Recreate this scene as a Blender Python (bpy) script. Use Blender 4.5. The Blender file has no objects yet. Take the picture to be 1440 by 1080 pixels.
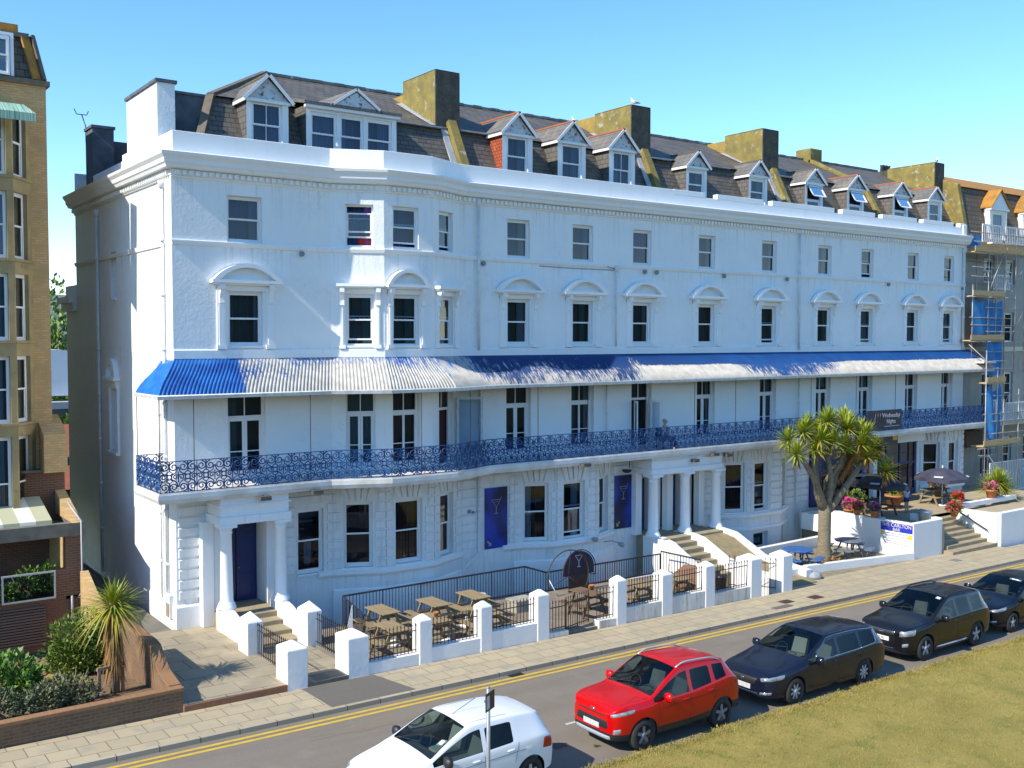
import bpy, bmesh, math, random
from mathutils import Vector, Matrix
random.seed(7)
R=math.radians
S=bpy.context.scene
COL=S.collection
# ------------------------------------------------------------------ helpers
class MB:
    """collects polygons in world coordinates and links them as ONE mesh object"""
    def __init__(s): s.v=[]; s.f=[]; s.m=[]; s.s=[]
    def add(s,vs,fs,mi=0,sm=False):
        o=len(s.v); s.v+= [tuple(v) for v in vs]
        for f in fs: s.f.append([o+i for i in f]); s.m.append(mi); s.s.append(sm)
        return s
    def box(s,x0,y0,z0,x1,y1,z1,mi=0):
        return s.add([(x0,y0,z0),(x1,y0,z0),(x1,y1,z0),(x0,y1,z0),(x0,y0,z1),(x1,y0,z1),(x1,y1,z1),(x0,y1,z1)],
              [(0,3,2,1),(4,5,6,7),(0,1,5,4),(1,2,6,5),(2,3,7,6),(3,0,4,7)],mi)
    def fbox(s,fr,s0,s1,d0,d1,z0,z1,mi=0):
        P=fr.P
        return s.add([P(s0,d1,z0),P(s1,d1,z0),P(s1,d0,z0),P(s0,d0,z0),P(s0,d1,z1),P(s1,d1,z1),P(s1,d0,z1),P(s0,d0,z1)],
              [(0,3,2,1),(4,5,6,7),(0,1,5,4),(1,2,6,5),(2,3,7,6),(3,0,4,7)],mi)
    def prism(s,poly,vec,mi=0,caps=True,sm=False):
        n=len(poly); a=[Vector(p) for p in poly]; b=[p+Vector(vec) for p in a]
        fs=[(i,(i+1)%n,n+(i+1)%n,n+i) for i in range(n)]
        s.add(a+b,fs,mi,sm)
        if caps: s.add(a,[tuple(range(n))[::-1]],mi); s.add(b,[tuple(range(n))],mi)
        return s
    def tube(s,pts,r,n=6,mi=0,cap=True,sm=True):
        pts=[Vector(p) for p in pts]; k=len(pts)
        rs=r if isinstance(r,(list,tuple)) else [r]*k
        vs=[]; up=None
        for i,p in enumerate(pts):
            t=(pts[min(i+1,k-1)]-pts[max(i-1,0)]).normalized()
            if up is None: up=Vector((0,0,1)) if abs(t.z)<.9 else Vector((1,0,0))
            a=t.cross(up).normalized(); b=a.cross(t).normalized(); up=b
            for j in range(n):
                an=2*math.pi*j/n; vs.append(p+(a*math.cos(an)+b*math.sin(an))*rs[i])
        fs=[(i*n+j,i*n+(j+1)%n,(i+1)*n+(j+1)%n,(i+1)*n+j) for i in range(k-1) for j in range(n)]
        if cap: fs+= [tuple(range(n))[::-1],tuple((k-1)*n+j for j in range(n))]
        return s.add(vs,fs,mi,sm)
    def lathe(s,prof,c,n=16,mi=0,sm=True,axis='z',cap=True):
        vs=[]
        for (r,h) in prof:
            for j in range(n):
                a=2*math.pi*j/n; x,y=r*math.cos(a),r*math.sin(a)
                vs.append((c[0]+x,c[1]+y,c[2]+h) if axis=='z' else (c[0]+x,c[1]+h,c[2]+y))
        k=len(prof)
        fs=[(i*n+j,i*n+(j+1)%n,(i+1)*n+(j+1)%n,(i+1)*n+j) for i in range(k-1) for j in range(n)]
        if cap: fs+= [tuple(range(n))[::-1],tuple((k-1)*n+j for j in range(n))]
        if axis!='z': fs=[f[::-1] for f in fs]
        return s.add(vs,fs,mi,sm)
    def quad(s,a,b,c,d,mi=0): return s.add([a,b,c,d],[(0,1,2,3)],mi)
    def sweep(s,path,prof,mi=0,caps=True,z=0):
        """mitred moulding along a plan path (outward = right of walking direction); prof=[(d,z)]"""
        n=len(path); k=len(prof); vs=[]
        for i,p in enumerate(path):
            ns=[]
            for a,b in ((i-1,i),(i,i+1)):
                if a>=0 and b<n:
                    u=(Vector(path[b])-Vector(path[a])).normalized(); ns.append(Vector((u.y,-u.x)))
            m=ns[0] if len(ns)==1 else (ns[0]+ns[1])/(1+ns[0].dot(ns[1]))
            for d,h in prof: vs.append((p[0]+m.x*d,p[1]+m.y*d,h+z))
        fs=[(i*k+j,(i+1)*k+j,(i+1)*k+(j+1)%k,i*k+(j+1)%k) for i in range(n-1) for j in range(k)]
        s.add(vs,fs,mi)
        if caps: s.add(vs[:k],[tuple(range(k))],mi); s.add(vs[-k:],[tuple(range(k))[::-1]],mi)
        return s
    def obj(s,name,mats,parent=None,bevel=0,fix=True,seg=1):
        me=bpy.data.meshes.new(name); off=Vector((0,0,0)); q=parent
        while q: off+=q.location; q=q.parent
        me.from_pydata([tuple(Vector(v)-off) for v in s.v],[],s.f)
        for m in (mats if isinstance(mats,(list,tuple)) else [mats]): me.materials.append(m)
        me.polygons.foreach_set('material_index',s.m); me.polygons.foreach_set('use_smooth',s.s)
        if fix:
            bm=bmesh.new(); bm.from_mesh(me); bmesh.ops.recalc_face_normals(bm,faces=bm.faces); bm.to_mesh(me); bm.free()
        o=bpy.data.objects.new(name,me); COL.objects.link(o); o.parent=parent
        if bevel:
            b=o.modifiers.new('bevel','BEVEL'); b.width=bevel; b.segments=seg; b.limit_method='ANGLE'
        return o
class Fr:
    """wall frame: s along the wall, d outwards, z up"""
    def __init__(f,a,b):
        f.o=Vector((a[0],a[1])); w=Vector((b[0],b[1]))-f.o; f.L=w.length; f.u=w/f.L; f.n=Vector((f.u.y,-f.u.x))
    def P(f,s,d,z):
        q=f.o+f.u*s+f.n*d; return (q.x,q.y,z)
def thing(name,label,cat,loc=(0,0,0),group=None,rz=0):
    o=bpy.data.objects.new(name,None); COL.objects.link(o); o.location=loc; o.rotation_euler=(0,0,rz)
    o.empty_display_size=.2; return tag(o,label,cat,group)
def tag(o,label=None,cat=None,group=None,kind=None):
    for k,v in (('label',label),('category',cat),('group',group),('kind',kind)):
        if v: o[k]=v
    return o
def copy_tree(o,parent=None):
    c=o.copy(); COL.objects.link(c); c.parent=parent
    for ch in o.children: copy_tree(ch,c)
    return c
SL=0.0135; XP=2.264
def gz(x): return -SL*(x-XP)          # the street falls gently to the right
# ------------------------------------------------------------------ materials
def nt(name):
    m=bpy.data.materials.new(name); m.use_nodes=True; t=m.node_tree
    return m,t,t.nodes['Principled BSDF']
def N(t,ty,**kw):
    n=t.nodes.new(ty)
    for k,v in kw.items():
        if k in n.inputs: n.inputs[k].default_value=v
        else: setattr(n,k,v)
    return n
def rgb(c): return (c[0],c[1],c[2],1)
def ramp(t,fac,a,b,p0=.35,p1=.65):
    r=t.nodes.new('ShaderNodeValToRGB'); e=r.color_ramp.elements
    e[0].position=p0; e[1].position=p1; e[0].color=rgb(a); e[1].color=rgb(b); t.links.new(fac,r.inputs[0]); return r.outputs[0]
def mixc(t,fac,a,b,mode='MIX'):
    m=t.nodes.new('ShaderNodeMix'); m.data_type='RGBA'; m.blend_type=mode
    for i,x in ((0,fac),(6,a),(7,b)):
        if hasattr(x,'links'): t.links.new(x,m.inputs[i])
        else: m.inputs[i].default_value=x if i==0 else rgb(x)
    return m.outputs[2]
def coords(t,scale=(1,1,1),kind='Object'):
    c=t.nodes.new('ShaderNodeTexCoord'); mp=t.nodes.new('ShaderNodeMapping'); mp.inputs['Scale'].default_value=scale
    t.links.new(c.outputs[kind],mp.inputs[0]); return mp.outputs[0]
def noise(t,vec,scale,detail=5,rough=.6):
    n=N(t,'ShaderNodeTexNoise',Scale=scale,Detail=detail,Roughness=rough); t.links.new(vec,n.inputs['Vector']); return n.outputs[0]
def bump(t,b,h,st,dist=.02):
    n=N(t,'ShaderNodeBump',Strength=st,Distance=dist); t.links.new(h,n.inputs['Height']); t.links.new(n.outputs[0],b.inputs['Normal'])
def M(name,c,rough=.6,c2=None,vs=3,bs=None,bst=.3,bd=.02,metal=0,coat=0,scale=(1,1,1),spec=None,p=(.35,.65),c3=None,vs3=20,p3=(.55,.7)):
    m,t,b=nt(name); b.inputs['Base Color'].default_value=rgb(c); b.inputs['Roughness'].default_value=rough
    b.inputs['Metallic'].default_value=metal; b.inputs['Coat Weight'].default_value=coat; b.inputs['Coat Roughness'].default_value=.04
    if spec is not None: b.inputs['Specular IOR Level'].default_value=spec
    v=coords(t,scale)
    if c2:
        col=ramp(t,noise(t,v,vs),c,c2,*p)
        if c3: col=mixc(t,ramp(t,noise(t,v,vs3),(0,0,0),(1,1,1),*p3),col,c3)
        t.links.new(col,b.inputs['Base Color'])
    if bs: bump(t,b,noise(t,v,bs,6,.65),bst,bd)
    return m
def brickmat(name,c1,c2,mo,sx=.225,sz=.075,mw=.012,plane='xz',rough=.85,bst=.5,var=None,off=.5,ms=.1):
    m,t,b=nt(name); b.inputs['Roughness'].default_value=rough
    c=t.nodes.new('ShaderNodeTexCoord'); sp=t.nodes.new('ShaderNodeSeparateXYZ'); cb=t.nodes.new('ShaderNodeCombineXYZ')
    t.links.new(c.outputs['Object'],sp.inputs[0])
    if plane=='wall':          # x+y run along the wall, z up: works on walls facing either way
        a=N(t,'ShaderNodeMath',operation='ADD'); t.links.new(sp.outputs[0],a.inputs[0]); t.links.new(sp.outputs[1],a.inputs[1]); t.links.new(a.outputs[0],cb.inputs[0]); t.links.new(sp.outputs[2],cb.inputs[1])
    else:
        i={'x':0,'y':1,'z':2}; t.links.new(sp.outputs[i[plane[0]]],cb.inputs[0]); t.links.new(sp.outputs[i[plane[1]]],cb.inputs[1])
    k=N(t,'ShaderNodeTexBrick',Scale=1.0); k.inputs['Brick Width'].default_value=sx; k.inputs['Row Height'].default_value=sz
    k.inputs['Mortar Size'].default_value=mw; k.inputs['Mortar Smooth'].default_value=ms; k.offset=off
    k.inputs['Color1'].default_value=rgb(c1); k.inputs['Color2'].default_value=rgb(c2); k.inputs['Mortar'].default_value=rgb(mo)
    t.links.new(cb.outputs[0],k.inputs['Vector'])
    col=k.outputs['Color']; v=coords(t)
    if var:
        col=mixc(t,ramp(t,noise(t,v,var[1]),(0,0,0),(1,1,1),var[2],var[3]),col,var[0])
    t.links.new(col,b.inputs['Base Color'])
    iv=N(t,'ShaderNodeMath',operation='SUBTRACT'); iv.inputs[0].default_value=1; t.links.new(k.outputs['Fac'],iv.inputs[1])
    ad=N(t,'ShaderNodeMath',operation='MULTIPLY_ADD'); t.links.new(noise(t,v,25),ad.inputs[0]); ad.inputs[1].default_value=.5; t.links.new(iv.outputs[0],ad.inputs[2])
    bump(t,b,ad.outputs[0],bst,.012)
    return m
def stucco(name,c,c2,grime,gs,gp,rough=.55,bst=.35,bs=9,drips=()):
    """white painted render: faint colour drift, streaked grime, hand-trowelled relief"""
    m,t,b=nt(name); b.inputs['Roughness'].default_value=rough
    v=coords(t); vst=coords(t,(1.6,1.6,.22))
    col=ramp(t,noise(t,v,.7),c,c2)
    col=mixc(t,ramp(t,noise(t,vst,gs,8,.7),(0,0,0),(1,1,1),*gp),col,grime)
    col=mixc(t,ramp(t,noise(t,coords(t,(2.6,2.6,.10)),2.0,7,.75),(0,0,0),(.45,.45,.45),.58,.8),col,tuple(.8*x for x in c2))
    col=mixc(t,ramp(t,noise(t,v,.35,3,.5),(0,0,0),(.5,.5,.5),.5,.6),col,c2)
    if drips:                  # rain streaks running down from the cornice, string course and sills
        sz=t.nodes.new('ShaderNodeSeparateXYZ'); t.links.new(v,sz.inputs[0]); tot=None
        for zt,ln in drips:
            m1=N(t,'ShaderNodeMapRange'); t.links.new(sz.outputs[2],m1.inputs[0]); m1.inputs[1].default_value=zt-ln; m1.inputs[2].default_value=zt; m1.inputs[3].default_value=0; m1.inputs[4].default_value=1
            m2=N(t,'ShaderNodeMath',operation='LESS_THAN'); t.links.new(sz.outputs[2],m2.inputs[0]); m2.inputs[1].default_value=zt
            m3=N(t,'ShaderNodeMath',operation='MULTIPLY'); t.links.new(m1.outputs[0],m3.inputs[0]); t.links.new(m2.outputs[0],m3.inputs[1])
            if tot is None: tot=m3.outputs[0]
            else: q=N(t,'ShaderNodeMath',operation='MAXIMUM'); t.links.new(tot,q.inputs[0]); t.links.new(m3.outputs[0],q.inputs[1]); tot=q.outputs[0]
        dn=ramp(t,noise(t,coords(t,(5,5,.12)),1.6,6,.7),(0,0,0),(.75,.75,.75),.52,.72); q=N(t,'ShaderNodeMath',operation='MULTIPLY'); t.links.new(tot,q.inputs[0]); t.links.new(dn,q.inputs[1])
        col=mixc(t,q.outputs[0],col,(.46,.45,.39))
        cr=noise(t,v,1.3,9,.75); ab=N(t,'ShaderNodeMath',operation='SUBTRACT'); t.links.new(cr,ab.inputs[0]); ab.inputs[1].default_value=.5; aa=N(t,'ShaderNodeMath',operation='ABSOLUTE'); t.links.new(ab.outputs[0],aa.inputs[0])
        pk=ramp(t,noise(t,v,.5,2),(0,0,0),(.5,.5,.5),.54,.6); ck=N(t,'ShaderNodeMath',operation='MULTIPLY'); t.links.new(ramp(t,aa.outputs[0],(1,1,1),(0,0,0),.0,.008),ck.inputs[0]); t.links.new(pk,ck.inputs[1])
        col=mixc(t,ck.outputs[0],col,(.42,.42,.40))
    t.links.new(col,b.inputs['Base Color'])
    a=N(t,'ShaderNodeMath',operation='ADD'); t.links.new(noise(t,v,bs,6,.6),a.inputs[0]); t.links.new(noise(t,v,1.6,3),a.inputs[1])
    bump(t,b,a.outputs[0],bst,.03); return m
mWhite=stucco('white_render',(.85,.85,.83),(.81,.82,.81),(.58,.59,.57),2.5,(.6,.85),bst=.5,drips=((13.66,1.3),(11.70,.9),(8.3,.7),(8.62,.5)))
mTrim=stucco('white_trim',(.86,.86,.84),(.82,.82,.81),(.62,.61,.57),3,(.58,.85),bst=.12)
mGround=stucco('white_rusticated',(.78,.78,.76),(.70,.71,.70),(.40,.41,.40),2.2,(.52,.8),bst=.3,drips=((4.3,.9),(1.06,.8)))
mPier=stucco('white_boundary',(.82,.81,.78),(.77,.76,.73),(.42,.36,.26),3,(.66,.9),bst=.3)
mPlinth=stucco('stained_plinth',(.74,.72,.67),(.60,.57,.50),(.28,.22,.13),5,(.5,.75),bst=.4)
mFrame=M('white_joinery',(.78,.78,.77),.4)
mFrameG=M('grey_joinery',(.50,.53,.55),.45,(.40,.43,.46),4)
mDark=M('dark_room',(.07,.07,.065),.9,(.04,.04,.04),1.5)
mCurt=M('pale_curtain',(.34,.36,.38),.9,(.22,.24,.27),1.2,scale=(14,14,.3))
mCurtB=M('blue_curtain',(.20,.28,.42),.9,(.12,.18,.32),1.2,scale=(14,14,.3))
mPurple=M('purple_curtain',(.22,.09,.30),.9,(.15,.06,.22),3,scale=(10,10,.4))
mReflB=M('sky_reflection_sheet',(.07,.13,.29),.9,(.05,.095,.22),1.2,scale=(10,10,.4)); mReflT=M('teal_reflection_sheet',(.085,.125,.13),.9,(.06,.09,.095),1.2,scale=(10,10,.4))  # sheets behind upper panes, coloured like reflected sky and greenery
mMaroon=M('maroon_blind',(.10,.02,.025),.9)
mRed=M('red_cloth',(.45,.03,.03),.9)
mDarkB=M('sky_reflection_room',(.12,.22,.42),.9); mDarkT=M('teal_reflection_room',(.20,.28,.29),.9,(.12,.18,.19),1.5)  # upper room colours stand in for reflected sky and greenery
mBrownIn=M('brown_room',(.12,.05,.03),.9,(.07,.03,.02),2)
mGreenIn=M('green_curtain',(.10,.20,.18),.9,(.06,.13,.12),1.5,scale=(14,14,.3))
def glass(name,tint,ior=1.75,rough=.02):
    m=bpy.data.materials.new(name); m.use_nodes=True; t=m.node_tree; t.nodes.clear()
    o=t.nodes.new('ShaderNodeOutputMaterial'); tr=N(t,'ShaderNodeBsdfTransparent'); tr.inputs[0].default_value=rgb(tint)
    g=N(t,'ShaderNodeBsdfGlossy'); g.inputs['Roughness'].default_value=rough; g.inputs[0].default_value=(1,1,1,1)
    f=N(t,'ShaderNodeFresnel',IOR=ior); mx=t.nodes.new('ShaderNodeMixShader')
    t.links.new(f.outputs[0],mx.inputs[0]); t.links.new(tr.outputs[0],mx.inputs[1]); t.links.new(g.outputs[0],mx.inputs[2]); t.links.new(mx.outputs[0],o.inputs[0])
    return m
mGlass=glass('window_glass',(.55,.68,.80),1.5); mCarGlassD=glass('car_side_glass',(.22,.27,.28),1.35); mCarGlass=glass('car_glass',(.50,.60,.60),1.4)
mDoorBlue=M('blue_door',(.010,.022,.10),.3,(.014,.03,.13),2)
mIron=M('blue_ironwork',(.006,.045,.165),.5,(.014,.085,.25),2,c3=(.30,.36,.42),vs3=30,p3=(.68,.74))
mIronB=M('black_ironwork',(.012,.012,.016),.45,(.03,.022,.02),6)
mRust=M('rusty_iron',(.035,.022,.016),.7,(.08,.035,.02),8)
mPipe=M('white_pipe',(.72,.73,.72),.45,(.6,.62,.62),3)
mLead=M('lead_flashing',(.30,.32,.34),.5,(.45,.46,.47),5)
mSlate=brickmat('roof_slate',(.10,.088,.074),(.14,.122,.10),(.03,.028,.027),.32,.17,.012,'xz',.6,.9,((.16,.14,.09),1.2,.52,.75))
mSlateD=brickmat('dormer_slate',(.12,.108,.095),(.155,.138,.12),(.04,.04,.04),.28,.2,.012,'yz',.6,.8,((.17,.15,.10),2,.55,.75))
mTileRed=brickmat('red_hung_tile',(.42,.085,.025),(.33,.06,.02),(.12,.03,.01),.17,.12,.012,'yz',.8,1,((.5,.22,.12),5,.6,.7))
mRidge=M('terracotta_ridge',(.42,.12,.04),.8,(.30,.12,.06),4)
mCopeB=M('brown_hip_tile',(.15,.12,.085),.8,(.10,.085,.06),4)
mLich=M('lichen_render',(.27,.205,.045),.9,(.17,.135,.045),2.2,9,.6,.03,c3=(.37,.35,.25),vs3=3.2,p3=(.58,.7))
mLichD=M('dark_lichen_render',(.085,.082,.065),.95,(.045,.045,.04),3,9,.6,.03,c3=(.17,.155,.05),vs3=2.6,p3=(.6,.75))
mOrange=M('orange_lichen_tile',(.46,.20,.02),.9,(.26,.14,.04),3,14,.6,.03)
mGreyR=M('grey_render',(.13,.15,.17),.9,(.08,.095,.11),2.5,8,.5)
mCeil=M('concrete_soffit',(.55,.55,.52),.8,(.42,.42,.40),3)
mStone=brickmat('flagstone',(.33,.28,.19),(.27,.23,.16),(.12,.10,.07),.95,.8,.015,'xy',.9,.4,((.40,.33,.22),1.2,.45,.7))
mStep=M('stone_step',(.36,.29,.17),.9,(.28,.23,.15),3,12,.4)
mRamp=M('worn_ramp',(.30,.235,.12),.95,(.23,.18,.10),4,18,.6)
mPave=brickmat('paving_slab',(.44,.355,.22),(.38,.31,.195),(.18,.14,.09),.62,.57,.012,'xy',.9,.35,((.29,.265,.20),1.7,.5,.75))
mKerb=brickmat('kerb_stone',(.42,.355,.25),(.36,.305,.215),(.12,.10,.07),.9,5,.012,'xy',.85,.3)
def asphalt(name,c,c2,c3):
    m,t,b=nt(name); b.inputs['Roughness'].default_value=.85; v=coords(t); vs=coords(t,(.12,1,1))
    col=ramp(t,noise(t,vs,1.1,6),c,c2); col=mixc(t,ramp(t,noise(t,v,.8,6,.7),(0,0,0),(1,1,1),.55,.8),col,c3)
    sp=noise(t,v,70,2); col=mixc(t,ramp(t,sp,(0,0,0),(.6,.6,.6),.55,.75),col,tuple(x*1.7 for x in c2))
    t.links.new(col,b.inputs['Base Color']); bump(t,b,noise(t,v,90,3),.5,.01); return m
mRoad=asphalt('road_asphalt',(.165,.138,.105),(.205,.172,.132),(.235,.20,.155))
mPatch=asphalt('pavement_asphalt',(.12,.105,.085),(.14,.125,.10),(.16,.14,.115))
mYellow=M('yellow_line_paint',(.62,.42,.04),.7,(.50,.33,.05),5,c3=(.25,.19,.10),vs3=28,p3=(.64,.72))
mWhiteL=M('white_line_paint',(.62,.61,.57),.7,(.5,.49,.45),5,c3=(.2,.18,.15),vs3=25,p3=(.62,.7))
def lawn():
    m,t,b=nt('dry_lawn'); b.inputs['Roughness'].default_value=.95; v=coords(t)
    col=ramp(t,noise(t,v,.55,7,.65),(.26,.205,.035),(.36,.275,.06),.38,.62)
    col=mixc(t,ramp(t,noise(t,v,1.4,6,.7),(0,0,0),(1,1,1),.50,.70),col,(.15,.165,.018))
    col=mixc(t,ramp(t,noise(t,v,26,4,.7),(0,0,0),(.8,.8,.8),.5,.7),col,(.45,.35,.11))
    t.links.new(col,b.inputs['Base Color']); bump(t,b,noise(t,v,45,5,.7),1,.04); return m
mLawn=lawn()
mGrassB=M('grass_blade',(.24,.20,.035),.9,(.37,.29,.07),1.2,c3=(.10,.13,.02),vs3=1.5,p3=(.55,.7))
mEarth=M('far_ground',(.045,.065,.035),.95,(.035,.05,.03),.05)
mSoil=M('garden_soil',(.16,.10,.055),1,(.24,.16,.09),6,14,1,.06)
mSand=M('yellow_moss_bed',(.36,.27,.06),1,(.28,.21,.05),5,18,.8,.03)
mCourt=M('worn_courtyard',(.26,.215,.13),.95,(.17,.15,.10),1.4,14,.5,.02,c3=(.33,.28,.17),vs3=3.5,p3=(.5,.7))
# ------------------------------------------------------------------ camera, sky and sun
def cam():
    f=1443/1440*36; pitch=R(2.5197); a=R(54.0268)
    h=Vector((math.cos(a),math.sin(a),0)); r=Vector((math.sin(a),-math.cos(a),0))
    w=h*math.cos(pitch)-Vector((0,0,1))*math.sin(pitch); u=r.cross(w)
    c=bpy.data.cameras.new('camera'); o=bpy.data.objects.new('camera',c); COL.objects.link(o)
    c.lens=f; c.sensor_width=36; c.clip_start=.5; c.clip_end=8000
    m=Matrix((r,u,-w)).transposed().to_4x4(); m.translation=(-9.81,-30.55,8.9); o.matrix_world=m; S.camera=o
cam()
SUN_AZ=R(2.7); SUN_EL=R(40.5)     # light travels along +X, a hair towards the facade
def light():
    w=bpy.data.worlds.new('World'); S.world=w; w.use_nodes=True; t=w.node_tree; bg=t.nodes['Background']
    k=t.nodes.new('ShaderNodeTexSky'); k.sky_type='NISHITA'; k.sun_disc=False; k.sun_elevation=SUN_EL
    k.sun_rotation=math.atan2(-math.cos(SUN_AZ),-math.sin(SUN_AZ)); k.altitude=0; k.air_density=SKY[0]; k.dust_density=SKY[1]; k.ozone_density=SKY[2]
    hs=N(t,'ShaderNodeHueSaturation',Saturation=SKY[5],Hue=SKY[6]); t.links.new(k.outputs[0],hs.inputs['Color']); t.links.new(hs.outputs[0],bg.inputs[0]); bg.inputs[1].default_value=SKY[3]
    l=bpy.data.lights.new('sun','SUN'); l.energy=SKY[4]; l.angle=R(.53); l.color=(1,.93,.82)
    o=bpy.data.objects.new('sun',l); COL.objects.link(o)
    d=Vector((math.cos(SUN_EL)*math.cos(SUN_AZ),math.cos(SUN_EL)*math.sin(SUN_AZ),-math.sin(SUN_EL)))
    o.rotation_euler=d.to_track_quat('-Z','Y').to_euler(); o.location=(-30,-10,40)
SKY=(.82,.0,2.2,.15,3.3,1.22,.498)
light()
vs=S.view_settings; vs.view_transform='Standard'; vs.look='None'; vs.exposure=1.0; vs.gamma=1; vs.use_curve_mapping=False
S.cycles.max_bounces=8; S.cycles.transparent_max_bounces=12; S.cycles.caustics_reflective=False; S.cycles.caustics_refractive=False
# ------------------------------------------------------------------ ground, road and pavement
def sheet(name,x0,x1,y0,y1,off,mat,nx=1):
    b=MB()
    for i in range(nx):
        a=x0+(x1-x0)*i/nx; c=x0+(x1-x0)*(i+1)/nx
        b.quad((a,y0,gz(a)+off),(c,y0,gz(c)+off),(c,y1,gz(c)+off),(a,y1,gz(a)+off))
    return tag(b.obj(name,mat,fix=False),kind='structure')
g=MB(); g.quad((-4000,-4000,-4),(4000,-4000,-4),(4000,4000,-4),(-4000,4000,-4)); tag(g.obj('ground',mEarth,fix=False),kind='structure')
def block(name,x0,x1,y0,y1,off,th,mat):
    b=MB(); p=[]
    for z in (-th,0):
        p+= [(x0,y0,gz(x0)+off+z),(x1,y0,gz(x1)+off+z),(x1,y1,gz(x1)+off+z),(x0,y1,gz(x0)+off+z)]
    b.add(p,[(0,3,2,1),(4,5,6,7),(0,1,5,4),(1,2,6,5),(2,3,7,6),(3,0,4,7)]); return tag(b.obj(name,mat),kind='structure')
block('road',-90,120,-14.4,-8.4,-.11,1.5,mRoad)
block('pavement',-90,120,-8.27,-6.6,0,.6,mPave)
block('pavement',20.2,34.9,-6.605,-4.9,-.003,.6,mPave)
block('kerb',-90,120,-8.4,-8.27,.004,.7,mKerb)
block('lawn',-90,120,-30,-14.62,-.03,1.2,mLawn)
block('lawn_edging',-90,120,-14.62,-14.4,-.035,1.2,M('worn_edge',(.33,.28,.19),.95,(.25,.20,.12),3,14,.5))
mAlley=M('alley_floor',(.17,.16,.13),.95,(.12,.115,.10),1.5,14,.4)
block('side_ground',-2.1,-.2,-6.4,60,.15,.8,mAlley)
block('side_ground',-90,-2.1,3.0,60,.1,.8,mAlley) if 0 else None
mNone=(M('alley_concrete',(.17,.16,.13),.95,(.12,.115,.10),1.5,14,.4))
def strip(name,y0,y1,off,mat,label,x0=-90,x1=120):
    o=sheet(name,x0,x1,y0,y1,off,mat,6); return o
strip('yellow_line',-8.72,-8.61,-.106,mYellow,''); strip('yellow_line',-8.95,-8.84,-.106,mYellow,'')
for xa,xb in ((4.05,4.5),(5.15,5.75),(8.9,9.5),(14.6,15.2),(20.3,20.9),(-3,-2.2),(25.8,26.5)):
    b=MB(); b.quad((xa,-12.13,gz(xa)-.106),(xb,-12.13,gz(xb)-.106),(xb,-12.05,gz(xb)-.106),(xa,-12.05,gz(xa)-.106)); tag(b.obj('parking_bay_mark',mWhiteL,fix=False),kind='structure')
b=MB(); z=.004
b.quad((1.0,-8.262,gz(1)+z),(3.35,-8.262,gz(3.35)+z),(3.0,-6.62,gz(3)+z),(.95,-6.62,gz(1)+z)); tag(b.obj('pavement_patch',mPatch,fix=False),kind='structure')
mIronLid=M('rusty_lid',(.10,.05,.03),.8,(.06,.035,.025),9,30,.6,.01)
for x,y,w,d,c in ((20.0,-7.75,.55,.38,mIronLid),(18.6,-7.6,.5,.36,mIronLid),(30.3,-6.95,.5,.35,M('grey_lid',(.2,.18,.15),.8)),(17.9,-8.0,.9,.25,mPatch)):
    b=MB(); b.box(x-w/2,y-d/2,gz(x)-.05,x+w/2,y+d/2,gz(x)+.012)
    if c is mIronLid:
        for i in range(5): b.box(x-w/2+.04,y-d/2+.03+i*.07,gz(x)+.012,x+w/2-.04,y-d/2+.06+i*.07,gz(x)+.018)
    if c is mPatch: tag(b.obj('pavement_repair',c),kind='structure')
    else: tag(b.obj('manhole_cover',c),{20.0:'rusty rectangular cover in the pavement in front of the tree',18.6:'rusty rectangular cover in the pavement beside the last white gate pier',30.3:'small grey cover in the pavement below the stone steps'}[x],'manhole cover','covers in the pavement')
mOil=M('oil_stain',(.055,.046,.036),.6,(.07,.058,.045),6)
mScuff=asphalt('tarmac_patch',(.175,.145,.10),(.20,.165,.12),(.15,.125,.09))
def blob(name,x,y,rx,ry,off,mt,seed):
    r_=random.Random(seed); n=26; b=MB(); pts=[]
    for k in range(n):
        a=2*math.pi*k/n; f_=r_.uniform(.6,1.15); px=x+rx*f_*math.cos(a); pts.append((px,y+ry*f_*math.sin(a),gz(px)+off))
    b.add(pts,[tuple(range(n))]); return tag(b.obj(name,mt,fix=False),kind='structure')
for k,(x,y,a,c) in enumerate(((4.2,-13.0,.25,.16),(3.6,-12.6,.12,.1),(9.3,-13.4,.3,.2),(15.2,-13.1,.22,.15),(4.9,-13.5,.1,.08))): blob('oil_stain',x,y,a,c,-.1055,mOil,k)
for k,(x,y,a,c) in enumerate(((1.6,-9.6,1.7,.22),(14.5,-9.8,1.3,.16),(10.5,-10.6,.9,.12))): blob('tarmac_scuff',x,y,a,c,-.1062,mScuff,k+20)
b=MB(); b.box(6.1,-8.60,gz(6.3)-.14,6.55,-8.41,gz(6.3)-.104)
for i in range(6): b.box(6.13+i*.07,-8.585,gz(6.3)-.104,6.165+i*.07,-8.425,gz(6.3)-.10)
tag(b.obj('gully_grate',mIronB),'iron gully grate in the road by the kerb, opposite the third pier','drain')
# scattered dry grass tufts on the near lawn
b=MB(); rr=random.Random(3)
for i in range(52000):
    x=rr.uniform(2.5,27); y=-14.42-rr.random()**1.6*6.5 if i%4 else -14.6+rr.gauss(0,.09)+.1*math.sin(x*2.1)*math.sin(x*.7); zz=gz(x)-.04
    a=rr.uniform(0,6.28); h=rr.uniform(.02,.065); w=rr.uniform(.006,.014); l=rr.uniform(-.04,.04)
    b.add([(x-w*math.cos(a),y-w*math.sin(a),zz),(x+w*math.cos(a),y+w*math.sin(a),zz),(x+l,y+rr.uniform(-.04,.04),zz+h)],[(0,1,2)])
tag(b.obj('dry_grass',mGrassB,fix=False),'short parched yellow grass on the near verge','grass',kind='stuff')
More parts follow.
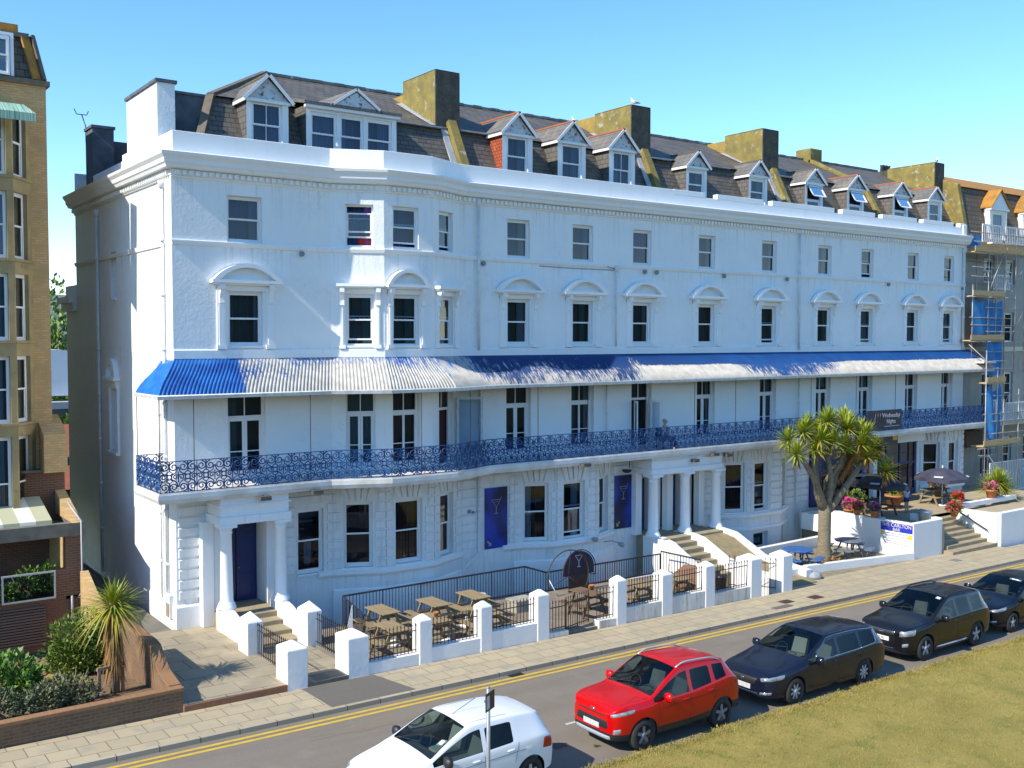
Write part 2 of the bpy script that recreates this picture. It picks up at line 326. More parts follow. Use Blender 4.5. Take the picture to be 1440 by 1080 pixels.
# ------------------------------------------------------------------ the hotel
H=thing('hotel','long white seafront terrace hotel with peeling blue canopy, blue iron balcony and slate mansard roof','hotel')
XE=42.5
def bayp(X1,X2,p=.68,d=1.53,dr=None):
    dr=d if dr is None else dr
    return [(X1,0),(X1+d,-p),(X2-dr,-p),(X2,0)]
B1=bayp(5.08,10.1,.72,1.58); B2=bayp(12.45,17.3,.66,1.48); B3=bayp(23.4,27.95,.66,1.3); B4=bayp(38.57,XE,.65,1.2,1.0)
FM=Fr((0,0),(XE,0)); FL=Fr((0,11.8),(0,0))
def bf(B): return Fr(B[0],B[1]),Fr(B[1],B[2]),Fr(B[2],B[3])
def wall(mb,fr,s0,s1,z0,z1,ops,rec=.22,mi=0):
    """flat wall with real openings and their reveals; ops=[(s0,s1,z0,z1)]"""
    ops=[(max(a,s0),min(b,s1),max(c,z0),min(d,z1)) for a,b,c,d in ops if a<s1 and b>s0 and c<z1 and d>z0]
    ss=sorted({s0,s1,*[o[0] for o in ops],*[o[1] for o in ops]}); zs=sorted({z0,z1,*[o[2] for o in ops],*[o[3] for o in ops]})
    P=fr.P
    for i in range(len(ss)-1):
        for j in range(len(zs)-1):
            cs,cz=(ss[i]+ss[i+1])/2,(zs[j]+zs[j+1])/2
            if any(a<cs<b and c<cz<d for a,b,c,d in ops): continue
            mb.quad(P(ss[i],0,zs[j]),P(ss[i+1],0,zs[j]),P(ss[i+1],0,zs[j+1]),P(ss[i],0,zs[j+1]),mi)
    for a,b,c,d in ops:
        if b-a>=s1-s0-.01: continue
        mb.quad(P(a,0,c),P(a,-rec,c),P(a,-rec,d),P(a,0,d),mi); mb.quad(P(b,0,c),P(b,0,d),P(b,-rec,d),P(b,-rec,c),mi)
        mb.quad(P(a,0,d),P(a,-rec,d),P(b,-rec,d),P(b,0,d),mi); mb.quad(P(a,0,c),P(b,0,c),P(b,-rec,c),P(a,-rec,c),mi)
def room(fr,s0,s1,z0,z1,rec,dep=.75,mb=None,par=None,mi=0,mt=None):
    """dark room behind a pane"""
    P=fr.P; ROOM=mb or MB(); a,b=s0-.04,s1+.04; c,d=z0-.04,z1+.04; e,f=-rec-.075,-rec-dep
    ROOM.quad(P(a,f,c),P(b,f,c),P(b,f,d),P(a,f,d),mi)
    for p,q in (((a,c),(a,d)),((b,c),(b,d)),((a,c),(b,c)),((a,d),(b,d))):
        ROOM.quad(P(p[0],e,p[1]),P(q[0],e,q[1]),P(q[0],f,q[1]),P(p[0],f,p[1]),mi)
    if mb is None: ROOM.obj('interior',mt or (mDarkB if z0>11 else mDarkT if z0>8 else mDark),par,fix=False)  # upper rooms are tinted in place of pane reflections
def window(fr,s0,s1,z0,z1,rec=.16,parent=None,opn=0,curt=None,mat=None,bars=0,sill=True,name='window',horns=True,opn_top=0):
    """double-hung sash window set in an opening"""
    parent=parent or H; mat=mat or mFrame; f=MB(); d0=-rec-.07; d1=-rec; w=.055
    f.fbox(fr,s0,s0+w,d0,d1,z0,z1); f.fbox(fr,s1-w,s1,d0,d1,z0,z1); f.fbox(fr,s0+w,s1-w,d0,d1,z1-.07,z1); f.fbox(fr,s0+w,s1-w,d0,d1,z0,z0+.06)
    m=(z0+z1)/2; a,b=s0+w,s1-w; st=.042
    up=[m-.02-opn_top,z1-.07-opn_top]; lo=[z0+.06+opn,m+.02+opn]
    def sash(za,zb,da,db):
        f.fbox(fr,a,a+st,da,db,za,zb); f.fbox(fr,b-st,b,da,db,za,zb); f.fbox(fr,a+st,b-st,da,db,zb-.045,zb); f.fbox(fr,a+st,b-st,da,db,za,za+.055)
        if bars: f.fbox(fr,(a+b)/2-.012,(a+b)/2+.012,da,db,za+.055,zb-.045)
    sash(up[0],up[1],d0+.035,d1-.008); sash(lo[0],lo[1],d0+.002,d0+.033)
    if sill: f.fbox(fr,s0-.03,s1+.03,-rec,.05,z0-.07,z0-.002)
    P=fr.P; deep=parent.parent is not None; g=f if deep else MB()     # windows of a dormer are its sub-parts and stay one mesh
    for (za,zb),d in ((up,d0+.05),(lo,d0+.018)):
        g.quad(P(a+st,d,za+.055),P(b-st,d,za+.055),P(b-st,d,zb-.045),P(a+st,d,zb-.045),1 if deep else 0)
    if deep:
        room(fr,s0,s1,z0,z1,rec,.75,f,None,2); ms=[mat,mGlass,mDarkB]
        for k in (curt or [])+[(0,1,mReflB)]:  # last sheet is added to tint dormer panes like reflected sky
            if k[2] not in ms: ms.append(k[2])
            curtains(fr,a,b,z0+.06,z1-.07,d0-(.2 if k[2] is mReflB else .07),[k],None,f,ms.index(k[2]))
        return f.obj(name,ms,parent,fix=False)
    o=f.obj(name,mat,parent); g.obj('pane',mGlass,o,fix=False)
    curtains(fr,a,b,z0+.06,z1-.07,d0-.07,curt,o); room(fr,s0,s1,z0,z1,rec,par=o)
    if parent is H and z0>8: curtains(fr,a,b,z0+.06,z1-.07,d0-.22,[(0,1,mReflB if z0>11 else mReflT)],o)  # added sheet; its colour stands in for reflections in the upper panes
    return o
def curtains(fr,a,b,z0,z1,d,curt,o,into=None,mi=0):
    if not curt: return
    W=b-a; P=fr.P
    for (u,v,mt,*zz) in curt:
        k=into or MB(); za,zb=(z0+(z1-z0)*zz[0],z0+(z1-z0)*zz[1]) if zz else (z0,z1); n=max(4,int((v-u)*W/.035)); pts=[]
        for i in range(n+1):
            s=a+W*(u+(v-u)*i/n); pts.append((s,d-.025*math.sin(i*1.9)))
        for i in range(n):
            k.add([P(pts[i][0],pts[i][1],za),P(pts[i+1][0],pts[i+1][1],za),P(pts[i+1][0],pts[i+1][1],zb),P(pts[i][0],pts[i][1],zb)],[(0,1,2,3)],mi,True)
        if into is None: k.obj('curtain',mt,o,fix=False)
def frenchwin(fr,s0,s1,z0,z1,rec=.2,leaves=2,tz=6.42,curt=None,opentop=False,glaz=False,openleaf=False):
    f=MB(); d0=-rec-.07; d1=-rec; w=.06; mat=mFrame
    f.fbox(fr,s0,s0+w,d0,d1,z0,z1); f.fbox(fr,s1-w,s1,d0,d1,z0,z1); f.fbox(fr,s0+w,s1-w,d0,d1,z1-.07,z1); f.fbox(fr,s0+w,s1-w,d0,d1,tz,tz+.09); f.fbox(fr,s0+w,s1-w,d0,d1,z0,z0+.06)
    a,b=s0+w,s1-w; g=MB(); P=fr.P; d=d0+.03; mid=(a+b)/2
    f.fbox(fr,mid-.016,mid+.016,d0+.01,d1-.01,tz+.09,z1-.07)
    g.quad(P(a,d,tz+.09),P(b,d,tz+.09),P(b,d,z1-.07),P(a,d,z1-.07))
    st=.075 if not glaz else .035
    for (u,v) in ((a,mid-.004),(mid+.004,b)):
        if openleaf: continue
        f.fbox(fr,u,u+st,d0+.01,d1-.01,z0+.06,tz); f.fbox(fr,v-st,v,d0+.01,d1-.01,z0+.06,tz)
        f.fbox(fr,u+st,v-st,d0+.01,d1-.01,tz-.08,tz); f.fbox(fr,u+st,v-st,d0+.01,d1-.01,z0+.06,z0+.3)
        f.fbox(fr,u+st,v-st,d0+.012,d1-.012,z0+.88,z0+.91)
        g.quad(P(u+st,d,z0+.3),P(v-st,d,z0+.3),P(v-st,d,tz-.08),P(u+st,d,tz-.08))
    o=f.obj('french_window',mat,H); g.obj('pane',mGlass,o,fix=False)
    curtains(fr,a,b,z0+.06,z1-.07,d0-.07,curt,o); room(fr,s0,s1,z0,z1,rec,par=o); return o
# window positions along the facade (centres) shared by the three upper floors
WX=[2.2,12.67,15.75,18.86,22.6,26.6,30.54,33.84,37.7,40.97]
WW=[1.02,.93,.93,.91,.9,.9,.9,.88,.88,.86]
bayw=[]  # (frame, s0, s1)
L1,F1,R1=bf(B1)
bayw=[(L1,.52,1.36),(F1,.36,1.28),(R1,.42,1.24)]
opsM=[]
for x,w in zip(WX,WW):
    opsM+= [(x-w/2-.05,x+w/2+.05,11.86,13.28),(x-w/2-.04,x+w/2+.04,8.68,10.36)]
    opsM.append((x-w/2-.1,x+w/2+.1,4.5,7.34))
opsM.append((5.08,10.1,-2,15)); 
for B in (B2,B3,B4): opsM.append((B[0][0],B[3][0],-2,4.4))
opsM+= [(1.22,2.72,.6,3.36),(3.84,4.76,1.3,3.4),(18.55,22.0,.95,3.6)]
opsM+= [(30.3,33.9,.85,3.62),(35.2,38.3,.85,3.65)]
W=MB(); wall(W,FM,0,XE,4.4,14.45,opsM); 
for fr,(a,b) in zip((L1,F1,R1),[(w[1],w[2]) for w in bayw]):
    wall(W,fr,0,fr.L,4.4,14.45,[(a-.03,b+.03,11.9,13.28),(a-.03,b+.03,8.68,10.36),(a-.06,b+.06,4.5,7.34)])
opsL=[(4.9,5.6,10.3,11.9),(4.75,5.5,5.0,7.1)]
wall(W,FL,0,11.8,-.5,14.45,opsL)
W.quad((XE,0,-1),(XE,11.8,-1),(XE,11.8,14.45),(XE,0,14.45)); W.quad((0,11.8,-1),(XE,11.8,-1),(XE,11.8,15.3),(0,11.8,15.3))
W.obj('wall',mWhite,H,fix=False)
# ---- ground floor: rusticated courses with V joints, voussoirs over the bay windows
G=MB(); wall(G,FM,0,XE,-1.4,4.4,opsM)
bays=[]
for B in (B1,B2,B3,B4):
    fs=bf(B); 
    wn=[(.36,1.3),(.38,1.42),(.42,1.26)] if B is not B4 else [(.2,1.1),(.4,1.3),None]
    if B is B3: wn=[(.3,1.2),(.28,1.2),(.4,1.1)]
    if B is B2: wn=[(.36,1.32),(.36,1.4),(.4,1.24)]
    bays.append((B,fs,wn))
    for fr,w in zip(fs,wn):
        ops=[(w[0],w[1],1.36,3.52)] if w else []
        if B is B3: ops.append((.25,1.2,-.95,.42) if fr is fs[1] else (.5,.9,-.9,.45))
        wall(G,fr,0,fr.L,-1.4,4.4,ops)
def courses(fr,s0,s1,z0,z1,ops,h=.318,g=.05,pr=.055):
    z=z0
    while z<z1-.05:
        za,zb=z+g,min(z+h,z1); cut=sorted((a-.001,b+.001) for a,b,c,d in ops if c<zb and d>za); s=s0
        for a,b in cut+[(s1,s1)]:
            if a>s+.03:
                e=min(a,s1); P=fr.P; c=.02   # chamfered block
                G.add([P(s,0,za),P(e,0,za),P(e,0,zb),P(s,0,zb),P(s+.004,pr,za+c),P(e-.004,pr,za+c),P(e-.004,pr,zb-c),P(s+.004,pr,zb-c)],
                      [(4,5,6,7),(0,1,5,4),(1,2,6,5),(2,3,7,6),(3,0,4,7)])
            s=max(s,b)
            if s>=s1-.03: break
        z+=h
for B,fs,wn in bays:
    for fr,w in zip(fs,wn):
        ops=[(w[0]-.1,w[1]+.1,1.3,3.55),(w[0]-.22,w[1]+.22,3.34,4.3)] if w else []
        courses(fr,.01,fr.L-.01,1.3,4.3,ops)
        if not w: continue
        m=(w[0]+w[1])/2; hw=(w[1]-w[0])/2
        for k in range(5):                # splayed voussoirs round a cut-cornered head
            t0,t1=-1+.4*k+.045,-1+.4*(k+1)-.045; P=fr.P; zl=3.56+.0*abs(t0)
            ba=[(m+t0*hw*.92,3.6-.16*max(0,abs(t0)-.6)),(m+t1*hw*.92,3.6-.16*max(0,abs(t1)-.6)),(m+t1*(hw+.24),4.27),(m+t0*(hw+.24),4.27)]
            pr=.085 if k==2 else .06
            G.add([P(s,0,z) for s,z in ba]+[P(s,pr,z) for s,z in ba],[(4,5,6,7),(0,1,5,4),(1,2,6,5),(2,3,7,6),(3,0,4,7)])
flat=[(0.02,.93),(3.2,B1[0][0]-.02),(B1[3][0]+.02,B2[0][0]-.02),(B2[3][0]+.02,18.3),(22.4,B3[0][0]-.02),(B3[3][0]+.02,29.45)]
for a,b in flat:
    ops=[(1.2,2.75,.6,3.4),(3.72,4.88,1.2,3.55),(11.0,12.22,1.1,3.6),(17.36,18.36,1.2,3.55)]
    courses(FM,a,b,1.0 if a<1 else 1.3,4.3,ops)
courses(FL,11.1,11.78,1.0,4.3,[]) if 0 else None
G.obj('rusticated_wall',mGround,H,fix=False)
PATH=[(0,11.8),(0,0)]+B1+[(XE,0)]
T=MB(); 
T.sweep(PATH,[(0,13.66),(.05,13.68),(.05,13.9),(.26,13.93),(.30,14.02),(.34,14.06),(.36,14.18),(.44,14.28),(.46,14.36),(.0,14.46),(-.2,14.46),(-.2,13.66)])
T.sweep(PATH,[(-.02,11.70),(.04,11.70),(.07,11.80),(.07,11.835),(-.02,11.86)])
T.sweep([(-.05,0)]+B1+[(XE,0)],[(-.02,8.30),(.05,8.30),(.05,8.55),(.02,8.58),(-.02,8.58)])
for B,fs,wn in bays: T.sweep(([(B[0][0]-.55,0)] if B is not B4 else [])+B,[(-.02,1.06),(.06,1.08),(.12,1.16),(.13,1.26),(.02,1.32),(-.02,1.32)])
for B,fs,wn in bays: T.sweep(B,[(-.02,-1.4),(.07,-1.4),(.07,.62 if B is not B3 else .5),(.02,.66),(-.02,.66)])  if B is not B3 else T.sweep(B,[(-.02,.52),(.08,.56),(.08,.66),(-.02,.70)])
T.sweep([(0,2.6),(0,0),(.95,0)],[(-.02,-.4),(.1,-.4),(.1,.84),(.03,.9),(-.02,.9)])
T.sweep([(0,2.0),(0,0)],[(-.02,8.6),(.0,8.6)]) if 0 else None
for s in (11.78-.62,): T.fbox(FL,s,11.8,.0,.05,.9,13.66)            # quoin pilaster on the end wall
T.obj('moulding',mTrim,H)
D=MB(); D.sweep(PATH,[(.045,13.735),(.075,13.735),(.075,13.895),(.045,13.895)])
for fr in (Fr((0,11.8),(0,0)),Fr((0,0),B1[0]),L1,F1,R1,Fr(B1[3],(XE,0))):
    n=int(fr.L/.2)
    for i in range(n): s=.06+i*(fr.L-.12)/n; D.fbox(fr,s,s+.105,.05,.15,13.745,13.885)
D.obj('dentil_course',mTrim,H)
# ---- parapet, stepped down behind the right-hand dormers
Pp=MB(); prof=lambda z:[(0.0,14.46),(0.0,z),(.0,z),(-.26,z),(-.26,14.46)]
pf=lambda z:[(.0,14.4),(.0,z),(-.26,z),(-.26,14.4)]
Pp.sweep([(0,5.2),(0,0)]+B1+[(20.6,0)],pf(15.05)); Pp.sweep([(20.6,0),(XE,0)],pf(14.86),caps=True)
for a,b in ((20.6,22.45),(23.2,26.15),(26.75,31.2),(31.8,34.4),(35.0,37.95),(38.5,41.3),(41.95,XE)):
    Pp.box(a,-.003,14.862,b,.262,15.06+.01*math.sin(a*5))
Pp.box(XE-.32,-.05,14.46,XE+.03,.3,15.0); Pp.sweep([(0,11.8),(0,5.2)],pf(14.85))
Pp.obj('parapet',mTrim,H,bevel=.012)
# ---- windows
curts={0:[(.72,1,mCurtB)],1:[(.66,1,mCurt)],2:[(.0,.35,mGreenIn),(.72,1,mCurtB)],3:[(.1,.95,mPurple)],4:[(.7,1,mCurt)],5:[(.75,1,mCurtB)],6:[(.6,1,mCurt)],8:[(.0,.8,mRed,0,.45)],9:[(0,.3,mCurt)]}
curt3={0:[(0,.18,mGreenIn),(.85,1,mCurt)],1:[(.6,1,mCurt)],4:[(0,.22,mCurt)],2:[(.55,.8,mGreenIn)],3:[(.78,1,mCurt)],5:[(0,.3,mGreenIn)],6:[(.7,1,mGreenIn)],7:[(.35,.85,mCurt)],8:[(.4,.8,mCurt)],9:[(.1,.8,mCurt)]}
def surround(fr,s0,s1,z0,z1,kind='segment',w=.27,ov=.2):
    """moulded architrave, console brackets and pediment over a second-floor window"""
    o=MB(); P=fr.P; g_=.1 if w>.2 else .05; a,b=s0-g_,s1+g_
    for s,t in ((a-w,a),(b,b+w)):
        o.fbox(fr,s,t,0,.05,z0-.1,z1+.12); o.fbox(fr,s+.05,t-.05,.05,.075,z0+.05,z1-.42)
        o.fbox(fr,s-.02,t+.02,0,.1,z0-.1,z0+.02)
        c=(s+t)/2                                                    # console
        pr=[(.05,z1-.38),(.12,z1-.36),(.10,z1-.2),(.17,z1-.04),(.24,z1+.06),(.24,z1+.2),(.05,z1+.2)]
        o.prism([P(c-.075,d,z) for d,z in pr],Vector(P(c+.075,0,0))-Vector(P(c-.075,0,0)))
    zt=z1+.24; o.fbox(fr,a-w,b+w,0,.035,z1+.02,zt)
    o.fbox(fr,a-w-ov,b+w+ov,0,.27,zt,zt+.1); o.fbox(fr,a-w-ov*.6,b+w+ov*.6,0,.2,zt-.05,zt)
    if kind=='segment':
        m=(a+b)/2; hw=(b-a)/2+w+ov-.03; rise=.5; rad=(hw*hw+rise*rise)/(2*rise); n=18; out=[];inn=[]
        for i in range(n+1):
            s=-hw+2*hw*i/n; zz=math.sqrt(max(0,rad*rad-s*s))-(rad-rise); out.append((m+s,zt+.1+zz))
            s2=s*.84; zz2=max(0.0,(math.sqrt(max(0,rad*rad-s*s))-(rad-rise))*.84-.035); inn.append((m+s2,zt+.1+zz2))
        for i in range(n):
            q=[out[i],out[i+1],inn[i+1],inn[i]]
            o.add([P(s,.03,z) for s,z in q]+[P(s,.27,z) for s,z in q],[(4,5,6,7),(0,1,5,4),(2,3,7,6),(1,2,6,5),(3,0,4,7)])
        tp=[(s,z) for s,z in inn]; o.add([P(s,.03,z) for s,z in tp]+[P(m-hw*.84,.03,zt+.1),P(m+hw*.84,.03,zt+.1)],[tuple(range(len(tp)))])
    return o.obj('window_surround',mTrim,H)
for i,(x,w) in enumerate(zip(WX,WW)):
    window(FM,x-w/2-.05,x+w/2+.05,11.86,13.28,rec=.13,curt=curts.get(i),opn=.14 if i==7 else 0)
    window(FM,x-w/2-.04,x+w/2+.04,8.68,10.36,rec=.13,curt=curt3.get(i),opn=.1 if i in (5,7,9) else 0)
    surround(FM,x-w/2-.04,x+w/2+.04,8.68,10.36)
    frenchwin(FM,x-w/2-.1,x+w/2+.1,4.5,7.34,curt={0:[(0,.3,mGreenIn)],1:[(.0,.5,mBrownIn)],2:[(0,.4,mGreenIn),(.8,1,mCurt)],4:[(0,.2,mCurt),(.8,1,mCurt)],5:[(.6,1,mGreenIn)],6:[(0,1,mCurt,.75,1)],7:[(0,1,mCurtB,.72,1)],8:[(.1,.9,mGreenIn)]}.get(i),glaz=i in (2,8),openleaf=i==3)
cb=[[(.7,1,mPurple),(.45,.95,mRed,0,.25)],[(.1,.5,mPurple,0,.3)],[(.1,.5,mCurtB)]]
for j,(fr,a,b) in enumerate(bayw):
    window(fr,a-.03,b+.03,11.9,13.28,rec=.12,opn=(.24,.1,.1)[j],opn_top=(.2,0,0)[j],curt=cb[j])
    window(fr,a-.03,b+.03,8.68,10.36,rec=.12,opn=.12,opn_top=0,curt=[(.6,1,mGreenIn)] if j<2 else [(.4,.9,mCurt)])
    surround(fr,a-.03,b+.03,8.68,10.36,'segment' if j==1 else 'flat',.17,.1)
    frenchwin(fr,a-.06,b+.06,4.5,7.34,glaz=j==1,curt=[(0,1,mGreenIn)] if j==0 else [(.1,.9,mBrownIn)] if j==1 else [(0,1,mMaroon)],openleaf=j==2)
gc=[[[(.55,1,mBrownIn,.5,1)],[(.2,.9,mBrownIn)],[]],[[(0,.35,mCurt),(.5,1,mBrownIn)],[(.55,.9,mCurt)],[]],[[(.2,.9,mBrownIn)],[(.1,.9,mCurt,.25,.6)],[]],[[(.1,.9,mBrownIn)],[(.3,1,mGreenIn)],[]]]
for (B,fs,wn),cc in zip(bays,gc):
    for fr,w,c in zip(fs,wn,cc):
        if w: window(fr,w[0],w[1],1.36,3.52,rec=.17,curt=c,opn=.13 if (B is B2 and fr is fs[1]) or (B is B3 and fr is fs[1]) else 0)
fs3=bays[2][1]; window(fs3[1],.25,1.2,-.95,.42,rec=.2,curt=[(.1,.9,mCurt,.6,.8)]); window(fs3[0],.5,.9,-.9,.45,rec=.2); window(fs3[2],.5,.9,-.9,.45,rec=.2)
window(FM,3.84,4.76,1.3,3.4,rec=.14,curt=[(.35,.65,mCurt,.1,.5)])
window(FL,4.9,5.6,10.3,11.9,rec=.16); window(FL,4.75,5.5,5.0,7.1,rec=.16)
o=MB(); P=FL.P                                                        # arched hood on the end wall
for i in range(14):
    a0,a1=math.pi*i/14,math.pi*(i+1)/14
    q=[(5.12-r*math.cos(a),7.55+r*math.sin(a)*1.1) for r,a in ((.62,a0),(.62,a1),(.42,a1),(.42,a0))]
    o.add([P(s,0,z) for s,z in q]+[P(s,.16,z) for s,z in q],[(4,5,6,7),(0,1,5,4),(2,3,7,6),(1,2,6,5),(3,0,4,7)])
o.fbox(FL,4.4,5.85,0,.22,7.45,7.57); o.fbox(FL,4.5,5.75,0,.12,7.2,7.45); o.fbox(FL,4.52,4.7,0,.07,4.85,7.2); o.fbox(FL,5.55,5.73,0,.07,4.85,7.2); o.fbox(FL,4.5,5.75,0,.14,4.85,4.95)
o.obj('window_surround',mTrim,H)
# ---- rear wing seen past the end wall
o=MB(); o.box(.02,11.81,-.5,9,13.6,10.0); o.box(-.15,11.81,10.0,9,13.75,10.3); o.box(-.28,11.82,10.3,9,13.9,10.55); o.box(.0,11.83,10.55,9,13.6,11.0); o.obj('rear_wing',mWhite,H)
# ---- canopy: corrugated, peeling
def awnmat():
    m,t,b=nt('peeling_blue_canopy'); b.inputs['Roughness'].default_value=.5
    v=coords(t); sp=t.nodes.new('ShaderNodeSeparateXYZ'); t.links.new(v,sp.inputs[0])
    def mr(src,a0,a1,b0,b1):
        n=N(t,'ShaderNodeMapRange'); n.inputs[1].default_value=a0; n.inputs[2].default_value=a1; n.inputs[3].default_value=b0; n.inputs[4].default_value=b1
        t.links.new(src,n.inputs[0]); return n.outputs[0]
    def ad(a,b_,op='ADD'):
        n=N(t,'ShaderNodeMath',operation=op)
        for i,x in enumerate((a,b_)):
            if hasattr(x,'links'): t.links.new(x,n.inputs[i])
            else: n.inputs[i].default_value=x
        return n.outputs[0]
    streak=noise(t,coords(t,(8.5,.9,.7)),1.6,9,.8); patch=noise(t,coords(t,(.4,.6,.5)),1.1,6,.65)
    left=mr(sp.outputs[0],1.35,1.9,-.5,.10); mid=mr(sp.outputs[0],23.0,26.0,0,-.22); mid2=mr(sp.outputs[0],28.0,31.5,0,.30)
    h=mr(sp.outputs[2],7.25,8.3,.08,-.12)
    mid3=ad(mr(sp.outputs[0],9.6,10.8,0,-.17),mr(sp.outputs[0],17.4,18.4,0,.17)); mid4=ad(mr(sp.outputs[0],18,18.6,0,1),mr(sp.outputs[2],7.80,7.92,0,-.5),'MULTIPLY'); mid=ad(mid,ad(mid3,mid4))  # less flaking right of the bay; upper blue strip partly paints cornice shade
    f=ad(ad(ad(ad(ad(streak,.05),ad(ad(patch,-.5),.6,'MULTIPLY')),left),ad(mid,mid2)),h)
    f0=ramp(t,f,(0,0,0),(1,1,1),.46,.56)
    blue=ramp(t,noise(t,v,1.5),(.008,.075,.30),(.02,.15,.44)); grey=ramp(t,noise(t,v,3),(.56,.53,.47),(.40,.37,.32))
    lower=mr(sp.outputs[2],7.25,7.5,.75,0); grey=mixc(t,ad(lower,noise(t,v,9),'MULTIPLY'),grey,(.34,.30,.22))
    blue=mixc(t,ad(mr(sp.outputs[0],9.6,10.8,0,1),mr(sp.outputs[0],19,24,1,.75),'MULTIPLY'),blue,(.004,.036,.135)); t.links.new(mixc(t,f0,blue,grey),b.inputs['Base Color']); return m  # navy right of the bay paints in the shade of bay and cornice
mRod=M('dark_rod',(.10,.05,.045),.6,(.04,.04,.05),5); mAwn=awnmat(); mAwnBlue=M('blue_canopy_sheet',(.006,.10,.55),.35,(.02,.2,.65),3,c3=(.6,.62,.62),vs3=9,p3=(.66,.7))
AP=[(.0,8.32),(.2,8.16),(.42,7.99),(.66,7.82),(.88,7.68),(1.08,7.52),(1.22,7.38),(1.3,7.26)]
OUT=[(-.9,-1.3),(4.42,-1.3),(6.18,-2.02),(8.62,-2.02),(10.4,-1.3),(43.25,-1.3)]
INN=[(0,0),B1[0],B1[1],B1[2],B1[3],(43.0,0)]
A=MB()
for k in range(len(OUT)-1):
    i0,i1=Vector(INN[k]),Vector(INN[k+1]); o0,o1=Vector(OUT[k]),Vector(OUT[k+1]); L=(o1-o0).length
    n=max(4,int(L/.118)*4); vs=[];m=len(AP); nn=(o1-o0).normalized(); up=Vector((nn.y,-nn.x,0))
    for i in range(n+1):
        u=i/n; a=i0.lerp(i1,u); b_=o0.lerp(o1,u); c=.021*math.cos(2*math.pi*i/4)
        for d,z in AP:
            q=a.lerp(b_,d/1.3); w=min(1,d/.25); vs.append((q.x+up.x*c*.6*w,q.y+up.y*c*.6*w,z+c*w))
    A.add(vs,[(i*m+j,(i+1)*m+j,(i+1)*m+j+1,i*m+j+1) for i in range(n) for j in range(m-1)],0,True)
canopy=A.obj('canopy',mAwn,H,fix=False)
A=MB(); m=len(AP); vs=[]
for i in range(13):
    u=i/12; a=Vector((0,1.0)).lerp(Vector((0,0)),u); b_=Vector((-.9,1.0)).lerp(Vector((-.9,-1.3)),u)
    for d,z in AP: q=a.lerp(b_,d/1.3); vs.append((q.x,q.y,z))
A.add(vs,[(i*m+j,(i+1)*m+j,(i+1)*m+j+1,i*m+j+1) for i in range(12) for j in range(m-1)],0,True)
A.obj('canopy_hip',mAwnBlue,H,fix=False)
A=MB(); POUT=[(0,1.0),(-.9,1.0)]+OUT
A.sweep(POUT[1:],[(-.05,7.17),(.03,7.17),(.05,7.27),(-.05,7.27)]); A.tube([(o[0],o[1],7.27) for o in [(-.9,1.0)]+OUT],.03,5)
A.obj('canopy_gutter',M('canopy_edge',(.68,.68,.66),.5,(.5,.5,.47),5),H)
# ---- balcony
Bk=MB(); fl=[(0,1.0),(-.95,1.0),(-.95,-1.36),(4.4,-1.36),(6.16,-2.08),(8.64,-2.08),(10.42,-1.36),(43.2,-1.36),(43.2,0)]
def poly(mb,pts,z0,z1): mb.prism([(x,y,z0) for x,y in pts],(0,0,z1-z0))
poly(Bk,[(-.95,1.0),(-.95,-1.36),(0,-1.36),(0,1.0)],4.33,4.5)
poly(Bk,[(0,-1.36),(4.4,-1.36),(4.4,-.0),(0,0)],4.33,4.5)
poly(Bk,[(4.4,-1.36),(6.16,-2.08),(8.64,-2.08),(10.42,-1.36),(10.42,0),(4.4,0)],4.33,4.498)
poly(Bk,[(10.42,-1.36),(43.2,-1.36),(43.2,0),(10.42,0)],4.33,4.5)
Bk.sweep(fl[1:-1],[(-.05,4.2),(-.02,4.2),(.03,4.32),(.03,4.46),(-.05,4.46)])
Bk.obj('balcony_floor',M('balcony_slab',(.72,.71,.68),.7,(.55,.53,.48),1.8,9,.3,c3=(.3,.27,.22),vs3=2.5,p3=(.66,.8)),H)
def panel():
    """scrollwork railing panel 1 m wide, .9 m tall, in local x/z"""
    b=MB(); r=.0215; t=lambda p,rr=r,n=3: b.tube(p,rr,n,0,False,False)
    t([(0,0,.9),(1,0,.9)],.014,4); t([(0,0,.02),(1,0,.02)],.012,4); t([(0,0,0),(0,0,.9)],.012,4)
    def spiral(cx,cz,r0,a0,turn,sg,n=20):
        return [(cx+(r0*(1-.78*i/n))*math.cos(a0+sg*turn*i/n),0,cz+(r0*(1-.78*i/n))*math.sin(a0+sg*turn*i/n)) for i in range(n+1)]
    for cx in (.25,.75):
        for sg in (-1,1):
            t(spiral(cx+sg*.115,.745,.13,math.pi/2 if sg<0 else math.pi/2,9.2,sg))
            t(spiral(cx+sg*.12,.16,.125,-math.pi/2,9.2,-sg))
            t(spiral(cx+sg*.17,.45,.085,math.pi if sg<0 else 0,7.5,sg,14))
            t([(cx+sg*.245,0,.745),(cx+sg*.2,0,.6),(cx+sg*.06,0,.5),(cx+sg*.06,0,.4),(cx+sg*.2,0,.3),(cx+sg*.245,0,.16)])
            t([(cx+sg*.245,0,.6),(cx+sg*.245,0,.3)],.012); t([(cx+sg*.02,0,.62),(cx+sg*.09,0,.56),(cx+sg*.02,0,.5)]); t([(cx+sg*.02,0,.4),(cx+sg*.09,0,.34),(cx+sg*.02,0,.28)])
        t([(cx,0,.02),(cx,0,.3)]); t([(cx,0,.6),(cx,0,.9)])
        t([(cx+.07*math.cos(a*math.pi/5),0,.45+.07*math.sin(a*math.pi/5)) for a in range(11)])
    for x in (.5,): t([(x,0,.3),(x,0,.6)],.01)
    return b
pm=panel().obj('railing_panel',mIron,None,fix=False); npan=0
RL=[(-.0,.95),(-.9,.95),(-.9,-1.3)]+[(4.42,-1.3),(6.18,-2.02),(8.62,-2.02),(10.4,-1.3),(43.15,-1.3)]
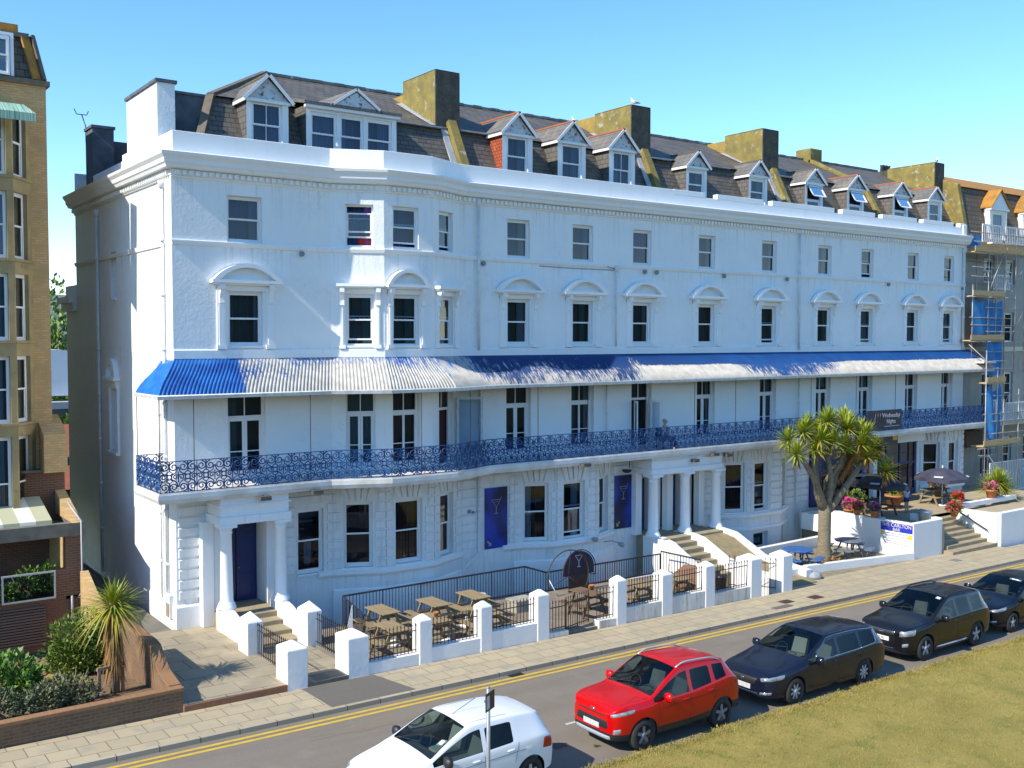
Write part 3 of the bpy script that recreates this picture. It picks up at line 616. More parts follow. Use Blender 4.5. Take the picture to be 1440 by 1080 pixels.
for k in range(len(RL)-1):
    a,b_=Vector(RL[k]),Vector(RL[k+1]); L=(b_-a).length; n=max(1,round(L/1.0)); u=(b_-a)/L
    for i in range(n):
        o=pm if npan==0 else pm.copy()
        if npan: COL.objects.link(o)
        npan+=1; o.parent=H; p=a+u*(L*i/n); o.matrix_local=Matrix.Translation((p.x,p.y,4.5))@Matrix.Rotation(math.atan2(u.y,u.x),4,'Z')@Matrix.Diagonal((L/n,1,1,1))
for x,y in ((-.88,.9),(-.88,-1.25),(.1,-1.27),(3.74,-1.27),(7.3,-1.98),(9.4,-1.68),(12.6,-1.27),(14.94,-1.27),(17.9,-1.27),(20.6,-1.27),(23.04,-1.27),(28,-1.27),(31.3,-1.27),(34.4,-1.27),(38.8,-1.27),(42.9,-1.27)):
    b=MB(); b.tube([(x,y,4.5),(x,y,7.25)],.014,5); b.obj('canopy_rod',mRod,H)
# open door leaves on the balcony
def leaf(x,y,ang,w,z0,z1,mt):
    f=Fr((x,y),(x+math.cos(ang)*w,y+math.sin(ang)*w)); b=MB(); st=.09
    b.fbox(f,0,st,-.02,.02,z0,z1); b.fbox(f,w-st,w,-.02,.02,z0,z1); b.fbox(f,st,w-st,-.02,.02,z1-st,z1); b.fbox(f,st,w-st,-.02,.02,z0,z0+.3)
    o=b.obj('door_leaf',mt,H); g=MB(); P=f.P; g.quad(P(st,0,z0+.3),P(w-st,0,z0+.3),P(w-st,0,z1-st),P(st,0,z1-st)); g.obj('pane',mGlass,o,fix=False)
leaf(9.75,-.28,R(-12),1.0,4.52,6.85,mFrameG); leaf(19.3,-.05,R(-62),.5,4.52,6.42,mFrame); leaf(18.42,-.05,R(-118),.5,4.52,6.42,mFrame)
# ---- porticos
def column(mb,x,y,z0,z1,r=.2):
    mb.lathe([(r*1.45,0),(r*1.45,.09),(r*1.3,.1),(r*1.32,.16),(r*1.12,.2),(r*1.02,.26),(r,.5),(r*.86,z1-z0-.3),(r*.98,z1-z0-.27),(r*.98,z1-z0-.22),(r*.86,z1-z0-.2),(r*1.2,z1-z0-.1),(r*1.2,z1-z0-.09)],(x,y,z0),20)
    mb.box(x-r*1.35,y-r*1.35,z1-.09,x+r*1.35,y+r*1.35,z1)
P1=MB(); P1.box(.9,-1.16,3.62,3.05,-.0,4.34); P1.box(.84,-1.22,3.38,3.11,-.0,3.62); P1.box(.84,-1.22,3.92,3.11,0,3.97)
P1.box(.82,-1.24,4.25,3.13,0,4.33)
P1.box(.62,-.34,.19,.98,-.0,3.38); P1.box(1.0,-.3,.62,1.3,0,3.38); P1.box(2.68,-.3,.62,2.98,0,3.38)
P1.box(1.22,.22,3.3,2.72,.9,3.4)
for xa in (1.22,2.68): P1.quad((xa,0,.6),(xa,.62,.6),(xa,.62,3.36),(xa,0,3.36))
P1.obj('portico',mTrim,H,bevel=.01)
for x in (1.12,2.84):
    c=MB(); column(c,x,-.98,.84,3.38,.19); c.obj('column',mTrim,H)
d=MB(); d.box(1.3,.5,.62,1.95,.56,3.05); d.box(2.0,.5,.62,2.62,.56,3.05); d.box(1.22,.56,.6,2.7,.6,3.36)
for xa,xb in ((1.38,1.87),(2.08,2.54)):
    for za,zb in ((.8,1.5),(1.65,2.9)): d.box(xa,.485,za,xb,.5,zb)
do=d.obj('door',mDoorBlue,H); d=MB(); d.lathe([(.02,0),(.035,-.03),(.035,-.05),(.01,-.06)],(2.06,.5,1.7),10,axis='y'); d.obj('handle',M('brass',(.5,.35,.1),.3,metal=1),do)
P2=MB(); P2.box(18.35,-1.16,3.72,22.35,-.0,4.34); P2.box(18.3,-1.22,3.5,22.4,0,3.72); P2.box(18.3,-1.22,4.0,22.4,0,4.05); P2.box(18.27,-1.24,4.25,22.43,0,4.33)
for x in (18.45,20.2,22.05): P2.box(x-.16,-.32,1.0,x+.16,0.0,3.5); 
P2.box(18.3,-.02,.9,18.62,.06,3.55); P2.box(19.55,.1,1.0,20.05,.62,3.5); P2.box(21.35,.25,1.0,22.1,.6,3.5); P2.box(18.4,.6,3.1,22.1,.66,3.62); P2.box(20.05,.55,1,20.25,.66,3.5)
for xa in (18.55,22.0): P2.quad((xa,0,.95),(xa,.66,.95),(xa,.66,3.6),(xa,0,3.6))
P2.obj('portico',mTrim,H,bevel=.01)
for x in (18.6,20.38,22.2):
    c=MB(); column(c,x,-.98,1.02,3.5,.21); c.obj('column',mTrim,H)
for xa,xb in ((18.68,19.5),(20.3,21.3)):
    d=MB(); d.box(xa,.5,1.0,xb,.56,3.12); 
    for za,zb in ((1.2,1.8),(1.95,2.95)): d.box(xa+.1,.485,za,(xa+xb)/2-.04,.5,zb); d.box((xa+xb)/2+.04,.485,za,xb-.1,.5,zb)
    d.obj('door',mDoorBlue,H)
# ---- entrance steps, cheek walls and ramp (part of the building)
s=MB(); s.box(.98,-1.25,-.2,2.98,.56,.62); s.obj('landing',mStep,H,bevel=.015)
for i,(y0,z) in enumerate(((-1.7,.46),(-2.35,.32),(-2.95,.19))): s.box(1.24,y0,-.3,2.58,-1.0-i*.02,z) if 0 else MB().box(1.24,y0,-.3,2.58,-1.0-i*.02,z).obj('step',mStep,H,bevel=.015)
s=MB(); s.box(18.62,-1.6,-.9,22.0,.6,1.0); s.obj('landing',mStep,H,bevel=.015)
for i in range(6): MB().box(18.95,-1.95-.36*i,-.9,20.1,-1.3-.3*i,.84-.185*i).obj('step',mStep,H,bevel=.015)
def cheek(x0,x1,top,name='cheek_wall',mt=None):
    b=MB(); pl=[(x0,y,z) for y,z in top]+[(x0,top[-1][0],-.9),(x0,top[0][0],-.9)]; b.prism(pl,(x1-x0,0,0)); b.obj(name,mt or mPier,H,bevel=.012)
cheek(.9,1.22,[(-.7,.84),(-1.35,.84),(-1.55,.80),(-3.1,.30),(-3.25,.27)]); cheek(2.6,2.96,[(-.7,.84),(-1.35,.84),(-1.6,.8),(-2.3,.56),(-3.2,.3)])
cheek(18.42,18.92,[(-.6,1.02),(-1.35,1.02),(-1.9,.9),(-3.6,.05),(-3.9,.0)]); cheek(20.12,20.5,[(-.6,1.03),(-1.4,1.03),(-2.0,.95),(-3.3,.35),(-4.4,.14),(-6.1,.12)])
cheek(22.0,22.3,[(-.6,1.05),(-1.4,1.05),(-2.1,.98),(-3.6,.3),(-5.8,.1)])
cheek(20.5,22.0,[(-.6,.9),(-1.6,.9),(-2.2,.8),(-3.6,.14),(-4.6,-.05),(-6.3,-.22)],'ramp',mRamp)
# ---- rainwater pipes, lamps, boxes
def pipe(pts,r=.05):
    b=MB(); b.tube(pts,r,8)
    for i in range(len(pts)-1):
        a,c=Vector(pts[i]),Vector(pts[i+1]); L=(c-a).length
        if L>2 and abs(a.x-c.x)<.2:
            for k in range(1,int(L/1.8)+1): p=a.lerp(c,k/(int(L/1.8)+1)); b.lathe([(r*1.35,-.05),(r*1.35,.05)],p,8)
    b.lathe([(r,-.02),(r*2.1,.12),(r*2.1,.25)],(pts[0][0],pts[0][1],pts[0][2]-.1),8)
    b.obj('drainpipe',mPipe,H)
pipe([(10.83,-.09,13.7),(10.83,-.09,8.5)]); pipe([(10.8,-.12,4.3),(10.8,-.12,1.2),(10.5,-.2,1.0),(9.85,-.55,.8),(9.8,-.6,-.6)])
pipe([(10.84,-.12,7.2),(10.84,-.12,4.6)],.045)
pipe([(28.6,-.09,13.75),(28.6,-.09,8.4)]); pipe([(28.5,-.12,4.3),(28.5,-.12,1.3),(28.7,-.2,1.0),(28.75,-.25,-.9)]); pipe([(42.25,-.09,13.6),(42.25,-.09,8.3)],.07)
pipe([(17.4,-.07,11.65),(17.4,-.07,8.6)],.035); pipe([(28.6,-.12,7.3),(28.6,-.12,4.6)],.045); pipe([(16.9,-.09,7.3),(16.9,-.09,4.6)],.03)
pipe([(-.09,.72,13.5),(-.09,.72,.4)],.06); pipe([(-.09,8.3,13.4),(-.09,8.3,.4)],.06); pipe([(-.07,1.35,8.1),(-.07,1.35,.5)],.03)
b=MB(); b.tube([(13.6,-.02,11.62),(15,-.02,11.60),(17.3,-.02,11.60)],.012,4); b.tube([(16.5,-.02,11.85),(17,-.05,11.72),(17.4,-.03,11.65)],.012,4); mBoss=M('grey_boss',(.22,.24,.26),.7); b.obj('wall_cable',mBoss,H)
for x in (4.05,11.05,18.95,19.6,23.6,27.75,35.5,42.2): b=MB(); b.lathe([(.07,0),(.085,-.02),(.085,-.09),(.05,-.1)],(x,-.02,11.6),10,axis='y'); b.obj('wall_boss',mBoss,H)
def lamp(x,y,z,ang=0,sc=1):
    b=MB(); b.box(x-.17*sc,y-.16*sc,z-.05,x+.17*sc,y+.06*sc,z+.07); b.tube([(x,y,z+.05),(x,y+.2,z+.12)],.02,5); b.box(x-.14*sc,y-.17*sc,z-.045,x+.14*sc,y-.161*sc,z+.05)
    b.obj('floodlight',M('lamp_metal',(.10,.085,.07),.5),H)
for p in ((2.15,-1.42,4.12),(3.85,-1.42,4.16),(14.66,-1.45,4.22),(20.6,-1.28,3.95,0,.9),(21.6,-1.4,4.15),(22.5,-1.3,4.05)): lamp(*p)
b=MB(); b.tube([(16.4,-.55,1.0),(16.6,-.75,1.05),(16.9,-.95,.95)],.02,5); b.lathe([(.05,0),(.09,-.1),(.09,-.26),(.02,-.27)],(16.85,-.9,.92),10,axis='y'); mLmp=M('grey_lamp',(.3,.31,.32),.4); b.obj('wall_light',mLmp,H); b=MB(); b.lathe([(.05,0),(.09,-.1),(.09,-.26),(.02,-.27)],(15.6,-.78,1.25),10,axis='y'); b.obj('wall_light',mLmp,H)
b=MB(); b.tube([(17.9,-.1,4.2),(17.9,-.35,4.15),(17.9,-.35,3.75)],.018,5); b.lathe([(.2,0),(.19,-.06),(.1,-.12),(.03,-.13)],(17.75,-.35,3.7),12); b.tube([(18.0,-.5,4.25),(18.3,-1.1,4.2)],.03,5); b.obj('bracket_lamp',mIronB,H)
b=MB(); b.box(.02-.2,.28,.45,-.12+.1,.72,1.15); b.obj('meter_box',mPipe,H); b=MB(); b.box(-.2,.36,.5,-.181,.6,.9); b.obj('meter_door',mStep,H)
for x0,x1 in ((11.2,12.2),(17.4,18.3),(3.75,4.85)):
    b=MB(); b.box(x0,-.3,4.02,x1,-.12,4.14); b.obj('roller_box',M('roller_brown',(.10,.07,.06),.7),H)
b=MB(); b.box(10.35,-.06,2.65,10.5,-.0,2.78); b.lathe([(.03,0),(.05,-.12),(.02,-.13)],(10.56,-.02,2.68),8,axis='y'); b.obj('wall_light',M('grey_lamp_b',(.2,.21,.22),.5),H)
b=MB(); b.box(7.9,-.95,.62,8.6,-.78,.70); b.obj('ledge',mTrim,H)
# ---- blue cocktail posters
def poster(x0,x1,z0,z1,flip):
    m,t,b_=nt('poster_print'); b_.inputs['Roughness'].default_value=.3
    v=coords(t,(.9,1,.7)); col=ramp(t,noise(t,v,1.1,3,.4),(.006,.010,.05),(.02,.06,.42),.38,.62); t.links.new(col,b_.inputs['Base Color'])
    b=MB(); b.box(x0,-.05,z0,x1,.0,z1); o=b.obj('poster',m,H)
    ink=M('poster_ink',(.20,.25,.40),.5); w=.022; cx=(x0+x1)/2-.02; zt=z1-.45; y=-.054
    k=MB(); q=lambda a,c: k.add([(a[0],y,a[1]),(c[0],y,c[1]),(c[0]+w,y,c[1]),(a[0]+w,y,a[1])],[(0,1,2,3)])
    q((cx-.2,zt),(cx,zt-.27)); q((cx+.2,zt),(cx,zt-.27)); k.box(cx-.2,y,zt-.012,cx+.22,y+.003,zt+.012); k.box(cx-.004,y,zt-.5,cx+.026,y+.003,zt-.25); k.box(cx-.09,y,zt-.515,cx+.11,y+.003,zt-.49); q((cx+.24,zt+.1),(cx+.17,zt-.02)); k.box(cx-.15,y,zt-.09,cx+.17,y+.002,zt-.075)
    k.obj('cocktail_mark',ink,o,fix=False)
    k=MB(); s=1 if not flip else -1; ax=x0+.17; az=z0+.16
    k.add([(ax-s*.09,y,az+.11),(ax-s*.05,y,az+.15),(ax+s*.06,y,az+.02),(ax+s*.02,y,az-.02)],[(0,1,2,3)]); k.add([(ax+s*.09,y,az-.05),(ax+s*.09,y,az+.08),(ax-s*.04,y,az-.05)],[(0,1,2)])
    k.obj('arrow_mark',M('poster_yellow',(.5,.42,.05),.5),o,fix=False)
poster(11.13,12.12,1.25,3.48,False); poster(17.4,18.33,1.3,3.44,True)
# ---- blue-framed bar front
mShop=M('navy_shopfront',(.010,.018,.11),.35,(.014,.03,.15),3)
def shop(x0,x1,cols,z0,z1,tz,name,door=False):
    b=MB(); y0,y1=.05,.13
    b.box(x0,y0,z0,x0+.12,y1,z1); b.box(x1-.14,y0,z0,x1,y1,z1); b.box(x0+.12,y0,z1-.08,x1-.14,y1,z1); b.box(x0+.12,y0,tz,x1-.14,y1,tz+.1); b.box(x0+.12,y0,z0,x1-.14,y1,z0+.35)
    for x in cols: b.box(x-.05,y0+.002,z0+.35,x+.05,y1-.002,z1-.08)
    for x in cols[:-1]:
        b.box(x+.05,y0+.03,(tz+z1)/2,x+.9,y1-.03,(tz+z1)/2+.03)
    o=b.obj('shopfront',mShop,H); g=MB(); g.quad((x0+.1,.1,z0+.3),(x1-.1,.1,z0+.3),(x1-.1,.1,z1-.05),(x0+.1,.1,z1-.05)); g.obj('pane',mGlass,o,fix=False)
    c=MB(); c.quad((x0,.35,tz+.05),(x1,.35,tz+.05),(x1,.35,z1),(x0,.35,z1)); c.obj('blind',mCurt,o,fix=False)
    room(FM,x0,x1,z0,z1,.15,1.4,par=o)
shop(30.3,33.9,[31.25,32.2,33.1],.85,3.62,2.55,'a'); shop(35.2,38.3,[35.75,36.9,37.7],.85,3.65,2.5,'b')
b=MB(); b.box(29.55,-.12,1.0,30.28,.06,3.75); b.obj('navy_panel',mShop,H)
b=MB(); b.box(29.5,-.3,3.66,38.5,-.0,4.3); b.box(29.45,-.34,4.1,38.55,0,4.16); b.obj('fascia',mTrim,H); b=MB(); b.box(34.15,-.3,.85,34.45,-.05,2.95); b.box(33.9,.0,.85,35.2,.06,3.66); b.obj('pilaster',mTrim,H)
b=MB(); b.box(33.62,-.1,1.75,33.78,.02,2.9); b.obj('blue_board',M('bright_blue',(.02,.16,.65),.5),H)
# ---- roof
def slope(mb,pts,mi=0): mb.add(pts,[tuple(range(len(pts)))],mi)
Rf=MB(); yb,zb=2.0,16.65; yr,zr=6.0,18.7; y0,z0=1.03,14.7; xl=1.9
slope(Rf,[(1.1,y0,z0),(43.4,y0,z0),(43.4,yb,zb),(xl,yb,zb)]); slope(Rf,[(xl-.0,yb-.12,zb+.03),(43.4,yb-.12,zb+.03),(43.4,yr,zr),(5.4,yr,zr)])
slope(Rf,[(5.4,yr,zr),(43.4,yr,zr),(43.4,11.7,15.2),(xl,11.7,15.2)])
Rf.obj('roof',mSlate,H,fix=False)
Rs=MB(); slope(Rs,[(1.1,y0,z0),(xl,yb,zb),(xl,9.9,zb),(1.1,11.4,z0)]); slope(Rs,[(xl,yb-.1,zb+.02),(5.4,yr,zr),(xl,11.7,15.2)]); Rs.obj('roof_hip',mSlateD,H,fix=False)
b=MB(); 
def bar(mb,a,c,w,h,mi=0):
    a,c=Vector(a),Vector(c); t=(c-a).normalized(); s=t.cross(Vector((0,0,1))).normalized()*w/2; u=s.cross(t).normalized()*h
    if u.z<0: u=-u
    q=[a-s,a+s,a+s+u,a-s+u]; p=[x+(c-a) for x in q]; mb.add(q+p,[(0,1,2,3),(7,6,5,4),(0,4,5,1),(1,5,6,2),(2,6,7,3),(3,7,4,0)],mi)
bar(b,(1.12,1.0,14.75),(xl,yb,zb),.26,.12); bar(b,(xl,yb,zb),(5.4,yr,zr),.24,.12); b.obj('hip_tile',mCopeB,H)
b=MB()
for x in [5.4+.46*i for i in range(82)]:
    if x+.44<43.4: bar(b,(x,yr,zr-.04+.012*math.sin(x*7)),(x+.44,yr,zr-.04+.012*math.sin(x*7)),.26,.11)
b.obj('ridge_tile',M('ridge_tile',(.13,.125,.115),.8,(.22,.21,.19),2,c3=(.4,.38,.34),vs3=1.6,p3=(.62,.66)),H)
for xa,xb in ((8.2,10.5),(11.3,13),(20.9,22.2),(24,26),(29.2,30.3)): b=MB(); bar(b,(xa,yb-.14,zb-.02),(xb,yb-.14,zb-.02),.2,.05); b.obj('lead_roll',mLead,H)
# end-wall upstands
b=MB(); b.box(-.002,1.35,14.8,.54,4.6,16.72); b.obj('gable_stack',mWhite,H); b=MB(); b.box(-.06,1.29,16.722,.6,4.66,16.82); b.obj('coping',mGreyR,H)
b=MB(); b.box(.545,2.1,14.9,1.85,2.5,16.62); b.box(.545,2.05,16.62,1.85,2.55,16.7); b.obj('gable_return',mGreyR,H)
b=MB(); b.box(-.002,9.0,14.6,.75,10.0,16.6); b.box(-.05,8.95,16.6,.8,10.05,16.7); b.box(.76,9.4,14.6,2.6,9.9,16.25); b.obj('chimney',mGreyR,H); 
b=MB(); b.tube([(.0,9.95,16.2),(.0,9.95,16.8),(-.1,10.1,17.25)],.02,5); b.tube([(-.4,9.95,17.4),(-.3,10.0,17.22),(.1,10.2,17.26),(.18,10.25,17.42)],.018,5); b.obj('aerial',mIronB,H)
# ---- party walls and chimney stacks
mLichO=M('orange_lichen_render',(.38,.25,.05),.9,(.26,.18,.06),3,10,.6)
def chimney(x0,x1,ytop=2.0,yend=4.4,z=18.8,lo=None,verge=True,two=True):
    b=MB(); b.box(x0,ytop,15.5,x1,yend,z); 
    b.add([(x0-.03,ytop-.03,z),(x1+.03,ytop-.03,z),(x1+.03,yend+.03,z),(x0-.03,yend+.03,z),(x0+.08,ytop+.1,z+.05),(x1-.08,ytop+.1,z+.05),(x1-.08,yend-.1,z+.05),(x0+.08,yend-.1,z+.05)],[(4,5,6,7),(0,1,5,4),(1,2,6,5),(2,3,7,6),(3,0,4,7),(0,3,2,1)])
    b.m=[1 if i==2 else 0 for i in range(len(b.f))]  # front face gets the darker render
    o=b.obj('chimney',[mLich,mLichD],H,bevel=.03)
    if lo: c=MB(); c.box(x0+.08,yend,15.5,x1-.05,lo[0],lo[1]); c.obj('lower_stack',mLichO,o)
    if verge:
        xm=(x0+x1)/2; c=MB(); bar(c,(xm+.1,.95,14.75),(xm+.1,ytop+.05,zb+.25),.34,.22); c.obj('party_wall',mLich,H)
        c=MB(); bar(c,(xm-.22,.97,14.72),(xm-.22,ytop,zb+.02),.26,.06); c.add([(x0-.24,ytop-.05,zb+.1),(x0-.012,ytop-.05,zb+.1),(x0-.012,yend,zb+1.35),(x0-.3,yend,zb+1.3)],[(0,1,2,3)]); c.obj('flashing',mLead,H)
chimney(10.33,11.42,lo=(5.3,18.35)); chimney(20.05,21.2,lo=(6.6,18.75)); chimney(28.42,29.58,lo=(5.6,18.6)); chimney(42.55,43.5,ytop=1.9,yend=4.9,z=18.62,verge=False)
b=MB(); b.box(36.3,5.4,17.5,37.3,6.4,19.25); bar(b,(36.5,2.1,16.75),(36.5,5.6,18.5),.4,.2); bar(b,(36.3,.95,14.75),(36.3,2.1,16.75),.34,.2); b.obj('chimney',mLich,H,bevel=.03)
b=MB()
for x in (43.1,43.4,43.7): b.lathe([(.13,0),(.11,.35),(.14,.37),(.14,.42)],(x,5.6,18.6),10)
b.obj('chimney_pot',mSlateD,H); b=MB(); b.box(42.7,5.0,15,44.2,6.2,18.6); b.obj('chimney',mLichD,H,bevel=.02)
# ---- dormers
def dormer(xc,w,z1,za,wins,cheek=None,y=1.0,red=False,hip=False,openw=False,bars=0,face=mFrame):
    cheek=cheek or mSlateD; x0,x1=xc-w/2,xc+w/2; zb0=14.75; f=Fr((x0,y),(x1,y))
    o=MB(); wall(o,f,0,w,zb0,z1,[(a-x0,b-x0,c,d) for a,b,c,d in wins],rec=.1)
    d=o.obj('dormer',face,H,fix=False)
    yb1=2.0+max(0,(z1-zb))/.5125+.3
    for x in (x0,x1): c=MB(); c.add([(x,y,zb0),(x,y,z1),(x,yb1,z1),(x,1.04,zb0)],[(0,1,2,3)]); c.obj('cheek',cheek,d,fix=False)
    g=MB(); e=.1; ov=.14; k=(za-z1)/(w/2+e); ye=y-ov; yk=2.0+(za-zb)/.5125+.15
    for s in (-1,1):
        ex=xc+s*(w/2+e); a=[(xc,ye,za),(ex,ye,z1-.02),(ex,yb1,z1-.02),(xc,yk,za)]; 
        g.add(a+[(p[0],p[1],p[2]+.07) for p in a],[(0,1,2,3),(4,5,6,7),(0,1,5,4),(1,2,6,5),(2,3,7,6)])
    g.obj('dormer_roof',mSlateD2,d,fix=True)
    q=MB(); q.add([(x0-.02,y-.03,z1-.0),(x1+.02,y-.03,z1),(xc,y-.03,za-.06)],[(0,1,2)]); q.obj('gable',mGab,d,fix=False)
    q=MB(); 
    for s in (-1,1): bar(q,(xc+s*(w/2+e),ye-.012,z1-.1),(xc,ye-.012,za-.03),.03,.1)
    q.box(x0-.06,y-.07,z1-.1,x1+.06,y-.002,z1-.0); bar(q,(x0-.09,ye,z1-.12),(x0-.09,yb1-.4,z1-.12),.05,.1); q.obj('bargeboard',mFrame,d)
    q=MB(); bar(q,(xc,ye,za+.03),(xc,yk,za+.03),.14,.06); q.obj('ridge_tile',mRidge if red else mCopeB,d)
    for (a,b_,c_,dd) in wins:
        if openw:
            m=(c_+dd)/2; wn=window(f,a-x0,b_-x0,c_,m,rec=.05,parent=d,curt=None,sill=False); 
            v=MB(); fr2=f; P=f.P; A0=.0
            ang=R(32); h=dd-m
            def T(s,u): return (x0+s,y-.02-u*math.sin(ang),dd-u*math.cos(ang))
            sa,sb=a-x0,b_-x0
            for (p,q2,r0,r1) in ((sa,sa+.07,0,h),(sb-.07,sb,0,h),(sa,sb,0,.07),(sa,sb,h-.07,h)):
                P0=[T(p,r0),T(q2,r0),T(q2,r1),T(p,r1)]; v.add(P0+[(z[0],z[1]-.03,z[2]-.01) for z in P0],[(0,1,2,3),(4,5,6,7),(0,1,5,4),(1,2,6,5),(2,3,7,6),(3,0,4,7)])
            v.quad(T(sa+.06,.06),T(sb-.06,.06),T(sb-.06,h-.06),T(sa+.06,h-.06),1); v.obj('open_sash',[mFrame,mGlass],d,fix=False)
        else: window(f,a-x0,b_-x0,c_,dd,rec=.05,parent=d,bars=bars,curt=[(.6,1,mCurtB)] if (int(xc*3)%2==0) else [(.05,.4,mCurtB)],sill=False)
    return d
mGab=M('flaking_gable',(.62,.64,.65),.7,(.48,.50,.51),3,c3=(.10,.12,.13),vs3=7,p3=(.56,.62))
mSlateD2=brickmat('dormer_roof_slate',(.135,.125,.11),(.17,.155,.14),(.07,.065,.06),.3,.22,.012,'yx',.65,.7,((.25,.2,.12),1.6,.52,.75))
dormer(3.4,1.42,16.55,17.3,[(2.85,3.9,15.0,16.5)],bars=1); 
D1=[(13.35,True,0),(16.0,True,0),(18.65,True,1)]
for x,rd,bb in D1: dormer(x,1.42,16.62,17.36,[(x-.5,x+.5,15.0,16.55)],cheek=mTileRed if x<14 else mSlateD,red=rd,bars=bb)
for x in (22.97,26.95): dormer(x,1.26,16.33,16.95,[(x-.5,x+.48,14.95,16.18)])
for i,x in enumerate((30.95,34.2,38.0,41.15)): dormer(x,1.36,16.35,16.97,[(x-.5,x+.5,14.95,16.2)],red=i>0,openw=i<3)
# the wide three-light dormer over the bay
f=Fr((4.73,1.0),(8.12,1.0)); o=MB(); wn=[(.15,1.12,15.0,16.4),(1.22,2.12,15.0,16.42),(2.22,3.22,15.0,16.42)]; wall(o,f,0,f.L,14.75,16.6,wn,rec=.1); d=o.obj('dormer',mFrame,H,fix=False)
for k,w in enumerate(wn): window(f,*w,rec=.05,parent=d,sill=False,curt=[(0,1,mCurtB)] if k==0 else [(.0,.3,mCurtB)] if k==1 else [(.5,1,mCurtB)])
for x in (4.73,8.12): c=MB(); c.add([(x,1,14.75),(x,1,16.6),(x,2.3,16.6),(x,1.04,14.75)],[(0,1,2,3)]); c.obj('cheek',mSlateD,d,fix=False)
c=MB(); c.add([(4.6,.82,16.6),(8.25,.82,16.6),(8.25,2.6,16.98),(4.6,2.6,16.98),(4.6,.82,16.7),(8.25,.82,16.7),(8.25,2.6,17.08),(4.6,2.6,17.08)],[(0,3,2,1),(4,5,6,7),(0,1,5,4),(1,2,6,5),(2,3,7,6),(3,0,4,7)]); c.obj('dormer_roof',mSlateD2,d)
c=MB(); c.box(4.65,.86,16.5,8.2,.99,16.6); 
for s in (-1,1): bar(c,(6.5+s*.85,.8,16.66),(6.5,.8,17.24),.05,.09)
c.obj('bargeboard',mFrame,d); c=MB(); c.add([(5.7,.84,16.68),(7.3,.84,16.68),(6.5,.84,17.2)],[(0,1,2)]); c.obj('gable',mGab,d,fix=False)
c=MB()
for s in (-1,1): a=[(6.5,.78,17.27),(6.5+s*.98,.78,16.62),(6.5+s*.98,2.2,16.9),(6.5,2.9,17.27)]; c.add(a+[(p[0],p[1],p[2]+.05) for p in a],[(0,1,2,3),(4,5,6,7),(0,1,5,4),(1,2,6,5),(2,3,7,6)])
c.obj('dormer_roof',mSlateD2,d)
# ---- gulls, a flying bird
mGull=M('gull_white',(.8,.8,.8),.7); mGullG=M('gull_grey',(.35,.37,.40),.7); GS=.78; mBeak=M('gull_beak',(.6,.35,.03),.5)
def gull(x,y,z,rz,label):
    t=thing('gull',label,'gull',(x,y,z),'gulls on the chimneys',rz); t.scale=(GS,GS,GS)
    def add(name,mt,vs,rs):
        b=MB(); b.tube([Vector(v) for v in vs],rs,8); o=b.obj(name,mt,None); o.parent=t; return o
    add('body',mGull,[(-.24,0,.16),(-.15,0,.17),(0,0,.2),(.1,0,.27),(.14,0,.36),(.17,0,.42),(.22,0,.42)],[.01,.06,.10,.085,.05,.05,.015])
    for s in (-1,1): add('wing',mGullG,[(.06,s*.07,.26),(-.1,s*.085,.21),(-.34,s*.03,.15)],[.02,.055,.01]); add('leg',mBeak,[(.0,s*.04,.12),(.0,s*.04,0),(.05,s*.04,.0)],.008)
    add('beak',mBeak,[(.215,0,.42),(.29,0,.41)],[.016,.004])
gull(20.5,2.3,18.85,2.6,'white gull perched on the second tall lichen covered chimney'); gull(43.2,2.2,18.66,.3,'white gull perched on the farthest chimney beside the orange roof'); gull(20.5,6.3,18.75,2.9,'white gull standing on the low orange wall left of the second chimney')
t=thing('flying_bird','dark bird flying in the gap beside the brick flats','bird',(4,26,13.2)); b=MB()
b.tube([(3.7,26,13.2),(4,26,13.2),(4.35,26,13.22)],[.02,.09,.02],6); b.obj('body',mIronB,t); b=MB(); b.add([(3.95,25.4,13.35),(4.1,26,13.22),(3.9,26.6,13.3),(3.85,26,13.18)],[(0,1,2,3)]); b.obj('wing',mIronB,t,fix=False)
# ------------------------------------------------------------------ brick flats on the left
mBrY=brickmat('tan_brick',(.58,.36,.14),(.47,.275,.10),(.36,.28,.17),.225,.078,.012,'wall',.9,.5,((.33,.25,.12),1.1,.5,.75))
mBrR=brickmat('dark_red_brick',(.16,.065,.035),(.125,.055,.03),(.15,.11,.08),.225,.078,.012,'wall',.9,.5,((.20,.10,.05),1.5,.5,.75))
mStoneB=M('ochre_stone',(.36,.275,.12),.9,(.27,.21,.11),1.6,12,.4,c3=(.17,.14,.09),vs3=3,p3=(.6,.75))
mConc=M('grey_concrete',(.17,.16,.13),.9,(.11,.105,.09),2.5,14,.4)
mTileB=brickmat('mansard_tile',(.12,.10,.075),(.16,.13,.09),(.05,.04,.03),.3,.25,.015,'xz',.85,.9)
F=thing('block_of_flats','tan brick block of flats with stone bay windows and a tiled mansard','flats',(-5,7,0))
w=MB(); w.box(-16,5.3,2.8,-2.33,30,17.0); w.obj('wall',mBrY,F)  # rear depth is unseen, lengthened to keep sky light out of the alley
w=MB(); w.box(-16,5.0,0,-2.33,5.295,4.7); w.box(-2.33,5.0,0,-2.05,9,4.62); w.obj('lower_wall',mBrR,F)
w=MB(); w.box(-2.75,4.55,4.62,-2.05,5.9,5.85); w.prism([(-2.05,4.6,5.85),(-2.05,5.9,5.85),(-2.05,5.9,6.4),(-2.05,5.4,6.25)],(-.7,0,0)); w.obj('balcony_pier',mBrY,F)
w=MB(); w.box(-3.5,4.85,4.62,-2.75,5.0,4.7); w.obj('balcony_rail',mConc,F)
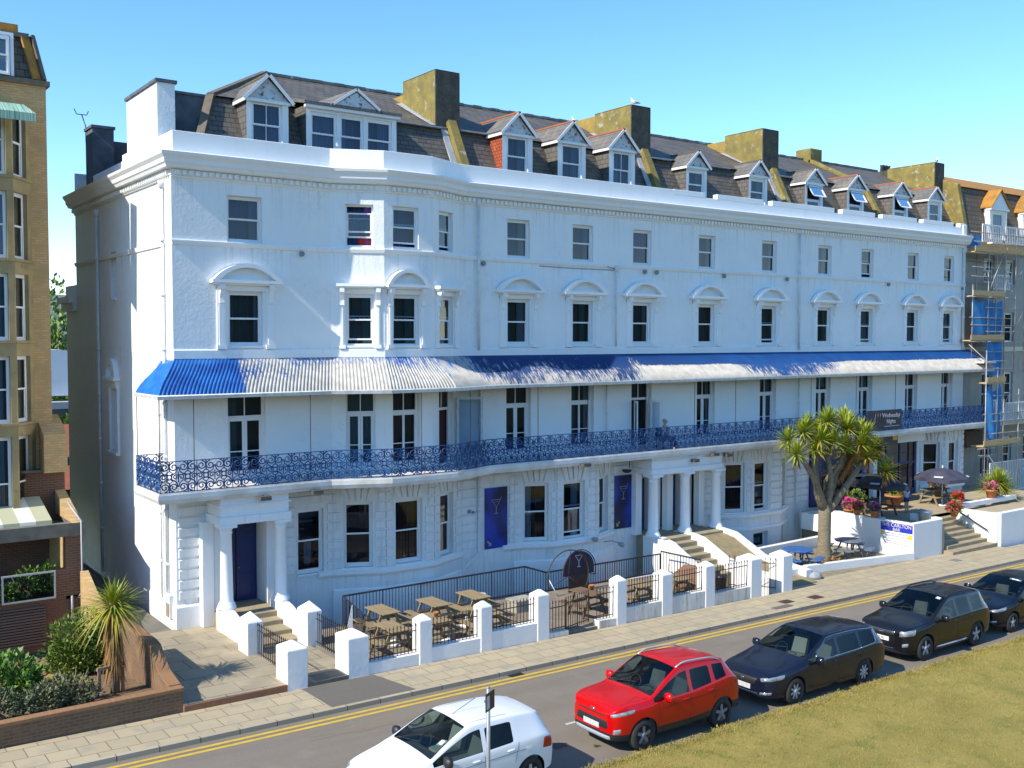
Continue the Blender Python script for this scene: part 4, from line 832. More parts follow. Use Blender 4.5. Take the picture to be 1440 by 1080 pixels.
BAY=[(-16,4.3),(-3.53,4.3),(-2.82,5.31)]; LV=[(5.85,6.27),(8.36,8.85),(10.93,11.39),(13.46,13.95)]
s=MB()
for z0,z1 in LV: s.sweep(BAY,[(0,z0),(.0,z1),(-.9,z1),(-.9,z0)]); s.sweep(BAY,[(0,z1-.1),(.05,z1-.08),(.05,z1),(0,z1)])
def baystore(za,zb,fnt):
    fr=Fr(BAY[0],BAY[1]); fc=Fr(BAY[1],BAY[2]); L=fr.L
    s.fbox(fr,L-.19,L,-.25,-.01,za,zb); s.fbox(fc,0,.05,-.25,-.01,za,zb); s.fbox(fc,fc.L-.3,fc.L,-.3,-.01,za,zb)
    for k in range(3):
        x=L-.19-1.75*(k+1)-.3*k; s.fbox(fr,x-.3,x,-.25,-.01,za,zb)
        window(fr,x,x+1.75,za,zb,rec=.14,parent=F,curt=[(.0,1,mCurtG)],sill=False)
    window(fc,.05,fc.L-.3,za,zb,rec=.14,parent=F,curt=[(.05,.95,mTanIn)],sill=False)
mCurtG=M('teal_reflection_curtain',(.30,.44,.45),.9,(.16,.27,.28),1.5,scale=(14,14,.3)); mTanIn=M('tan_blind',(.36,.30,.20),.9,(.20,.17,.11),2)  # teal curtains paled to carry the reflection in the bay glass
for za,zb in ((2.9,5.85),(6.27,8.36),(8.85,10.93),(11.39,13.46),(13.95,16.1)): baystore(za,zb,0)
s.sweep(BAY,[(0,16.1),(0,16.35),(-.9,16.35),(-.9,16.1)])
s.obj('bay_stonework',mStoneB,F)
w=MB(); w.box(-16,5.2,17.0,-2.22,16.1,17.16); w.obj('coping',mCopeB,F)
w=MB(); w.add([(-16,5.4,17.16),(-2.4,5.4,17.16),(-2.75,6.0,18.75),(-16,6.0,18.75),(-2.75,15,18.75),(-2.4,16,17.16)],[(0,1,2,3),(1,5,4,2)]); w.obj('mansard',mTileB,F)
w=MB(); w.add([(-2.85,5.42,17.17),(-2.36,5.42,17.17),(-2.62,5.98,18.7),(-3.1,5.98,18.7)],[(0,1,2,3)]); bar(w,(-2.6,5.36,17.17),(-2.85,5.95,18.72),.28,.08); w.box(-16,5.9,18.72,-3.0,15,19.0); w.obj('roof_edge',mOrange,F)
w=MB(); bar(w,(-2.38,5.4,17.17),(-2.6,5.98,18.7),.12,.12); w.box(-16,5.8,18.6,-2.7,15,18.74); w.obj('hip_tile',mCopeB,F)
fr=Fr((-6.0,5.25),(-3.35,5.25)); w=MB(); w.box(-6.1,5.3,17.2,-3.25,6,18.55); d=w.obj('dormer',mFrame,F); window(fr,.0,2.6,17.2,18.4,rec=-.06,parent=d,curt=[(.1,1,mCurt)],sill=False)
w=MB(); w.add([(-7,4.2,16.12),(-3.2,4.2,16.12),(-3.0,3.5,15.75),(-7,3.5,15.75),(-7,3.5,15.5),(-3.0,3.5,15.5)],[(0,1,2,3),(3,2,5,4)]); w.obj('green_awning',M('green_awning',(.45,.60,.50),.8,(.05,.22,.12),8,scale=(6,.1,.1)),F,fix=False)
# ground-floor terrace of the flats
T_=MB(); T_.box(-16,2.75,2.84,-2.0,3.05,3.24); T_.box(-2.3,3.05,2.84,-2.0,5.2,3.24); T_.obj('terrace_beam',mConc,F)
w=MB(); w.box(-2.55,2.8,.9,-2.04,3.04,2.84); w.box(-2.5,3.05,.9,-2.06,5.0,1.75); w.box(-16,2.8,.85,-4.45,3.0,1.0); w.box(-2.86,2.8,1.0,-2.55,3.0,1.85); w.box(-16,2.8,.3,-2.06,3.02,1.0); w.obj('terrace_wall',mBrR,F)
w=MB(); w.box(-2.5,2.85,2.86,-2.02,5.2,3.0); w.prism([(-2.35,2.76,3.24),(-2.35,5.0,3.24),(-2.35,5.0,4.0)],(.3,0,0)); w.box(-2.56,3.02,.9,-2.5,5,2.84); w.obj('sunlit_return',mBrY,F)
for x0,x1 in ((-4.36,-2.86),(-6.0,-4.44),(-7.6,-6.1)):
    w=MB(); 
    for a,b_,c,d_ in ((x0,x1,1.0,1.05),(x0,x1,1.8,1.85),(x0,x0+.05,1.05,1.8),(x1-.05,x1,1.05,1.8)): w.box(a,2.7,c,b_,2.75,d_)
    o=w.obj('glass_panel',M('grey_frame',(.45,.45,.43),.4),F); g_=MB(); g_.quad((x0,2.72,1),(x1,2.72,1),(x1,2.72,1.85),(x0,2.72,1.85)); g_.obj('pane',mGlass,o,fix=False)
w=MB()
for i in range(14): w.box(-16,2.72+.0*i,-.35+.085*i,-3.15,2.79,-.30+.085*i)
w.obj('vent_louvre',M('brown_louvre',(.13,.09,.07),.7),F)
w=MB(); w.box(-16,2.8,-.6,-2.06,3.1,.3); w.obj('plinth',mBrR,F)
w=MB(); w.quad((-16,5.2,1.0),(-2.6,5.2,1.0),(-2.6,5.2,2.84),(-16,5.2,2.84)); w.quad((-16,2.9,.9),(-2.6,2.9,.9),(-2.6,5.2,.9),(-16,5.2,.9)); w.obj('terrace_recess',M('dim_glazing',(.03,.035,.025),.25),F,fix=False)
w=MB(); n=30
for i in range(n):
    x0=-7.4+4.62*i/n; x1=-7.4+4.62*(i+1)/n
    w.add([(x0,3.45,3.28),(x1,3.45,3.28),(x1-.06,4.95,3.85),(x0-.06,4.95,3.85)],[(0,1,2,3)],(i//3)%2); w.add([(x0,3.45,3.28),(x1,3.45,3.28),(x1,3.42,3.1),(x0,3.42,3.1)],[(0,1,2,3)],(i//3)%2)
w.obj('striped_awning',[M('cream_stripe',(.72,.70,.60),.8),M('olive_stripe',(.42,.42,.28),.8)],F,fix=False)
w=MB(); w.tube([(-2.1,2.72,3.3),(-2.1,2.72,1.1),(-2.2,2.72,.95)],.022,5); w.tube([(-2.1,2.72,3.28),(-2.2,4.9,3.9)],.03,5); w.tube([(-2.4,2.74,1.0),(-2.4,2.74,.2)],.04,5); w.obj('waste_pipe',M('grey_pipe',(.42,.42,.44),.5),F)
# ------------------------------------------------------------------ garden of the flats
SZ=lambda y: .35-.128*(y+6)
b=MB(); b.prism([(-20,y,zz) for y,zz in ((-6.28,-1.5),(-6.28,SZ(-6.28)),(2.75,SZ(2.75)),(2.75,-1.5))],(17.88,0,0)); tag(b.obj('garden_soil',mSoil),kind='structure')
b=MB(); b.prism([(xx,yy,SZ(yy)+.004) for xx,yy in ((-4.9,-2.6),(-3.1,-2.7),(-3.2,-.5),(-4.9,-.3))],(0,0,.02)); tag(b.obj('mossy_bed',mSand),kind='structure')
w=thing('garden_wall','dark brick garden wall with a curved rise, in front of the planted bed','garden wall',(-2.2,-6.2,0))
b=MB(); b.box(-20,-6.53,-.3,-2.02,-6.3,.56); b.prism([(-2.02,y,z) for y,z in ((-6.3,-.3),(-6.3,.58),(-5.5,.72),(-5.1,.95),(-4.8,1.18),(-4.5,1.22),(-2.0,1.22),(-2.0,-.3))],(-.24,0,0)); b.obj('brickwork',brickmat('garden_brick',(.20,.10,.05),(.15,.075,.04),(.18,.14,.09),.225,.078,.012,'wall',.9,.5,((.26,.16,.07),1.5,.5,.75)),w)
b=MB(); b.box(-20,-6.55,.562,-2.0,-6.28,.63)
cp=[(-6.28,.585),(-5.5,.725),(-5.1,.955),(-4.8,1.185),(-4.5,1.225),(-1.98,1.225)]
for (a,c),(a2,c2) in zip(cp[:-1],cp[1:]): b.add([(x,y,z) for x in (-2.28,-2.0) for y,z in ((a,c),(a2,c2),(a2,c2+.07),(a,c+.07))],[(0,1,2,3),(7,6,5,4),(3,2,6,7),(1,5,6,2),(0,4,5,1),(0,3,7,4)])
b.obj('coping',brickmat('coping_brick',(.34,.15,.05),(.28,.12,.045),(.2,.15,.1),.075,.3,.01,'xy',.9,.4),w)
b=MB(); b.prism([(-2.18,y,z) for y,z in ((2.6,-.3),(2.6,1.75),(1.4,1.25),(-.6,.95),(-.6,-.3))],(.24,0,0)); tag(b.obj('low_brick_wall',mBrY),'short sloping tan brick wall between the flats and the side alley','wall')
def leaves(b,cx,cy,cz,rx,ry,rz,n,size,rr,shape=.0,asp=2.0):
    for i in range(n):
        while 1:
            p=Vector((rr.uniform(-1,1),rr.uniform(-1,1),rr.uniform(-1,1)))
            if .25<p.length<1: break
        p=p.normalized()*(p.length**.5); bl=1+.22*math.sin(p.x*5+cx*3)*math.sin(p.y*6+cy)+.15*math.sin(p.z*8+p.x*4)
        c=Vector((cx+p.x*rx*bl,cy+p.y*ry*bl,cz+p.z*rz*bl)); s=size*rr.uniform(.6,1.3)
        d=(p+Vector((rr.uniform(-.8,.8),rr.uniform(-.8,.8),rr.uniform(-.2,.9)))).normalized(); u=d.cross(Vector((rr.uniform(-1,1),rr.uniform(-1,1),rr.uniform(-1,1)))).normalized()
        b.add([c,c+d*s*.5+u*s/asp*.55,c+d*s,c+d*s*.5-u*s/asp*.55],[(0,1,2,3)],rr.randrange(2))
def foliage(name,c1,c2): 
    m=M(name,c1,.55,c2,2.2); b=m.node_tree.nodes['Principled BSDF']; b.inputs['Transmission Weight'].default_value=0; return m
mLf=[foliage('shrub_leaf',(.12,.20,.02),(.19,.27,.034)),foliage('shrub_leaf_dark',(.07,.125,.016),(.11,.165,.025))]
mLfB=[foliage('bright_leaf',(.10,.22,.02),(.15,.26,.03)),foliage('bright_leaf_b',(.06,.13,.02),(.1,.17,.02))]
mLfG=[foliage('grey_leaf',(.12,.14,.055),(.18,.18,.09)),foliage('grey_leaf_b',(.06,.08,.03),(.10,.11,.05))]
mBark=M('palm_bark',(.26,.21,.13),.9,(.17,.135,.085),4,12,.8,.04,scale=(1,1,3))
rr=random.Random(5)
def shrub(name,label,x,y,z,blobs,mt,size,n,group='shrubs in the garden bed'):
    t=thing(name,label,'shrub',(x,y,z),group); b=MB()
    for (dx,dy,dz,rx,ry,rz) in blobs: leaves(b,x+dx,y+dy,z+dz,rx,ry,rz,int(n/len(blobs)),size,rr)
    b.obj('foliage',mt,t,fix=False); b=MB()
    for k in range(6): a=k*1.05; b.tube([(x,y,z-.1),(x+.15*math.cos(a),y+.15*math.sin(a),z+.3),(x+.4*math.cos(a),y+.4*math.sin(a),z+.8)],[.03,.02,.008],5)
    b.obj('stem',mBark,t); return t
shrub('shrub','tall rounded dark green shrub beside the louvred vent of the flats',-2.95,-1.0,SZ(-1.0),[(-.15,0,.85,.75,.7,.75),(.3,-.2,.6,.7,.65,.55),(-.35,-.2,.45,.55,.5,.45),(.55,.3,.55,.6,.5,.5)],mLf,.11,9000)
shrub('shrub','bright green shrub at the left edge of the garden bed',-5.3,-3.9,SZ(-3.9),[(0,0,.6,.6,.55,.55),(.35,-.1,.45,.4,.4,.45),(-.4,.2,.6,.5,.5,.6)],mLfB,.15,2600)
shrub('shrub','low dark grey green shrub in front of the yellow mossy bed',-4.15,-4.9,SZ(-4.9),[(0,0,.25,.6,.45,.3),(-.7,-.2,.28,.5,.45,.32),(-.3,.25,.3,.5,.4,.3)],mLfG,.09,3600)
shrub('shrub','straggly grey shrub behind the low front garden wall at the far left',-5.9,-5.4,SZ(-5.4),[(0,0,.3,.7,.4,.35),(-.9,.2,.35,.7,.5,.4)],mLfG,.1,2600)
shrub('shrub','small green plants behind the glass panel of the flats terrace',-3.6,3.3,.9,[(0,0,.5,.35,.2,.5),(.6,.1,.6,.3,.2,.4),(-.5,.1,.2,.3,.2,.3)],mLfB,.12,900,None)
t=thing('red_flower','red geranium behind the glass panel of the flats terrace','flower',(-3.75,2.95,1.3)); b=MB(); leaves(b,-3.75,2.95,1.35,.07,.07,.06,60,.06,rr); b.obj('petals',[mRed,mRed],t,fix=False); b=MB(); b.tube([(-3.75,2.95,.95),(-3.75,2.95,1.33)],.01,5); b.obj('stem',mLfB[0],t)
# ------------------------------------------------------------------ palms
mSw=[foliage('sword_leaf',(.19,.26,.014),(.30,.34,.02)),foliage('sword_leaf_old',(.36,.29,.035),(.28,.26,.03))]
mStraw=M('dead_palm_leaf',(.36,.20,.06),.9,(.24,.12,.04),4)
def sword(b,base,d,L,w,droop,mi,rr):
    d=Vector(d).normalized(); side=d.cross(Vector((0,0,1)))
    side=side.normalized() if side.length>.05 else Vector((1,0,0))
    n=5; vs=[]
    for i in range(n+1):
        u=i/n; p=Vector(base)+d*L*u+Vector((0,0,-droop*L*u*u)); ww=w*(.55+.9*u if u<.4 else 1.0*(1-u)/.6+.03)
        vs+= [p-side*ww/2,p+Vector((0,0,-ww*.18)),p+side*ww/2]
    b.add(vs,[(i*3+j,i*3+j+1,i*3+j+4,i*3+j+3) for i in range(n) for j in range(2)],mi,True)
def rosette(b,c,axis,n,L,w,rr,old=.25,spread=1.0,dr=0):
    A=Vector(axis).normalized(); U=A.cross(Vector((.3,.9,.1))).normalized(); V=A.cross(U)
    for i in range(n):
        a=i*2.399+rr.uniform(-.2,.2); e=(i/n)**.8*spread*1.95; d=A*math.cos(e)+(U*math.cos(a)+V*math.sin(a))*math.sin(e)
        sword(b,Vector(c)+d*.05,d,L*rr.uniform(.8,1.1),w,rr.uniform(.0,.2)+.08*(e>1.3)+dr*rr.random(),1 if e>1.45 and rr.random()<old*2.5 else (1 if rr.random()<old*.25 else 0),rr)
# spiky cordyline in the garden bed
rr=random.Random(11)
t=thing('cordyline','single-headed cordyline palm with a skirt of brown dead leaves in the garden bed','palm',(-3.08,-4.6,.18)); x,y=-3.08,-4.6
b=MB(); b.tube([(x,y,.05),(x+.02,y,.9),(x,y,1.6),(x,y,2.45)],[.12,.10,.11,.10],10); b.obj('trunk',mBark,t)
b=MB(); rosette(b,(x,y,2.32),(0,0,1),230,.98,.042,rr,1.0,1.1,.45); b.obj('crown',[mSw[0],mSw[1]],t,fix=False)
b=MB()
for i in range(260):
    a=rr.uniform(0,6.28); z=rr.uniform(1.0,2.4); r0=.1; L=rr.uniform(.5,.95); d=(math.cos(a)*.28,math.sin(a)*.28,-1); sword(b,(x+r0*math.cos(a),y+r0*math.sin(a),z),d,L,.04,-.02,0,rr)
b.obj('dead_leaf_skirt',mStraw,t,fix=False)
t=thing('timber_stake','small timber frame around the foot of the cordyline palm','stake',(-3.2,-4.9,.2)); b=MB()
for px,py,h in ((-3.5,-4.85,.75),(-2.9,-4.65,.6)): b.box(px-.035,py-.035,.0,px+.035,py+.035,.2+h)
b.add([(-3.55,-4.9,.87),(-2.85,-4.66,.85),(-2.87,-4.60,.85),(-3.57,-4.84,.87),(-3.55,-4.9,.94),(-2.85,-4.66,.92),(-2.87,-4.60,.92),(-3.57,-4.84,.94)],[(0,3,2,1),(4,5,6,7),(0,1,5,4),(1,2,6,5),(2,3,7,6),(3,0,4,7)]); b.obj('frame',M('weathered_stake',(.33,.22,.13),.8,(.24,.12,.06),4),t)
# big cabbage tree in the courtyard: positions given as offsets from the trunk foot (right, up, towards street)
rr=random.Random(23)
tx,ty,tz=25.46,-4.0,-.28
t=thing('cabbage_tree','large multi-stemmed cabbage palm with a broad green crown in the courtyard','tree',(tx,ty,tz))
T=MB(); Cr=MB(); St=MB()
def Pq(a,h,e=0): return (tx+a,ty-e,tz+h)
T.tube([Pq(0,-.15),Pq(-.02,.12),Pq(-.02,.6),Pq(-.02,1.3),Pq(.0,2.0),Pq(.02,2.35)],[.42,.33,.27,.255,.265,.24],14)
br=[([(0,2.0,0),(-.35,2.7,.05),(-.85,3.5,.1),(-1.35,4.0,.15),(-1.85,4.45,.2)],[.2,.16,.13,.11,.08],-2.05,4.65,.2),
    ([(-.85,3.5,.1),(-1.05,4.1,.2),(-1.05,4.55,.3)],[.1,.08,.07],-1.05,4.75,.3),
    ([(-.05,2.1,-.05),(-.25,2.8,-.2),(-.2,3.6,-.3),(-.3,4.5,-.35),(-.6,5.2,-.3)],[.18,.14,.12,.10,.08],-.7,5.45,-.3),
    ([(.05,2.1,.05),(.15,2.9,.15),(.1,3.6,.2),(-.1,4.3,.2),(.0,5.0,.2)],[.17,.13,.11,.09,.08],.05,5.3,.2),
    ([(.12,3.5,.2),(.45,3.9,.3),(.65,4.4,.35)],[.09,.07,.06],.7,4.7,.35),
    ([(.1,2.2,0),(.5,2.9,-.1),(1.0,3.6,-.15),(1.6,4.3,-.2),(1.9,5.0,-.2)],[.19,.16,.14,.12,.09],1.95,5.3,-.2),
    ([(.15,2.1,.1),(.7,2.8,.3),(1.3,3.5,.45),(1.75,3.95,.5),(2.2,4.3,.55)],[.17,.14,.12,.1,.08],2.35,4.5,.55),
    ([(.3,2.5,-.2),(1.0,3.1,-.7),(1.9,3.6,-1.0),(2.8,4.0,-1.1)],[.13,.11,.09,.07],3.0,4.25,-1.1),
    ([(1.3,3.5,.45),(2.1,3.5,.7),(2.75,3.4,.8)],[.08,.06,.05],2.95,3.55,.8)]
for pts,rs,*_ in br: T.tube([Pq(a,h,e) for a,h,e in pts],rs,9)
T.obj('trunk',mBark,t)
hd=[(-2.1,4.75,.2),(-1.05,4.9,.35),(-1.45,5.6,.0),(-.75,5.75,-.3),(-.1,5.95,.1),(.45,6.0,-.2),(.7,4.9,.35),(-.2,5.2,.5),(.15,5.45,-.5),(1.15,5.6,.2),(1.7,5.75,-.2),(2.1,5.3,.4),(2.75,5.35,-.3),(2.4,4.75,.6),(1.5,4.95,.6),(3.15,4.8,-.5),(2.0,5.9,-.6),(3.0,4.3,-1.0),(2.95,3.75,.8),(-1.9,5.25,-.4),(.9,5.1,-.6),(1.75,4.45,.7),(3.3,5.3,-.8),(-.95,5.3,.45),(2.3,4.1,-.4)]
for k,(a,h,e) in enumerate(hd):
    ax=(a*.16,-e*.2-.05,1); rosette(Cr,Pq(a,h-.18,e),ax,82,.70,.07,rr,.16+.25*(a>1.2),1.0)
    for i in range(16 if a<.8 else 34):
        an=rr.uniform(0,6.28); sword(St,Pq(a+.06*math.cos(an),h-.2-rr.random()*.3,e+.06*math.sin(an)),(math.cos(an)*.4,math.sin(an)*.4,-1),rr.uniform(.3,.6),.04,0,0,rr)
for k in range(240):
    u=rr.random(); a=.95+.95*u; h=3.5+1.0*u; an=rr.uniform(0,6.28); sword(St,Pq(a+.1*math.cos(an),h,-.1+.25*math.sin(an)),(math.cos(an)*.5,math.sin(an)*.5,-.8),rr.uniform(.35,.6),.045,.1,0,rr)
Cr.obj('crown',mSw,t,fix=False); St.obj('dead_leaf_skirt',mStraw,t,fix=False)
b=MB(); leaves(b,tx,ty-.3,tz+.05,.42,.35,.08,260,.1,rr); b.obj('root_litter',[mStraw,mStraw],t,fix=False)
t=thing('young_palm','young bushy palm behind the white wall at the right edge','palm',(39.6,-3.6,.4)); b=MB()
for dx,dy,dz,n in ((0,0,1.2,150),(.55,.1,1.0,90),(-.35,.2,.9,90),(.3,-.3,.7,70)): rosette(b,(39.6+dx,-3.6+dy,.55+dz),(0,0,1),n,.95,.06,rr,.3,1.05)
b.obj('crown',mSw,t,fix=False); b=MB(); b.tube([(39.6,-3.6,.2),(39.6,-3.6,1.8)],[.16,.12],10); b.obj('trunk',mBark,t)
# ------------------------------------------------------------------ forecourt, boundary piers, railings
block('forecourt_paving',-2.02,1.2,-6.55,0,.165,.6,mStone); block('entrance_path',1.2,2.62,-6.55,-2.6,.10,.6,mStone)
b=MB(); b.box(-2.02,-6.61,-.2,.58,-6.55,gz(-1)+.15); tag(b.obj('brick_edging',M('crumbling_brick',(.20,.10,.06),.9,(.30,.13,.06),5,20,1,.05)),'crumbling red brick edging of the forecourt by the pavement','edging')
b=MB(); b.box(1.15,-6.6,-.3,2.3,-6.0,gz(1.7)+.104); tag(b.obj('threshold',mConc),'dark stone threshold between the two tall left gate piers','threshold')
block('patio',2.75,18.4,-6.5,-2.1,.06,.5,M('patio_paving',(.26,.215,.155),.9,(.19,.15,.11),1.2,14,.4,c3=(.33,.27,.2),vs3=2.5,p3=(.6,.75)))
block('basement_floor',2.75,42,-2.1,-.0,-1.3,.3,mConc)
b=MB(); b.box(2.7,-2.2,-1.6,18.4,-2.12,gz(10)-.02); tag(b.obj('retaining_wall',mGround),'white retaining wall of the basement area below the black railing','wall')
PR=[('first (leftmost), at the path',.58,1.15,1.04),('second from the left, at the path',2.28,2.90,1.05),('third from the left',4.45,4.86,1.17),('fourth from the left, between picnic tables',6.48,6.88,1.23),('fifth from the left, by the patio gate',8.52,8.97,1.26),('sixth from the left, right of the patio gate',11.67,12.08,1.26),('fourth from the right end',13.64,14.12,1.18),('third from the right end, by the cellar hatch',15.67,16.13,1.20),('tall one left of the ramp gate',17.95,18.52,1.13),('tall one right of the ramp gate',19.67,20.2,1.05)]
for i,(nm,x0,x1,zt) in enumerate(PR):
    w=x1-x0; y0=-6.6; y1=y0+(w if w<.5 else w*1.25); b=MB(); z0=gz(x0)-.3; xm,ym=(x0+x1)/2,(y0+y1)/2; ap=zt+(.14 if w<.5 else .16); k=.02
    b.add([(x0,y0,z0),(x1,y0,z0),(x1,y1,z0),(x0,y1,z0),(x0,y0,zt),(x1,y0,zt),(x1,y1,zt),(x0,y1,zt),(xm-.04,ym-.04,ap),(xm+.04,ym-.04,ap),(xm+.04,ym+.04,ap),(xm-.04,ym+.04,ap)],
       [(0,3,2,1),(0,1,5,4),(1,2,6,5),(2,3,7,6),(3,0,4,7),(4,5,9,8),(5,6,10,9),(6,7,11,10),(7,4,8,11),(8,9,10,11)])
    tag(b.obj('gate_pier',mPier,bevel=.022,seg=2),'white pyramid-capped boundary pier, '+nm,'pier','white boundary piers')
for nm,x0,y0,w,d in (('left of the path steps',.68,-3.72,.45,.7),('right of the path steps',2.5,-3.62,.46,.7)):
    b=MB(); z0=0; zt=1.08; x1=x0+w; y1=y0+d; xm,ym=(x0+x1)/2,(y0+y1)/2
    b.add([(x0,y0,z0),(x1,y0,z0),(x1,y1,z0),(x0,y1,z0),(x0,y0,zt),(x1,y0,zt),(x1,y1,zt),(x0,y1,zt),(xm,ym,zt+.25)],[(0,3,2,1),(0,1,5,4),(1,2,6,5),(2,3,7,6),(3,0,4,7),(4,5,8),(5,6,8),(6,7,8),(7,4,8)])
    tag(b.obj('stair_pier',mPier,bevel=.015),'small white pier with pointed cap '+nm+' to the left entrance','pier','small piers at the left steps')
WL=[(2.9,4.45,.30),(4.86,6.48,.37),(6.88,8.52,.47),(8.97,9.72,.06),(10.95,11.67,.12),(12.08,13.64,.36),(14.12,15.67,.40),(16.13,17.95,.22)]
wn=['between the second and third piers','between the third and fourth piers','between the fourth and fifth piers','left of the patio gate','right of the patio gate','right of the sixth pier','with rust stains, two bays left of the ramp gate','beside the cellar hatch, left of the ramp gate']
for (x0,x1,zt),nm in zip(WL,wn):
    b=MB(); b.prism([(x0,-6.58,gz(x0)-.3),(x1,-6.58,gz(x1)-.3),(x1,-6.58,zt-.02),(x0,-6.58,zt)],(0,.3,0)); tag(b.obj('low_wall',mPlinth if x0>8 else mPier,bevel=.012),'low white plinth wall '+nm,'wall','low walls under the street railings')
def spears(p0,p1,z0,z1,h0,h1,n,name,label,cat='railing',group=None,mt=None,r=.012,spear=True,mid=True,posts=False,flatr=False):
    """vertical-bar railing from p0 to p1; bottom heights z0,z1 and top heights h0,h1"""
    b=MB(); L=lambda a,c,u:a+(c-a)*u
    for i in range(n+1):
        u=i/n; x,y=L(p0[0],p1[0],u),L(p0[1],p1[1],u); zb,zt=L(z0,z1,u),L(h0,h1,u); rr_=r*(1.8 if posts and i%posts==0 else 1)
        b.tube([(x,y,zb),(x,y,zt+(.0 if not spear else .02))],rr_,5,sm=False)
        if spear: b.lathe([(.003,0),(.024,.03),(.003,.12)],(x,y,zt+.02),5)
    w=.016 if not flatr else .03
    for k in ((h0-.09 if spear else h0),)+((z0+.08,) if mid else ()):
        d=k-h0 if k>z0+.2 else None
        a=(p0[0],p0[1],k); c=(p1[0],p1[1],(h1+d) if d is not None else z1+.08); b.tube([a,c],w,4,sm=False)
    return tag(b.obj(name,mt or mIronB,fix=True),label,cat,group)
gs='street railings between the piers'
for x0,x1,z,h,nm in ((2.92,4.43,.30,.98,'between the second and third piers, before two picnic tables'),(4.88,6.46,.37,1.05,'between the third and fourth piers'),(6.9,8.5,.47,1.1,'between the fourth and fifth piers'),(12.1,13.62,.36,1.1,'between the sixth and seventh piers'),(14.14,15.65,.40,1.1,'between the seventh and eighth piers'),(16.15,17.93,.22,1.02,'in front of the cellar hatch')):
    spears((x0,-6.42),(x1,-6.42),z-.02,z-.02,h,h,13,'railing','spear-topped iron railing '+nm,'railing',gs,mt=mRust if x0<9 else mIronB)
spears((8.99,-6.42),(9.7,-6.42),.05,.05,.86,.86,6,'railing','short rusty railing left of the patio gate','railing',gs,mt=mRust)
spears((9.76,-6.4),(10.9,-6.1),.0,.0,.92,.92,10,'gate','rusty iron patio gate standing half open','gate',None,mt=mRust,posts=5)
spears((10.98,-6.42),(11.65,-6.42),.12,.12,1.0,1.0,5,'railing','short railing right of the patio gate','railing',gs,mt=mIronB)
spears((18.6,-5.0),(19.6,-6.3),-.2,-.2,.85,.85,9,'gate','black iron gate standing open between the two tall piers at the ramp','gate')
spears((.97,-5.85),(.97,-3.75),.16,.16,.95,.95,17,'railing','black railing on the left of the path to the left entrance','railing')
spears((2.78,-5.85),(2.78,-3.6),.12,.12,.95,.95,18,'railing','black railing on the right of the path to the left entrance','railing')
spears((4.41,-2.05),(11.42,-2.05),-.02,-.05,.95,.95,60,'area_railing','long black bar railing along the basement area behind the picnic tables','railing',None,spear=False,posts=12,flatr=True,r=.011)
spears((11.42,-2.05),(12.35,-2.06),-.05,-.12,.95,.62,8,'area_railing','sloping black railing section behind the hoop sign','railing',None,spear=False,flatr=True,r=.011)
spears((12.35,-2.06),(17.9,-2.1),-.12,-.2,.62,.60,48,'area_railing','long black bar railing between the hoop sign and the central steps','railing',None,spear=False,posts=12,flatr=True,r=.011)
spears((17.95,-2.1),(18.05,-4.1),-.2,-.2,.70,.70,14,'area_railing','black bar railing gate beside the central steps','railing',None,spear=False,posts=7,flatr=True,r=.011)
spears((4.41,-2.07),(4.15,-4.0),0,.0,.95,.82,18,'area_railing','black railing returning from the basement area at the left of the patio','railing',None,spear=False,flatr=True,r=.011)
spears((3.25,-4.5),(4.1,-3.3),-.1,-.05,.35,.98,8,'stair_rail','pale grey sloping stair rail behind the second pier','stair rail',None,mt=M('pale_rail',(.5,.52,.52),.4),spear=False,r=.014)
# ------------------------------------------------------------------ picnic tables
mWood=M('weathered_wood',(.30,.225,.115),.85,(.21,.155,.085),2.2,18,.5,.01,scale=(9,.7,6),c3=(.14,.105,.06),vs3=4,p3=(.6,.72))
mWoodD=M('brown_wood',(.17,.11,.06),.85,(.11,.07,.04),2.2,18,.5,.01,scale=(9,.7,6))
def picnic(x,y,z,label,rz=0,mt=None,group='picnic tables on the patio',L=1.15):
    mt=mt or mWood; t=thing('picnic_table',label,'picnic table',(0,0,0),group); h=L/2
    b=MB()
    for i in range(5): b.box(-.31+i*.126,-h,.72,-.31+i*.126+.114,h,.755)
    b.box(-.3,-h+.2,.68,.3,-h+.28,.72); b.box(-.3,h-.28,.68,.3,h-.2,.72); b.obj('tabletop',mt,t,bevel=.006)
    for s in (-1,1):
        b=MB()
        for i in range(2): xx=s*.62-.125+i*.13; b.box(xx,-h,.42,xx+.12,h,.455)
        b.obj('bench',mt,t,bevel=.006)
        f=MB(); yy=s*(h-.24)
        for q in (-1,1): f.add([(q*.22+d,yy+e,.72) for d in (-.045,.045) for e in (-.022,.022)]+[(q*.52+d,yy+e,0) for d in (-.045,.045) for e in (-.022,.022)],[(0,1,3,2),(4,6,7,5),(0,4,5,1),(2,3,7,6),(0,2,6,4),(1,5,7,3)])
        f.box(-.74,yy-.05,.36,.74,yy-.022,.44); f.obj('trestle',mt,t)
    t.location=(x,y,z); t.rotation_euler=(0,0,rz); return t
zf=lambda x: gz(x)+.06
TB=[(4.98,-3.55,.03,'weathered picnic table nearest the stair rail'),(4.3,-5.35,-.02,'weathered picnic table just behind the railing between the second and third piers'),(6.75,-3.6,.02,'weathered picnic table in the middle of the back row by the long black railing'),(5.75,-5.3,.0,'weathered picnic table with an orange pot behind the third pier'),(8.3,-3.5,.03,'weathered picnic table at the right of the back row'),(7.5,-5.35,-.03,'weathered picnic table behind the railing between the fourth and fifth piers'),(11.6,-5.2,.1,'dark picnic table with an orange pot behind the patio gate'),(13.75,-5.2,.04,'picnic table behind the railing right of the sixth pier'),(15.6,-5.2,-.08,'picnic table left of the cellar hatch')]
